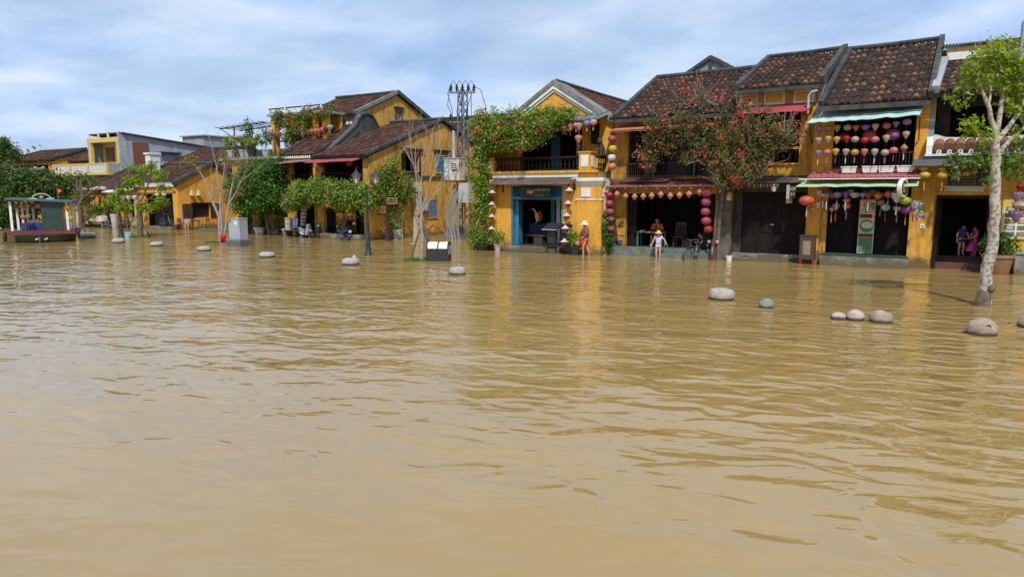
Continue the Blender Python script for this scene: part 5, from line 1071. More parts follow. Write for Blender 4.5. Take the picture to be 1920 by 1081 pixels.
for i, (x, z) in enumerate([(-60.83, 3.3), (-60.06, 3.3), (-61.59, 3.2), (-63.11, 3.2)]): lantern((x, 32.4, z), 'ball', .3, 'white', '%s white lantern above the far-left eave' % ['second round', 'rightmost round', 'first round', 'outermost round'][i], 'white lanterns far left', True, z_stretch=.75)
for i, x in enumerate((-61.5, -60.5, -58.99, -56.93, -56.21, -55.29)): lantern((x, 32.3, 2.55), 'garlic', .2, 'crimson' if i < 2 else 'white', '%s from left of the small lanterns hung below the far-left eaves' % ORD[i], 'small lanterns far left')
T = row_house('low dark-fronted house with tiled roof and canvas awning behind the bare tree', -49.4, -44.75, 37.6, 3.6, 39.8, 4.9, YEL3, [(-49.0, -48.0, .1, 2.7, None), (-47.6, -45.4, .1, 2.7, DARKW)], 89)
awning(T, 'awning', (-49.3, 37.5, 3.4), (-45.0, 37.5, 3.4), (-45.0, 36.2, 3.0), (-49.3, 36.2, 3.0), P('faded_canvas'), seed=33)
MB().box(-48.4, -46.6, 36.8, 36.9, 2.3, 2.85).build('white_sign', WPAINT, T)
row_house('brown tiled house behind the gable cottage with yellow wall under its eave', -64.3, -55.5, 40.5, 5.6, 44.2, 7.2, YEL, [(-62, -61, 2.5, 4, DARKW)], 95)
row_house('brown tiled house behind the bare tree', -55.2, -47.8, 39.8, 5.0, 42.6, 6.6, YEL2, [(-52, -51, 2.5, 4, DARKW)], 97)
row_house('distant tiled house down the lane behind the lattice pole', -42, -27.5, 50.5, 7.4, 54.5, 9.9, GREY, [(-33, -32, 3, 5, DARKW)], 99)
row_house('far-left tiled house with dark veranda and white lanterns above the trees', -83, -74.2, 35.3, 6.1, 38.6, 7.3, YEL2, [(-82, -75, 4.5, 5.7, None), (-80, -78, .2, 2.5, DARKW)], 101)
row_house('tiled house beside the modern yellow building far left', -73.8, -68.9, 37.0, 6.0, 41, 7.9, YEL2, [(-72, -70, 4.0, 5.2, DARKW)], 103)
for i in range(9): lantern((-81.5+i*.8, 34.9, 5.35-.1*(i % 2)), 'ball', .2, 'white', '%s from left of the white lanterns on the far-left dark veranda' % ORD[i], 'veranda lanterns far left')
def build_modern():
    T = thing('modern_house', 'modern house with yellow loggia front, white balcony and long grey side wall far left', 'house', (-66, 36, 0))
    MB().wall('y', -63.7, -63.45, 36, 47, -.14, lambda y: 8.3-(y-36)*.095, [(40.0, 41.6, 5.9, 6.7)]).build('grey_side_wall', PALEGREY, T)
    MB().box(-63.46, -63.38, 37.2, 38.7, 5.2, 7.6).build('brick_panel', P('brick_red', (.22, .075, .045), (.13, .05, .035), 8, .85), T)
    MB().box(-63.45, -63.1, 39.8, 41.9, 6.75, 6.85).build('window_hood', LICHEN, T); MB().box(-63.65, -63.6, 40, 41.6, 5.9, 6.7).build('side_window', GREYP, T)
    YM = P('yellow_paint', (.62, .47, .14), (.55, .41, .12), 2, .7)
    MB().wall('x', 36, 36.3, -68.6, -63.72, -.14, 8.0, [(-68.3, -64.0, 5.7, 7.6)]).build('front_wall', YM, T)
    MB().wall('y', -68.8, -68.6, 36, 47, -.14, 8.0).build('far_side_wall', GREY, T)
    MB().wall('x', 37.2, 37.4, -68.5, -63.75, 5.5, 7.7, [(-66.0, -64.2, 5.6, 7.3)]).build('loggia_wall', YM, T); MB().box(-68.5, -63.75, 36.3, 37.2, 7.62, 7.75).build('loggia_ceiling', WPAINT, T); MB().box(-68.5, -63.75, 36.0, 38.4, 5.4, 5.55).build('loggia_floor', CONC, T)
    for i in range(3): MB().box(-66.0+i*.6, -65.44+i*.6, 37.25, 37.3, 5.6, 7.0).build('door_leaf', GREYP if i % 2 else P('door_dark', (.05, .05, .05)), T)
    MB().box(-66.0, -64.2, 37.2, 37.25, 7.0, 7.3).build('transom', WPAINT, T); MB().box(-67.8, -66.5, 37.1, 37.2, 5.6, 7.2).build('brick_panel', P('brick_red'), T)
    r = MB().box(-68.6, -63.5, 36.0, 36.12, 8.45, 8.55)
    for i in range(4): r.box(-68.6+i*1.62, -68.45+i*1.62, 36.0, 36.12, 8.0, 8.45)
    r.build('roof_rail', WPAINT, T)
    b = MB().box(-73.2, -63.6, 34.8, 36.0, 4.55, 4.75).box(-73.2, -63.6, 34.8, 34.95, 5.5, 5.62).build('balcony', YM, T)
    for i in range(30): MB().box(-73.1+i*.31, -72.95+i*.31, 34.82, 34.93, 4.75, 5.5).build('balcony_baluster', WPAINT, b)
    for i in range(4): MB().box(-73.2+i*3.1, -72.9+i*3.1, 34.78, 34.98, 4.752, 5.5).build('balcony_pier', YM, b)
    MB().box(-63.72, -63.58, 35.0, 36.0, 4.76, 5.6).build('balcony_end', GREY, b)
    MB().wall('x', 36.02, 36.2, -73.2, -68.7, -.14, 4.54).build('lower_wall', YM, T)
    MB().slab((-68.9, 36.2, 8.42), (-63.2, 36.2, 8.42), (-63.2, 47.2, 7.42), (-68.9, 47.2, 7.42), .1).build('sheet_roof', P('dark_sheet'), T)
    MB().box(-67.5, -64.0, 45, 48, 7.4, 8.7).box(-67.7, -63.8, 44.8, 48.2, 8.7, 8.82).build('roof_tank_room', GREY, T)
build_modern()
# grey gable behind the right-hand row
def build_grey_gable():
    T = thing('grey_gable_house', 'weathered grey gable of a house rising behind the bougainvillea house', 'house', (-12.6, 46, 0))
    top = lambda x: 11.6-abs(x+12.6)*.58
    MB().wall('x', 46, 46.25, -16.2, -9.0, -.14, top, brk=(-12.6,)).build('gable_wall', GREY, T)
    for s in (-1, 1):
        xe = -12.6+s*3.8; ze = top(xe)
        MB().prism([(-12.6, 11.75), (xe, ze+.13), (xe, ze-.05), (-12.6, 11.5)], 'y', 45.8, 46.0).build('gable_coping', LICHEN, T)
        a, b = ((xe, 46, ze), (xe, 54, ze)) if s > 0 else ((xe, 54, ze), (xe, 46, ze)); c, d = ((-12.6, 46, 11.7), (-12.6, 54, 11.7)) if s > 0 else ((-12.6, 54, 11.7), (-12.6, 46, 11.7))
        tiled_roof(T, a, b, c, d, .28, 8, False, 111+s, .1)
        MB().wall('y', xe-.2, xe+.0, 46.26, 54, -.14, ze-.1).build('side_wall', GREY, T)
    MB().box(-12.7, -12.5, 45.9, 46, 9.5, 11.3).build('gable_rib', LICHEN, T)
build_grey_gable()
# ================================================================ vegetation (centres and radii in metres)
V_BOUG_UP = [(-9.79, 31.0, 6.69, 0.68, 0.6, 0.62, 343), (-8.96, 31.0, 7.1, 0.64, 0.6, 0.58, 307), (-8.11, 31.0, 6.36, 0.9, 0.6, 0.82, 600), (-7.19, 31.0, 6.31, 0.73, 0.6, 0.66, 394)]
V_BOUG = [(-10.67, 30.1, 5.02, 0.7, 0.6, 0.98, 559), (-10.45, 30.1, 5.95, 0.59, 0.6, 0.54, 258), (-9.78, 30.1, 5.57, 0.85, 0.6, 0.77, 534), (-8.88, 30.1, 5.76, 0.89, 0.6, 0.81, 585), (-7.94, 30.1, 5.27, 0.92, 0.6, 0.84, 636), (-6.94, 30.1, 5.34, 0.91, 0.6, 0.83, 614), (-6.1, 30.1, 5.73, 0.8, 0.6, 0.72, 471), (-5.95, 30.1, 4.75, 0.84, 0.6, 0.77, 529), (-5.24, 30.1, 5.27, 0.69, 0.6, 0.62, 349), (-4.95, 30.1, 5.47, 0.44, 0.6, 0.4, 143), (-8.85, 30.1, 4.73, 0.68, 0.6, 0.62, 342), (-7.91, 30.1, 4.36, 0.72, 0.6, 0.65, 384), (-7.12, 30.1, 4.35, 0.86, 0.6, 0.78, 551), (-6.55, 30.1, 3.78, 0.65, 0.6, 0.59, 316), (-7.42, 30.1, 3.57, 0.56, 0.6, 0.51, 233), (-6.02, 30.1, 3.99, 0.55, 0.6, 0.5, 222), (-6.96, 30.1, 3.34, 0.35, 0.6, 0.32, 92), (-10.9, 30.1, 4.32, 0.38, 0.6, 0.34, 106)]
V_BOUG_TWIG = [(-8.97, 31.0, 7.45, 0.48, 0.5, 0.44, 48), (-9.44, 31.0, 7.25, 0.68, 0.5, 0.61, 94), (-6.88, 31.0, 6.74, 0.65, 0.5, 0.59, 86), (-5.1, 31.0, 5.76, 0.75, 0.5, 0.68, 117), (-4.77, 31.0, 5.31, 0.5, 0.5, 0.45, 51), (-5.98, 31.0, 6.24, 0.64, 0.5, 0.58, 83), (-10.27, 31.0, 6.48, 0.68, 0.5, 0.62, 96), (-8.26, 31.0, 7.17, 0.58, 0.5, 0.53, 70)]
V_CAFE = [(-19.78, 29.75, 6.5, 0.61, 0.6, 0.67, 559), (-18.97, 29.75, 6.33, 0.73, 0.6, 0.83, 820), (-18.03, 29.75, 6.16, 0.78, 0.6, 0.87, 921), (-17.11, 29.75, 6.17, 0.77, 0.6, 0.8, 840), (-16.31, 29.75, 6.28, 0.7, 0.6, 0.74, 706), (-15.64, 29.75, 6.35, 0.63, 0.6, 0.68, 589), (-15.07, 29.75, 6.46, 0.51, 0.6, 0.52, 364), (-14.7, 29.75, 6.59, 0.28, 0.6, 0.31, 120), (-17.72, 29.75, 5.42, 0.42, 0.6, 0.38, 215), (-17.11, 29.75, 5.39, 0.47, 0.6, 0.38, 241), (-16.51, 29.75, 5.53, 0.35, 0.6, 0.32, 152), (-18.66, 29.75, 5.53, 0.6, 0.6, 0.44, 361), (-19.63, 29.75, 5.48, 0.61, 0.6, 0.67, 557), (-19.86, 29.75, 4.63, 0.52, 0.6, 0.61, 437), (-19.77, 29.75, 3.82, 0.46, 0.6, 0.61, 384), (-19.74, 29.75, 2.95, 0.49, 0.6, 0.61, 410), (-19.75, 29.75, 2.04, 0.46, 0.6, 0.67, 419), (-19.86, 29.75, 1.13, 0.55, 0.6, 0.61, 462), (-20.0, 29.75, 0.45, 0.49, 0.6, 0.45, 300)]
V_GCAN = [(-35.64, 31.3, 2.38, 0.54, 0.8, 0.71, 523), (-34.52, 31.3, 2.83, 0.69, 0.8, 0.77, 721), (-33.3, 31.3, 2.93, 0.76, 0.8, 0.76, 779), (-32.12, 31.3, 2.83, 0.75, 0.8, 0.81, 826), (-30.98, 31.3, 2.8, 0.74, 0.8, 0.8, 804), (-29.95, 31.3, 2.74, 0.65, 0.8, 0.79, 706), (-29.08, 31.3, 2.62, 0.5, 0.8, 0.78, 537), (-34.98, 31.3, 3.34, 0.46, 0.8, 0.35, 220), (-33.03, 31.3, 3.5, 0.6, 0.8, 0.31, 253), (-31.18, 31.3, 3.36, 0.59, 0.8, 0.3, 242)]
V_CORNER = [(-29.25, 33.86, 4.61, 0.5, 0.88, 0.55, 516), (-29.25, 32.97, 3.83, 0.5, 1.08, 0.68, 779), (-29.25, 34.33, 3.51, 0.5, 1.22, 0.83, 1084), (-29.25, 33.28, 2.83, 0.5, 1.2, 0.68, 867), (-29.25, 34.84, 2.83, 0.5, 0.9, 0.7, 670), (-29.25, 35.4, 3.52, 0.5, 0.57, 0.57, 342), (-29.25, 33.91, 1.81, 0.5, 0.77, 0.62, 509), (-29.25, 33.88, 0.96, 0.5, 0.55, 0.55, 322), (-29.25, 33.75, 0.28, 0.5, 0.44, 0.41, 192), (-29.25, 32.31, 3.16, 0.5, 0.64, 0.53, 364)]
V_TERR = [(-40.13, 34.7, 8.14, 0.61, 0.6, 0.63, 521), (-39.15, 34.7, 7.83, 0.77, 0.6, 0.86, 903), (-38.05, 34.7, 8.14, 0.59, 0.6, 0.62, 499), (-37.13, 34.7, 8.34, 0.67, 0.6, 0.46, 419), (-36.09, 34.7, 8.36, 0.5, 0.6, 0.38, 256), (-39.38, 34.7, 6.98, 0.56, 0.6, 0.63, 476), (-38.53, 34.7, 7.31, 0.51, 0.6, 0.46, 324), (-37.7, 34.7, 7.64, 0.51, 0.6, 0.38, 265), (-39.42, 34.7, 6.23, 0.3, 0.6, 0.47, 192), (-35.47, 34.7, 8.61, 0.33, 0.6, 0.3, 135), (-40.39, 34.7, 8.53, 0.35, 0.6, 0.32, 149)]
V_DENSE = [(-39.69, 32.2, 3.55, 1.4, 1.3, 1.28, 3094), (-41.11, 32.2, 3.37, 1.09, 1.3, 1.14, 2152), (-38.34, 32.2, 3.36, 1.06, 1.3, 1.18, 2163), (-40.18, 32.2, 4.47, 1.08, 1.3, 0.75, 1406), (-38.28, 32.2, 4.26, 0.89, 1.3, 0.81, 1256), (-41.76, 32.2, 2.55, 0.84, 1.3, 0.77, 1118), (-39.24, 32.2, 2.27, 1.23, 1.3, 0.75, 1590), (-37.58, 32.2, 2.82, 0.56, 1.3, 0.81, 787), (-40.94, 32.2, 1.95, 0.75, 1.3, 0.53, 692), (-37.55, 32.2, 4.79, 0.56, 1.3, 0.66, 643), (-42.25, 32.2, 3.57, 0.42, 1.3, 0.54, 395)]
V_PORCH = [(0.81, 30.3, 4.17, 0.48, 0.5, 0.28, 110), (1.24, 30.3, 3.93, 0.44, 0.5, 0.32, 112), (1.63, 30.3, 4.15, 0.52, 0.5, 0.39, 166), (1.98, 30.3, 3.67, 0.47, 0.5, 0.35, 135), (2.34, 30.3, 4.13, 0.55, 0.5, 0.43, 192), (2.68, 30.3, 3.75, 0.42, 0.5, 0.42, 146), (1.01, 30.3, 3.68, 0.26, 0.5, 0.2, 42), (1.75, 30.3, 4.62, 0.34, 0.5, 0.27, 77), (2.7, 30.3, 4.4, 0.38, 0.5, 0.38, 119)]
V_RT = [(1.07, 21.64, 6.42, 0.48, 0.48, 0.34, 129), (0.75, 21.45, 6.03, 0.37, 0.37, 0.28, 82), (1.48, 21.89, 6.36, 0.42, 0.42, 0.34, 113), (1.06, 21.63, 5.83, 0.37, 0.37, 0.25, 74), (1.47, 21.88, 5.83, 0.39, 0.39, 0.34, 106), (1.8, 22.08, 6.03, 0.37, 0.37, 0.42, 123), (0.64, 21.38, 5.63, 0.22, 0.22, 0.14, 25), (0.42, 21.25, 5.43, 0.17, 0.17, 0.11, 15), (0.57, 21.34, 5.3, 0.2, 0.2, 0.1, 15), (0.92, 21.55, 4.7, 0.37, 0.37, 0.14, 41), (1.17, 21.7, 4.5, 0.25, 0.25, 0.13, 25), (0.77, 21.46, 4.57, 0.17, 0.17, 0.11, 15), (1.65, 21.99, 5.1, 0.2, 0.2, 0.28, 44), (1.91, 22.15, 5.43, 0.25, 0.25, 0.28, 56), (1.21, 21.73, 6.75, 0.22, 0.22, 0.14, 25), (1.86, 22.12, 4.63, 0.2, 0.2, 0.11, 17), (2.0, 22.2, 5.04, 0.2, 0.2, 0.22, 35)]
B_RT = [(1.54, 21.93, -0.03), (1.54, 21.93, 0.4), (1.55, 21.93, 1.04), (1.59, 21.95, 1.89), (1.6, 21.96, 2.59), (1.54, 21.93, 3.28), (1.47, 21.88, 3.82), (1.45, 21.87, 4.34)]
B_RT1 = [(1.45, 21.87, 4.34), (1.35, 21.81, 4.7), (1.21, 21.72, 5.17), (1.05, 21.63, 5.54), (0.95, 21.57, 5.83)]
B_RT2 = [(1.43, 21.86, 4.34), (1.48, 21.89, 4.83), (1.5, 21.9, 5.3), (1.51, 21.9, 5.63), (1.55, 21.93, 5.96), (1.43, 21.86, 6.29)]
B_RT3 = [(1.5, 21.9, 4.34), (1.69, 22.01, 4.63), (1.87, 22.12, 4.97), (1.96, 22.17, 5.3), (2.04, 22.22, 5.7)]
B_RT4 = [(1.56, 21.94, 4.03), (1.77, 22.06, 4.34), (1.99, 22.19, 4.57), (2.2, 22.32, 4.83)]
B_RT5 = [(1.21, 21.72, 5.17), (1.23, 21.74, 5.57), (1.1, 21.66, 6.03), (1.01, 21.61, 6.36)]
V_TA = [(-44.67, 27.04, 4.48, 0.58, 0.58, 0.43, 324), (-45.11, 26.77, 3.78, 0.58, 0.58, 0.36, 270), (-45.73, 26.4, 3.64, 0.65, 0.65, 0.43, 365), (-46.14, 26.16, 3.07, 0.43, 0.43, 0.43, 243), (-43.99, 27.44, 4.06, 0.51, 0.51, 0.51, 331), (-43.83, 27.54, 3.28, 0.36, 0.36, 0.29, 135), (-44.04, 27.42, 2.36, 0.58, 0.58, 0.36, 270), (-45.13, 26.76, 2.01, 0.72, 0.72, 0.36, 338), (-44.52, 27.13, 1.94, 0.51, 0.51, 0.29, 189), (-46.26, 26.08, 2.11, 0.32, 0.32, 0.51, 213), (-45.91, 26.29, 1.86, 0.51, 0.51, 0.29, 189), (-45.42, 26.59, 4.58, 0.36, 0.36, 0.29, 135), (-44.25, 27.29, 4.83, 0.29, 0.29, 0.22, 81)]
B_TA = [(-45.3, 26.66, -0.07), (-45.27, 26.68, 0.86), (-45.24, 26.69, 1.76), (-45.22, 26.71, 2.18)]
B_TA1 = [(-45.22, 26.71, 2.18), (-45.38, 26.61, 3.0), (-45.57, 26.5, 3.71), (-45.75, 26.39, 4.23)]
B_TA2 = [(-45.22, 26.71, 2.18), (-44.86, 26.93, 3.0), (-44.49, 27.14, 3.88), (-44.38, 27.21, 4.76)]
B_TA3 = [(-45.23, 26.7, 1.94), (-44.64, 27.06, 2.57), (-43.99, 27.45, 3.18)]
V_FL1 = [(-64.98, 27.61, 3.66, 1.79, 1.79, 1.61, 2582), (-63.49, 28.51, 3.44, 1.61, 1.61, 1.34, 1936), (-62.15, 29.32, 3.66, 1.25, 1.25, 1.16, 1305), (-61.61, 29.64, 3.22, 0.98, 0.98, 0.8, 710), (-64.57, 27.86, 1.9, 1.79, 1.79, 1.34, 2151), (-62.82, 28.91, 2.34, 1.61, 1.61, 0.98, 1420), (-65.41, 27.36, 1.02, 1.07, 1.07, 1.07, 1032), (-63.06, 28.77, 4.09, 1.07, 1.07, 0.8, 774), (-61.27, 29.84, 2.78, 0.71, 0.71, 0.8, 516)]
V_FL2 = [(-78.02, 32.99, 7.16, 1.18, 1.18, 0.96, 792), (-78.54, 32.68, 6.38, 1.6, 1.6, 1.07, 1201), (-77.25, 33.45, 6.64, 0.75, 0.75, 0.53, 280), (-78.04, 32.98, 7.93, 0.53, 0.53, 0.43, 160)]
V_BT = [(-37.17, 25.3, 4.86, 0.38, 0.38, 0.29, 46), (-37.59, 25.05, 4.56, 0.38, 0.38, 0.26, 41), (-36.92, 25.45, 4.4, 0.32, 0.32, 0.22, 29), (-35.06, 26.56, 3.94, 0.32, 0.32, 0.26, 34), (-34.63, 26.83, 4.56, 0.32, 0.32, 0.38, 51), (-35.54, 26.28, 5.17, 0.32, 0.32, 0.19, 25), (-35.28, 26.43, 4.86, 0.45, 0.45, 0.32, 59), (-34.84, 26.7, 3.0, 0.26, 0.26, 0.32, 34)]
B_BT1 = [(-35.99, 26.01, -0.0), (-36.0, 26.0, 0.79), (-35.99, 26.01, 1.59), (-36.18, 25.89, 2.22), (-36.39, 25.77, 2.84), (-36.56, 25.66, 3.62), (-36.87, 25.47, 4.31), (-37.18, 25.29, 4.71)]
B_BT2 = [(-35.94, 26.04, -0.0), (-35.85, 26.09, 1.11), (-35.88, 26.07, 2.22), (-35.87, 26.08, 3.31), (-35.95, 26.03, 4.56), (-36.11, 25.93, 5.48)]
B_BT3 = [(-35.85, 26.09, -0.0), (-35.63, 26.22, 1.11), (-35.47, 26.32, 2.22), (-35.26, 26.44, 3.16), (-35.05, 26.57, 4.09), (-34.61, 26.83, 4.86)]
B_BT4 = [(-35.99, 26.0, 0.48), (-35.93, 26.04, 1.74), (-35.78, 26.13, 3.0), (-35.58, 26.25, 4.25), (-35.43, 26.34, 5.17)]
B_BT5 = [(-35.99, 26.01, 1.59), (-36.28, 25.83, 2.37), (-36.17, 25.9, 3.31), (-36.26, 25.84, 4.25)]
B_BT6 = [(-35.47, 26.32, 2.22), (-35.11, 26.53, 2.84), (-34.75, 26.75, 3.62), (-34.24, 27.06, 4.09)]
B_DT = [(-18.98, 23.86, -0.01), (-18.99, 23.86, 0.9), (-19.0, 23.85, 1.6), (-18.99, 23.86, 2.12), (-19.0, 23.85, 2.54)]
B_DT1 = [(-19.0, 23.85, 2.54), (-19.11, 23.78, 3.35), (-19.24, 23.71, 4.15), (-19.35, 23.64, 4.84), (-19.37, 23.62, 5.4)]
B_DT2 = [(-18.99, 23.86, 2.42), (-18.97, 23.87, 3.35), (-18.92, 23.9, 4.15), (-18.83, 23.95, 4.84), (-18.74, 24.01, 5.63)]
B_DT3 = [(-18.97, 23.87, 2.19), (-18.78, 23.98, 2.88), (-18.65, 24.06, 3.46), (-18.6, 24.09, 4.15), (-18.45, 24.18, 4.95)]
B_DT4 = [(-18.97, 23.87, 2.12), (-18.54, 24.13, 2.77), (-18.21, 24.32, 3.23), (-17.97, 24.47, 3.81), (-17.7, 24.63, 4.38)]
B_DT5 = [(-18.65, 24.06, 3.46), (-18.36, 24.23, 4.15), (-18.23, 24.31, 4.72), (-18.19, 24.34, 5.25)]
B_DT6 = [(-18.97, 23.87, 3.35), (-19.16, 23.75, 3.92), (-19.19, 23.74, 4.61), (-19.1, 23.79, 5.25)]
B_DT7 = [(-18.54, 24.13, 2.77), (-18.17, 24.35, 3.58), (-18.0, 24.45, 4.15), (-17.92, 24.5, 4.72)]
B_DT8 = [(-18.92, 23.9, 4.15), (-18.67, 24.05, 4.61), (-18.54, 24.12, 5.25), (-18.5, 24.15, 5.74)]
B_DT9 = [(-19.24, 23.71, 4.15), (-19.47, 23.57, 4.61), (-19.58, 23.5, 4.95)]
B_ST = [(-18.96, 23.88, 1.72), (-19.43, 23.59, 0.02)]
B_ST2 = [(-18.96, 23.88, 1.72), (-18.62, 24.08, 0.18)]
B_STB = [(-19.16, 23.75, 1.6), (-18.76, 24.0, 1.67)]
B_STB2 = [(-19.42, 23.6, 0.73), (-18.91, 23.9, 0.64)]
B_NB = [(-50.13, 25.32, 0.43), (-50.09, 25.34, 1.35), (-50.13, 25.32, 2.09), (-49.87, 25.48, 2.64), (-49.94, 25.43, 3.36), (-49.87, 25.48, 3.91)]
V_NB = [(-51.25, 25.95, 2.07, 0.53, 0.53, 0.76, 323), (-50.87, 26.18, 2.81, 0.53, 0.53, 0.53, 226), (-51.53, 25.78, 2.63, 0.3, 0.3, 0.53, 129), (-50.8, 26.22, 1.5, 0.46, 0.46, 0.53, 194)]
def fit(cl, k): return [(a, b, c, d, e, f, int(n*k)) for a, b, c, d, e, f, n in cl]
def vine(label, clumps, size, leaf, flo, base, seed, stems=(), k=1.0, fk=.12, fsize=None, shell=.5, up=.3):
    T = thing('climbing_vine', label, 'vine', base)
    leaf_cloud('foliage', leaf, T, fit(clumps, k), size, seed, up, shell=shell)
    if flo: leaf_cloud('blossoms', flo, T, [(a, b-.06, c, d*1.04, e*1.06, f*1.03, max(8, int(n*fk*k))) for a, b, c, d, e, f, n in clumps], fsize or size*.8, seed+1, .1, aspect=.9, shell=.85, sub=20)
    m = MB(); rng = random.Random(seed)
    for pts, r in stems: m.tube(pts, [r*(1-.6*i/len(pts)) for i in range(len(pts))], 6)
    for a, b, c, d, e, f, n in clumps:
        for _ in range(3):
            p = Vector((a+rng.uniform(-d, d)*.6, b+rng.uniform(-e, e)*.4, c-f*.6)); q = Vector((a+rng.uniform(-d, d), b+rng.uniform(-e, e)*.8, c+f*rng.uniform(.2, .9)))
            m.tube([p, p.lerp(q, .5)+Vector((rng.uniform(-.1, .1), rng.uniform(-.1, .1), .05)), q], [.018, .013, .006], 5)
    m.build('stems', BARKD, T, smooth=True)
    return T
vine('pink-flowering green vine draped over the cafe balcony and down its left corner', V_CAFE, .15, LEAF_V, FLO_P, (-19.8, 29.9, 0), 1, [([(-19.9, 30.0, -.13), (-19.95, 30.05, 2), (-19.9, 30.0, 4), (-19.6, 30, 6)], .07)], 1.8, .095, .12)
B = vine('red-flowering bougainvillea sprawling over the orange awning and shop canopies', V_BOUG, .13, LEAF_B, FLO_R, (-7.7, 30.6, 0), 2, [([(-7.75, 30.75, -.13), (-7.8, 30.8, 1.2), (-7.7, 30.7, 2.4), (-7.55, 30.5, 3.6), (-7.3, 30.3, 4.6), (-7.2, 30.3, 5.6)], .11), ([(-7.6, 30.6, 3), (-8.4, 30.3, 4.6), (-9.3, 30.2, 5.4), (-10.2, 30.2, 5.6)], .06), ([(-7.4, 30.4, 4.2), (-6.4, 30.2, 5.2), (-5.4, 30.2, 5.8), (-4.9, 30.2, 5.9)], .05), ([(-7.9, 30.6, 0), (-7.95, 30.75, 1.5), (-7.85, 30.7, 3.2)], .06)], 1.5, .12, .095, .2)
leaf_cloud('roof_foliage', LEAF_B, B, fit(V_BOUG_UP, 1.0), .11, 77, .3, shell=.3)
leaf_cloud('roof_blossoms', FLO_R, B, fit(V_BOUG_UP, .2), .1, 78, .2, aspect=.9, shell=.8, sub=10)
m = MB(); rng = random.Random(9)
for a, b, c, d, e, f, n in V_BOUG_TWIG+V_BOUG_UP+V_BOUG[6:16]:
    for _ in range(5):
        p = Vector((a+rng.uniform(-d, d)*.5, b-.1, c-f*.8)); t = []; grow(m, p, (rng.uniform(-1, 1), rng.uniform(-.5, .2), rng.uniform(.1, 1.1)), .016, rng.uniform(.4, .9), 1, rng, t, .6, .05, 4, 3, (1, 2))
m.build('bare_twigs', BARKG, B, kind='stuff')
leaf_cloud('sparse_leaves', LEAF_B, B, V_BOUG_TWIG, .11, 79, .3, shell=.2)
leaf_cloud('sparse_blossoms', FLO_R, B, fit(V_BOUG_TWIG, .22), .14, 80, .3, aspect=.9, shell=.3, sub=7)
vine('green vine with pinkish blossoms covering the ground-floor canopy of the corner house', V_GCAN, .17, LEAF_V, FLO_P, (-32.8, 31.3, 0), 3, [([(-34.0, 31.9, -.1), (-34.0, 31.8, 1.5), (-33.6, 31.5, 2.8)], .06)], 2.5, .05, .12)
cnf = MB()
for x in (-36.2, -34.2, -31.8, -29.9): cnf.bar((x, 32.2, 3.0), (x, 30.9, 2.9), .05)
cnf.bar((-36.3, 30.9, 2.88), (-29.8, 30.9, 2.88), .05); tag(cnf.build('vine_trellis', IRON), 'dark steel trellis carrying the vine in front of the corner house', 'trellis')
vine('green creeper climbing the corner of the ochre gable wall behind the street sign', V_CORNER, .16, LEAF_V, FLO_P, (-29.2, 33.8, 0), 4, [([(-29.3, 33.8, .3), (-29.3, 33.9, 2), (-29.25, 34, 4)], .04)], 1.1, .07, .13)
vine('yellow-green vine spilling over the rooftop loggia', V_TERR, .17, leafmat('leaf_terrace', [(.09, .14, .02), (.16, .22, .03), (.24, .27, .05), (.25, .18, .06)]), FLO_P, (-40, 34.9, 5.5), 5, [([(-41.2, 34.8, 5.5), (-41.2, 34.75, 7), (-40.6, 34.7, 8.4)], .05)], 1.3, .05, .13)
def tree(label, trunk, limbs, clumps, size, leaf, bark, seed, base, k=1.0, twigs=2, name='tree', shell=.3, up=.4, aspect=.45, sub=14, tl=.7):
    T = thing(name, label, 'tree', base); m = MB(); rng = random.Random(seed); tips = []
    for pts, r0, r1 in [trunk]+limbs:
        n = len(pts); P3 = []
        for i in range(n-1):
            for s in range(3): P3.append(Vector(pts[i]).lerp(Vector(pts[i+1]), s/3)+Vector((rng.uniform(-1, 1), rng.uniform(-1, 1), 0))*r1*.35*(0 < i+s))
        P3.append(Vector(pts[-1])); q = len(P3)
        m.tube(P3, [r0+(r1-r0)*i/(q-1) for i in range(q)], 9)
        if (pts, r0, r1) != trunk:
            for j in range(twigs): grow(m, P3[max(1, q-1-j*2)], (P3[-1]-P3[-3])+Vector((rng.uniform(-.5, .5), rng.uniform(-.5, .5), .2)), r1*.7, tl, 1, rng, tips, .6, .2, 5, 3)
    m.build('trunk', bark, T, smooth=True)
    if clumps: leaf_cloud('crown', leaf, T, fit(clumps, k), size, seed, up, shell=shell, aspect=aspect, sub=sub)
    return T
RTREE = tree('slender pale-barked tree with bright yellow-green leaves standing in the water at right', (B_RT, .155, .095), [(B_RT1, .07, .03), (B_RT2, .07, .025), (B_RT3, .07, .03), (B_RT4, .06, .025), (B_RT5, .035, .018)], V_RT, .14, LEAF_Y, BARK, 11, (1.5, 21.9, 0), 2.8, shell=.15, tl=.42)
ft = MB().tube([(1.5, 21.86, -.13), (1.5, 21.86, .1), (1.52, 21.87, .26), (1.53, 21.88, .4)], [.19, .185, .175, .14], 10).ball((1.66, 21.8, .48), .09, .08, .11); ft.build('root_flare', BARKD, RTREE, smooth=True)
tree('young tree with yellow-green leaf tufts by the far-left street lamp', (B_TA, .2, .13), [(B_TA1, .07, .03), (B_TA2, .07, .03), (B_TA3, .05, .025)], [(a, b, c, d*.85, e*.85, f*.8, n) for a, b, c, d, e, f, n in V_TA], .19, LEAF_Y, BARKD, 12, (-45.4, 26.6, 0), 1.1, shell=.2)
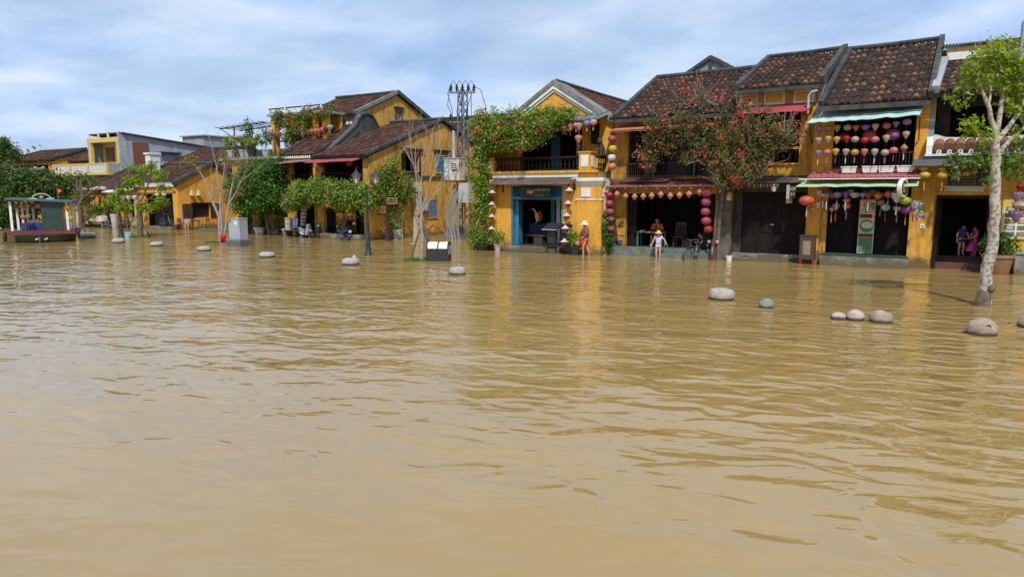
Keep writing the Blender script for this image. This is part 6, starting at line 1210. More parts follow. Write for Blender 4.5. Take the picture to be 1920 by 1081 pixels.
tree('dense glossy green tree in front of the terrace house', ([(-39.6, 32.6, -.13), (-39.6, 32.5, 1), (-39.5, 32.4, 2.2)], .16, .12), [([(-39.5, 32.4, 2.0), (-40.6, 32.3, 3.4)], .09, .04), ([(-39.5, 32.4, 2.0), (-38.4, 32.2, 3.6)], .09, .04)], V_DENSE, .2, LEAF_D, BARKD, 13, (-39.6, 32.5, 0), 1.3, shell=.55)
tree('almost bare multi-stemmed grey tree beside the metal cabinet', (B_BT1, .10, .025), [(B_BT2, .085, .022), (B_BT3, .08, .022), (B_BT4, .065, .02), (B_BT5, .05, .018), (B_BT6, .05, .018)], V_BT, .15, leafmat('leaf_sparse', [(.16, .18, .03), (.25, .22, .05), (.3, .17, .05)]), BARKG, 14, (-36, 26, 0), 2.2, 6, shell=.1, tl=.95)
tree('leafless pale sapling tied to wooden stakes beside the bin', (B_DT, .085, .055), [(b, .028, .010) for b in (B_DT1, B_DT2, B_DT3, B_DT4, B_DT5, B_DT6, B_DT7, B_DT8, B_DT9)], None, .1, LEAF_Y, BARKG, 15, (-19, 23.85, 0), 1, 4, tl=.75)
tree('broad dark green tree at the left edge behind the boat', ([(-66, 27, -.13), (-66, 27, 1.6), (-65.6, 27.2, 2.6)], .3, .2), [([(-65.8, 27.1, 2.2), (-64.5, 28, 3.6), (-63.5, 28.8, 4.6)], .14, .06), ([(-65.8, 27.1, 2.2), (-66.9, 26.4, 3.6), (-67.6, 26, 4.8)], .14, .06), ([(-65.6, 27.2, 2.6), (-65.6, 27.4, 4.2)], .12, .05)], V_FL1, .3, LEAF_F, BARKD, 16, (-66, 27, 0), 1.2, shell=.4)
tree('feathery dark tree rising behind the far-left roofs', ([(-79, 32, -.13), (-79, 32, 4), (-78.8, 32, 6)], .25, .15), [([(-78.8, 32, 5.5), (-78, 33, 7.5)], .1, .04), ([(-78.8, 32, 5.5), (-79.8, 31.4, 7.3)], .1, .04)], V_FL2, .3, LEAF_F, BARKD, 17, (-79, 32, 0), 1.2, shell=.2)
tree('thin dark tree directly behind the boat', (B_NB, .16, .05), [([B_NB[2], (-50.0, 26.2, 3.2), (-50.3, 26.1, 3.9)], .06, .02), ([B_NB[3], (-48.6, 26.4, 3.6)], .05, .02)], V_NB, .2, leafmat('leaf_sparse'), BARKD, 18, (-49, 26, 0), .8, shell=.2)
for i, (x, y, h, w, lab) in enumerate([(-66.0, 36.6, 4.0, 2.6, 'dark green bushy tree between the broad left tree and the balcony house'), (-69.5, 33.2, 3.2, 3.2, 'low dark green tree below the white balcony far left'), (-76.5, 33.0, 3.4, 3.4, 'low leafy tree under the far-left veranda')]):
    tree(lab, ([(x, y-3, -.13), (x, y-3, 1.5)], .2, .12), [([(x, y-3, 1.3), (x+.8, y-3.2, h)], .08, .03), ([(x, y-3, 1.3), (x-.8, y-2.8, h)], .08, .03)], [(x, y-3, h*.8, w*.8, 1.4, h*.34, 1500), (x-w*.5, y-3, h*.7, w*.5, 1.2, h*.28, 800), (x+w*.5, y-3, h*.72, w*.5, 1.2, h*.28, 800)], .28, LEAF_F, BARKD, 30+i, (x, y-3, 0), shell=.4)
# sapling stakes
S = thing('tree_stakes', 'brown wooden stakes with cross bars propping the leafless sapling', 'stakes', (-19, 23.85, 0))
WD = P('stake_wood', (.15, .11, .08), (.08, .06, .045), 6, .9)
for a, b in ((B_ST[0], B_ST[1]), (B_ST2[0], B_ST2[1]), (B_ST[0], (-18.6, 24.4, -.1))): MB().tube([a, b], [.045, .05], 7).build('stake', WD, S)
for q in (B_STB, B_STB2): MB().tube(q, .04, 7).build('cross_bar', P('stake_pale', (.34, .27, .2), None, 6, .9) if q is B_STB2 else WD, S)
# plants
def shrub(label, x, y, z, r, h, leaf, seed, n=500, size=.12, pot=None, ph=.35, pr=.2, cat='plant', spiky=False):
    T = thing('potted_plant' if pot else 'shrub', label, cat, (x, y, z))
    if pot: MB().lathe([(pr*.68, 0), (pr*.72, .02), (pr*.98, ph*.85), (pr*1.08, ph*.87), (pr*1.08, ph), (pr*.9, ph), (pr*.85, ph*.8)], (x, y, z), 14).build('pot', pot, T, smooth=True)
    z0 = z+(ph if pot else 0)
    m = MB(); rng = random.Random(seed)
    for _ in range(7): m.tube([(x, y, z0-.05), (x+rng.uniform(-r, r)*.4, y+rng.uniform(-r, r)*.4, z0+h*.5), (x+rng.uniform(-r, r)*.8, y+rng.uniform(-r, r)*.8, z0+h*.85)], [.014, .01, .005], 5)
    m.build('stems', BARKD, T)
    if spiky:
        mm = MB()
        for k in range(46):
            a = rng.uniform(0, 6.28); el = rng.uniform(.2, 1.4); L = r*rng.uniform(1, 1.5); d = Vector((math.cos(a)*math.cos(el), math.sin(a)*math.cos(el), math.sin(el))); s = Vector((-math.sin(a), math.cos(a), 0))*.03
            p0 = Vector((x, y, z0)); p1 = p0+d*L*.6; p2 = p0+d*L*.95+Vector((0, 0, -.12*L)); mm.q(p0-s*.5, p0+s*.5, p1+s, p1-s); mm.q(p1-s, p1+s, p2+s*.1, p2-s*.1)
        mm.build('leaves', leaf, T)
    else: leaf_cloud('leaves', leaf, T, [(x, y, z0+h*.5, r, r, h*.5, n)], size, seed, .4, shell=.3, sub=10)
    return T
WP = P('white_pot', (.5, .5, .48), (.36, .36, .34), 5, .6); CP = P('clay_pot', (.30, .17, .09), (.2, .11, .06), 5, .8); BP = P('black_pot', (.03, .03, .03), None, 5, .7)
shrub('bushy plant in a dark pot below the cafe vine', -19.55, 29.55, -.13, .6, .95, LEAF_V, 41, 900, .12, BP, .42, .38)
shrub('leafy plant in a white bucket left of the cafe step', -18.55, 29.45, -.1, .42, .7, LEAF_V, 42, 600, .11, WP, .5, .2)
shrub('green plant in a dark pot beside the walking woman', -14.35, 29.75, -.1, .36, .85, LEAF_Y, 43, 500, .11, BP, .5, .26)
shrub('dark green creeper by the white post between cafe and open shop', -13.0, 30.5, -.1, .32, 2.4, LEAF_D, 44, 900, .14)
shrub('fern in a big round clay jar right of the pale tree', 2.45, 30.9, -.13, .55, .75, LEAF_D, 45, 800, .16, CP, .85, .5)
shrub('spiky palm-like plant in a white basin under the dense tree', -40.6, 32.6, .0, .75, .7, leafmat('leaf_palm', [(.12, .17, .06), (.2, .25, .1)]), 46, pot=WP, ph=.5, pr=.42, spiky=True)
shrub('dark potted shrub left of the spiky plant under the dense tree', -42.3, 32.7, 0, .5, 1.2, LEAF_D, 47, 600, .15, BP, .4, .3)
shrub('dark leafy shrub below the shop board of the terrace house', -39.0, 33.0, .1, .6, 1.2, LEAF_D, 48, 700, .15)
shrub('green plant in a white pot beside the stacked boxes', -37.85, 32.6, 0, .35, .9, LEAF_D, 49, 400, .14, WP, .5, .28)
shrub('creeper foot in a white pot at the ochre corner', -28.9, 33.8, -.13, .3, .4, LEAF_V, 50, 250, .12, WP, .75, .3)
shrub('green bush on the white planter far left behind the boat', -60.6, 32.0, 1.0, .9, 1.0, LEAF_D, 51, 700, .2)
shrub('tall leafy plant in a white pot behind the far-left street lamp', -57.6, 31.8, 0, .75, 2.0, LEAF_Y, 52, 500, .2, WP, 1.2, .3)
shrub('agave-like plant at the foot of the young left tree', -44.9, 27.0, -.1, .5, .7, LEAF_D, 53, spiky=True)
for i, (x, z, r, h) in enumerate([(-43.32, 5.5, .45, .9), (-42.4, 5.5, .5, 1.0), (-40.85, 5.5, .55, 1.5), (-44.73, 5.5, .5, 1.1), (-43.0, 5.5, .35, 2.3)]):
    shrub(['small bushy plant in a white pot on the terrace', 'round dark bush in a grey bowl on the terrace', 'tall leafy plant in a pale pot beside the loggia', 'leafy plant at the left end of the terrace', 'tall spindly shrub rising above the steel pergola line'][i], x, 33.7+.2*(i == 4), z, r, h, LEAF_V if i % 2 else LEAF_D, 60+i, 420, .17, WP if i != 1 else BP, .55, .32)
for i, (x, y) in enumerate([(-19.1, 23.75), (-36.2, 25.8), (-45.2, 26.5)]):
    rng = random.Random(i); m = MB()
    for k in range(420):
        a = rng.uniform(0, 6.28); q = rng.random()**.5; px, py = x+math.cos(a)*q*.75, y+math.sin(a)*q*.6; h = rng.uniform(.05, .16); dx = rng.uniform(-.05, .05)
        m.q((px-.012, py, -.02), (px+.012, py, -.02), (px+dx, py+rng.uniform(-.04, .04), h))
    tag(m.build('grass', LEAF_D), ['grass tuft at the foot of the staked sapling', 'grass tuft at the foot of the bare grey tree', 'grass tuft at the foot of the young left tree'][i], 'grass', kind='stuff')
V_PORCH_T = vine('bright green climber spreading over the decorative porch roof', V_PORCH, .17, leafmat('leaf_porch', [(.07, .15, .015), (.13, .24, .025), (.2, .30, .03)]), leafmat('flower_white', [(.6, .5, .5), (.5, .15, .12)]), (1.6, 30.4, 3.9), 6, [], 1.1, .02, .12)

FT = thing('far_trees', 'hazy line of distant trees beyond the far-left houses', 'trees', (-150, 60, 0)); FT['kind'] = 'stuff'
leaf_cloud('foliage', LEAF_F, FT, [(-98-9*i, 40+3*(i % 4)+2*i, 3.0+1.2*((i*7) % 3), 6, 4, 3.2+.8*((i*5) % 3), 900) for i in range(14)]+[(-86, 52, 4, 6, 4, 4, 900)], .7, 91, .4, kind='stuff', shell=.5)
# ================================================================ things standing in the water
def wet_stone(name, c, c2, *a):
    """weathered stone with a soaked dark band where the water laps it"""
    m = P(name, c, c2, 9, .9, .9, 18); nt = m.node_tree; b = nt.nodes['Principled BSDF']; col = b.inputs['Base Color'].links[0].from_socket
    co = _n(nt, 'ShaderNodeNewGeometry').outputs['Position']; sp = _n(nt, 'ShaderNodeSeparateXYZ'); nt.links.new(co, sp.inputs[0])
    z = _n(nt, 'ShaderNodeMath', operation='MULTIPLY_ADD'); nt.links.new(_noise(nt, co, 12, 3), z.inputs[0]); z.inputs[1].default_value = -.09; nt.links.new(sp.outputs[2], z.inputs[2])
    spots = _ramp(nt, _noise(nt, co, 22, 4, .7), .56, .68)
    c1 = _mix(nt, spots, col, tuple(x*.45 for x in c)); nt.links.new(_mix(nt, _ramp(nt, z.outputs[0], .0, .05, (1, 1, 1), (0, 0, 0)), c1, (.06, .05, .035)), b.inputs['Base Color']); return m
STONE = [wet_stone('stone_%d' % i, c, d, 5, .9, .6, 25) for i, (c, d) in enumerate([((.40, .38, .34), (.28, .26, .23)), ((.36, .29, .22), (.24, .19, .14)), ((.24, .26, .23), (.15, .165, .15)), ((.38, .30, .24), (.44, .42, .38))])]
def stone(label, x, y, rx, ry, h, kind, mat, seed, group):
    rng = random.Random(seed); m = MB(); n = 20
    prof = {'disc': [(.80, -.3), (.93, 0), (1.0, .35), (.98, .62), (.88, .86), (.6, .98), (.05, 1.0)], 'ball': [(.85, -.4), (.96, 0), (1, .3), (.93, .6), (.72, .84), (.4, .97), (.05, 1)]}[kind]
    ph = rng.uniform(0, 6)
    rings = [[(x+rx*r*math.cos(2*math.pi*j/n)*(1+.05*math.sin(3*j*2*math.pi/n+ph+z)), y+ry*r*math.sin(2*math.pi*j/n)*(1+.05*math.cos(2*j*2*math.pi/n+ph)), h*z*(1+.04*math.sin(j*2*math.pi/n+ph))) for j in range(n)] for r, z in prof]
    o = m.loft(rings).build('stone_seat', mat, smooth=True, base=(x, y, 0)); return tag(o, label, 'stone', group)
GS = 'mooring stones along the quay edge'
for i, (x, y, r, h, lab) in enumerate([(-62.5, 25.2, .42, .25, 'flat grey stone at the left edge beyond the boat'), (-48.2, 24.7, .55, .3, 'flat grey stone just right of the boat'), (-41.2, 22.85, .36, .25, 'flat pale stone below the far-left street lamp'), (-36.9, 22.6, .36, .24, 'flat pale stone between the street lamp and the bare tree'), (-31.75, 21.97, .36, .24, 'flat pale stone just left of the metal cabinet'), (-26.1, 21.3, .36, .24, 'flat pale stone between cabinet and twin street lamp'), (-20.4, 20.85, .36, .27, 'flat pale stone below the twin street lamp'), (-14.6, 20.4, .32, .28, 'flat pale stone right of the black bin')]):
    stone(lab, x, y, r, r, h, 'disc', STONE[0], i, GS)
stone('broad grey chipped stone drum in front of the open shop', -4.75, 19.4, .36, .34, .3, 'disc', STONE[0], 20, GS)
stone('small greenish round stone right of the grey drum', -3.38, 18.55, .19, .19, .24, 'ball', STONE[2], 21, GS)
stone('small cream round stone at the left of the stone trio', -1.58, 17.75, .17, .16, .16, 'ball', STONE[3], 22, GS)
stone('middle mottled round stone of the stone trio', -1.22, 17.82, .20, .19, .24, 'ball', STONE[3], 23, GS)
stone('large brown round stone with a twig on it', -.68, 17.85, .25, .23, .28, 'ball', STONE[1], 24, GS)
o = stone('largest brown boulder with a drilled hole near the pale tree', 1.22, 17.42, .29, .26, .34, 'ball', STONE[1], 25, GS)
MB().tube([(1.32, 17.19, .2), (1.30, 17.26, .2)], .05, 10).build('hole', P('hole_dark', (.01, .01, .01)), o)
stone('brown round stone cut by the right picture edge', 2.22, 18.9, .24, .22, .25, 'ball', STONE[1], 26, GS)
t = MB().tube([(-.62, 17.8, .27), (-.5, 17.7, .33), (-.36, 17.68, .3), (-.3, 17.66, .06)], [.008, .01, .008, .006], 5).tube([(-.55, 17.75, .3), (-.42, 17.8, .37)], .006, 5); tag(t.build('twig', BARKD), 'thin brown twig caught on the large brown stone', 'twig')
t = MB().tube([(-3.5, 18.5, .2), (-3.58, 18.45, .25), (-3.8, 18.4, .12)], .009, 5); tag(t.build('twig', BARKD), 'thin dark stick leaning on the greenish stone', 'twig')
tag(MB().ball((-20.9, 21.6, .16), .11, .1, .16, 10, 6).box(-20.98, -20.82, 21.5, 21.7, -.14, .05).build('marker_knob', P('marker_red', (.45, .16, .12), (.6, .5, .45), 20)), 'small red and white carved knob behind the stone below the twin lamp', 'marker')
rng = random.Random(8)
for i in range(9):
    x, y = [(-7.5, 14.2), (-9.8, 16.5), (-1.2, 12.6), (-3.9, 10.8), (-12.6, 17.8), (-6.2, 18.4), (-16.3, 22.5), (-2.2, 15.6), (-10.9, 12.1)][i]; a = rng.uniform(0, 6); L = .06; w = .028
    d, n = Vector((math.cos(a), math.sin(a), 0)), Vector((-math.sin(a), math.cos(a), 0)); p = Vector((x, y, .006))
    tag(MB().q(p-d*L, p+n*w+Vector((0, 0, .008)), p+d*L, p-n*w+Vector((0, 0, .008))).build('floating_leaf', P('dead_leaf', (.45, .16, .04), (.35, .2, .06), 9, .6)), 'small orange-brown dead leaf floating on the muddy water', 'leaf', 'dead leaves on the water')
# ---------------------------------------------------------------- street lamps
LG = P('lamp_glass', (.55, .52, .45), (.45, .43, .38), 4, .25, 0)
def street_lamp(x, y, h, label, heads=2, rz=0, s=1.0):
    T = thing('street_lamp', label, 'street lamp', (x, y, 0), rz, 'black street lamps'); b = lambda m, n, mt, p=T: m.build(n, mt, p, local=True, smooth=False)
    MB().lathe([(.19*s, -.13), (.19*s, .04), (.15*s, .1), (.12*s, .45), (.09*s, .75), (.075*s, .8)], n=12).build('base', IRON, T, local=True, smooth=True)
    MB().lathe([(.075*s, .78), (.10*s, .8), (.10*s, .86), (.085*s, .88), (.095*s, 1.2), (.07*s, 1.5), (.09*s, 1.52), (.09*s, 1.57), (.062*s, 1.6), (.05*s, h-.8), (.07*s, h-.79), (.07*s, h-.72), (.045*s, h-.7), (.05*s, h-.62)], n=12).build('post', IRON, T, local=True, smooth=True)
    for sg in ((-1, 1) if heads == 2 else (0,)):
        hx = .46*sg*s; zb = h-.58
        if sg: MB().tube([(0, 0, h-.75), (.2*sg*s, 0, h-.88), (.4*sg*s, 0, h-.82), (hx, 0, h-.66)], .022, 7).build('arm', IRON, T, local=True)
        hd = MB().lathe([(.10*s, 0), (.13*s, .02), (.12*s, .04)], (hx, 0, zb), 6).build('lamp_head', IRON, T, local=True)
        MB().loft([[(hx+.11*s*math.cos(a*math.pi/3), .11*s*math.sin(a*math.pi/3), zb+.04) for a in range(6)], [(hx+.19*s*math.cos(a*math.pi/3), .19*s*math.sin(a*math.pi/3), zb+.36) for a in range(6)]]).build('lamp_glass', LG, hd, local=True)
        m = MB()
        for a in range(6): c_, s_ = math.cos(a*math.pi/3), math.sin(a*math.pi/3); m.tube([(hx+.113*s*c_, .113*s*s_, zb+.03), (hx+.195*s*c_, .195*s*s_, zb+.37)], .012, 5)
        m.lathe([(.26*s, .36), (.25*s, .39), (.14*s, .52), (.06*s, .6), (.05*s, .64), (.02*s, .7), (.03*s, .72), (.01*s, .78)], (hx, 0, zb), 12); m.build('lamp_roof', IRON, hd, local=True)
street_lamp(-22.8, 24.52, 3.95, 'black twin-headed street lamp standing in the water', 2, R(31))
street_lamp(-46.43, 26.0, 3.5, 'black single street lamp beside the young tree far left', 1)
# ---------------------------------------------------------------- sign post
T = thing('street_sign', 'brown post with two small brown street-name plates at the ochre corner', 'sign', (-28.28, 32.17, 0))
PB = P('sign_brown', (.10, .035, .02), (.075, .028, .018), 4, .5, .1); PO = P('sign_cream', (.55, .34, .12), None, 4, .5, 0)
MB().box(-28.4, -28.16, 32.05, 32.29, -.14, .75).box(-28.34, -28.22, 32.11, 32.23, .75, 3.0).build('post', P('post_brown', (.05, .028, .025), None, 4, .6), T)
for (x0, x1, z0, z1, f) in ((-29.1, -28.36, 1.72, 2.14, 1), (-28.2, -27.4, 2.28, 2.66, .75)):
    pl = MB().box(x0, x1, 32.1, 32.14, z0, z1).build('plate', PB, T)
    fr = MB().box(x0, x1, 32.08, 32.1, z0, z0+.03).box(x0, x1, 32.08, 32.1, z1-.03, z1).box(x0, x0+.03, 32.081, 32.1, z0+.03, z1-.03).box(x1-.03, x1, 32.081, 32.1, z0+.03, z1-.03).build('plate_frame', PO, pl)
    cx = (x0+x1)/2; zc = (z0+z1)/2
    MB().prism([(x0+.14+.045*math.cos(a*math.pi/4), zc+.07+.045*math.sin(a*math.pi/4)) for a in range(8)], 'y', 32.085, 32.1).build('plate_emblem', PO, pl)
    text('ĐƯỜNG', .09, (cx+.1, 32.095, zc+.07), PO, pl); text('BẠCH ĐẰNG', .09, (cx+.02, 32.095, zc-.08), PO, pl)
# ---------------------------------------------------------------- bin
T = thing('litter_bin', 'black double litter bin with rounded white lids and a blue sticker', 'bin', (-18.25, 24.1, 0), R(24)); T.scale = (.8, .8, .95)
BK = P('bin_black', (.022, .02, .02), (.035, .03, .028), 5, .45, .15)
arch = [(-.42, -.14), (.42, -.14), (.42, .62)]+[(.42*math.cos(a*math.pi/8), .62+.3*math.sin(a*math.pi/8)) for a in range(1, 8)]+[(-.42, .62)]
for x0, x1 in ((-.62, -.56), (.0, .05), (.56, .62)): MB().prism(arch, 'x', x0, x1).build('end_panel', BK, T, local=True)
MB().box(-.56, .56, -.4, .4, -.14, .55).build('body', BK, T, local=True)
for x0, x1 in ((-.56, 0), (.05, .56)): MB().prism([(.38*math.cos(a*math.pi/8), .58+.3*math.sin(a*math.pi/8)) for a in range(9)], 'x', x0+.01, x1-.01).build('lid', P('lid_white', (.75, .75, .76), (.6, .6, .62), 3, .35), T, local=True)
st = MB().box(.621, .626, -.3, .28, .32, .72).build('sticker', P('sticker_blue', (.12, .30, .52), (.6, .66, .7), 6, .4, 0, rpos=(.45, .55)), T, local=True)
MB().box(.626, .629, -.05, .05, .45, .55).build('sticker_mark', P('navy'), st, local=True)
# ---------------------------------------------------------------- metal cabinet and chair
T = thing('control_cabinet', 'pale grey metal control cabinet on a dark concrete base', 'cabinet', (-33.0, 25.05, 0), R(10))
MB().bev(-.52, .52, -.5, .5, -.14, .36, .03).build('base', P('conc_dark', (.12, .12, .12), (.08, .08, .08), 4, .85), T, local=True)
MB().bev(-.38, .38, -.34, .34, .362, 1.52, .02).build('body', GREYP, T, local=True); MB().box(-.4, .4, -.36, .36, 1.522, 1.56).build('top', GREYP, T, local=True)
d = MB().box(-.35, .35, -.355, -.342, .42, 1.46).build('door', GREYP, T, local=True); MB().box(-.3, -.18, -.36, -.356, 1.3, 1.5).build('red_label', P('sticker_red'), d, local=True); MB().box(.05, .25, -.36, -.356, 1.2, 1.4).build('paper_label', WPAINT, d, local=True)
T = thing('plastic_chair', 'red plastic chair lying tipped beside the metal cabinet', 'chair', (-33.75, 24.6, 0), R(20))
RP = P('red_plastic', (.5, .015, .03), (.42, .012, .025), 4, .35, .05); Mt = Matrix.Rotation(R(-62), 4, 'Y')
def rot_mb(m, M):
    m.v = [tuple(M @ Vector(v)) for v in m.v]; return m
LF = Matrix.Translation((.0, 0, .35)) @ Mt
rot_mb(MB().bev(-.2, .2, -.2, .2, .0, .03, .01), LF).build('seat', RP, T, local=True)
rot_mb(MB().slab((-.2, .19, .03), (.2, .19, .03), (.18, .28, .42), (-.18, .28, .42), .025), LF).build('backrest', RP, T, local=True)
for a, b in ((-.17, -.17), (.17, -.17), (-.17, .17), (.17, .17)): rot_mb(MB().bar((a, b, 0), (a*1.15, b*1.15, -.4), .035), LF).build('leg', RP, T, local=True)
# ---------------------------------------------------------------- lattice pole with transformer boxes
def lattice_pole():
    X, Y = -25.3, 36.1; T = thing('lattice_pole', 'grey steel lattice power pole with insulators, cables and two meter boxes', 'pole', (X, Y, 0))
    w = lambda z: .33-.014*z; m = MB()
    cs = [(-1, -1), (1, -1), (1, 1), (-1, 1)]
    for a, b in cs: m.bar((X+a*w(0), Y+b*w(0), -.14), (X+a*w(9.2), Y+b*w(9.2), 9.2), .075)
    m.build('corner_angles', STEEL, T)
    m = MB(); z = 0; k = 0
    while z < 9.0:
        z2 = z+.55
        for i in range(4):
            a, b = cs[i], cs[(i+1) % 4]; p, q = (a, b) if k % 2 else (b, a)
            m.bar((X+p[0]*w(z), Y+p[1]*w(z), z), (X+q[0]*w(z2), Y+q[1]*w(z2), z2), .04)
        z = z2; k += 1
    m.build('lattice_bars', STEEL, T)
    ins = MB().lathe([(.05, 0), (.03, .02), (.09, .06), (.04, .1), (.11, .15), (.05, .2), (.11, .26), (.05, .31), (.08, .36), (.03, .44)], n=10).mesh('insulator', smooth=True); ins.materials.append(P('insulator_dark', (.03, .025, .022), None, 4, .25, 0))
    u = Vector((.86, .5, 0))
    for z, L, n in ((9.15, .8, 5), (7.35, .85, 4)):
        a = MB().bar(Vector((X, Y, z))-u*L, Vector((X, Y, z))+u*L, .12, .1).build('cross_arm', STEEL, T)
        for i in range(n):
            p = Vector((X, Y, z+.05))+u*(-L+.08+i*(2*L-.16)/(n-1)); inst('insulator', ins, a, Matrix.Translation(p))
    cb = MB(); rng = random.Random(3)
    for i in range(5):
        p = Vector((X, Y, 9.6))+u*(-.74+i*.37); q = Vector((X, Y-.1, 7.7))+u*(-.6+i*.3)
        cb.tube([p, p+u*(.2 if i % 2 else -.2)+Vector((0, 0, -.5)), q+Vector((0, 0, .35)), q, q+Vector((.05, 0, -1.5)), (X-.2, Y-.4, 5.0)], .022, 5)
        if i < 4: r = p+u*.37; cb.tube([p, p.lerp(r, .5)+Vector((0, 0, .28)), r], .02, 5)
    p = Vector((X, Y, 9.5))+u*.75; cb.tube([p, p+u*.4+Vector((0, 0, -.2)), p+u*.7+Vector((0, 0, -1.2)), p+u*.8+Vector((0, 0, -2.6))], .022, 5)
    p = Vector((X, Y, 9.4))-u*.8; cb.tube([p, p-u*.15+Vector((0, 0, -1)), p+u*.2+Vector((0, 0, -1.9)), p+u*.1+Vector((0, 0, -3))], .02, 5)
    cb.build('cables', IRON, T)
    MB().tube([(X-.4, Y-.45, 4.9), (X-.4, Y-.45, 6.8)], .1, 10).build('white_conduit', P('pipe_white'), T)
    RB = P('rusty_box', (.55, .55, .52), (.32, .12, .04), 2.2, .55, .1, rpos=(.47, .58), sc=(1.2, 1.2, .6))
    b1 = MB().bev(X-.62, X+.5, Y-1.2, Y-.5, 3.72, 5.05, .02).build('meter_box', RB, T)
    MB().box(X-.65, X+.53, Y-1.24, Y-.46, 5.052, 5.1).build('box_roof', P('pipe_white'), b1)
    MB().box(X-.6, X-.25, Y-1.225, Y-1.202, 3.78, 5.0).build('box_door', P('pipe_white'), b1)
    nt = MB().box(X-.02, X+.33, Y-1.23, Y-1.205, 4.3, 4.75).build('notice', P('notice_blue', (.04, .05, .25), None, 4, .4, 0), b1)
    for i in range(3): MB().box(X+.02, X+.29, Y-1.236, Y-1.23, 4.62-i*.11, 4.66-i*.11).build('notice_line', WPAINT, nt)
    for i in range(3): MB().box(X-.55, X-.32, Y-1.232, Y-1.226, 4.55-i*.26, 4.72-i*.26).build('paper', WPAINT, b1)
    b2 = MB().bev(X+.3, X+1.05, Y-1.0, Y-.42, 2.35, 3.55, .02).build('meter_box', P('box_cream', (.46, .46, .42), (.36, .36, .32), 3, .55), T); MB().box(X+.65, X+1.0, Y-1.02, Y-1.002, 2.5, 3.3).build('box_door', P('box_cream'), b2)
    for i in range(9):
        rng = random.Random(i); x = X-.55+i*.13; y = Y-.75-.1*(i % 3)
        MB().tube([(x+.35, y+.1, 3.5-.12*(i % 4)), (x+.2, y-.05, 2.9), (x-.12, y-.12, 2.0), (x-.15, y-.15, 1.0), (x+rng.uniform(-.2, .3), y-.25, -.1)], .055, 7).build('cable_conduit', P('conduit_grey', (.22, .25, .27), (.17, .19, .2), 4, .45, .05), T, smooth=True)
    MB().tube([(X-.8, Y-.8, .2), (X-1.3, Y-.6, .75), (X-2.0, Y-.6, .9), (X-2.8, Y-.5, .3)], .05, 7).build('orange_pipe', P('orange_pipe', (.4, .12, .05)), T)
lattice_pole()
for i, (a, b, sag, lab) in enumerate([((-25.9, 35.8, 7.4), (-29.55, 42.0, 6.6), .3, 'thin black cable from the lattice pole to the ochre gable'), ((-24.6, 36.2, 6.4), (-19.95, 33.5, 6.1), .35, 'thin black cable from the lattice pole to the cafe side wall'), ((-25.9, 35.6, 5.6), (-29.4, 36.6, 3.5), .25, 'thin black cable from the lattice pole to the cream utility column'), ((-24.9, 35.4, 3.5), (-29.5, 39.8, 3.2), .5, 'sagging black cable along the lower ochre wall')]):
    a, b = Vector(a), Vector(b); tag(MB().tube([a.lerp(b, t/10)-Vector((0, 0, sag*4*(t/10)*(1-t/10))) for t in range(11)], .016, 5).build('overhead_cable', IRON), lab, 'cable')
T = thing('white_post', 'tall cream post with a box head between the cafe and the open shop', 'post', (-13.15, 30.6, 0))
MB().box(-13.25, -13.05, 30.5, 30.7, -.14, 3.0).build('shaft', P('cream_paint'), T); MB().prism([(-13.32, 3.0), (-12.95, 3.0), (-12.88, 3.15), (-12.88, 3.6), (-13.3, 3.6)], 'y', 30.4, 30.85).build('head', P('cream_paint'), T)
MB().tube([(-13.1, 30.46, 1.4), (-13.05, 30.42, 1.7), (-12.95, 30.42, 1.78), (-12.9, 30.42, 1.68)], .025, 6).build('hose', P('pipe_white'), T)
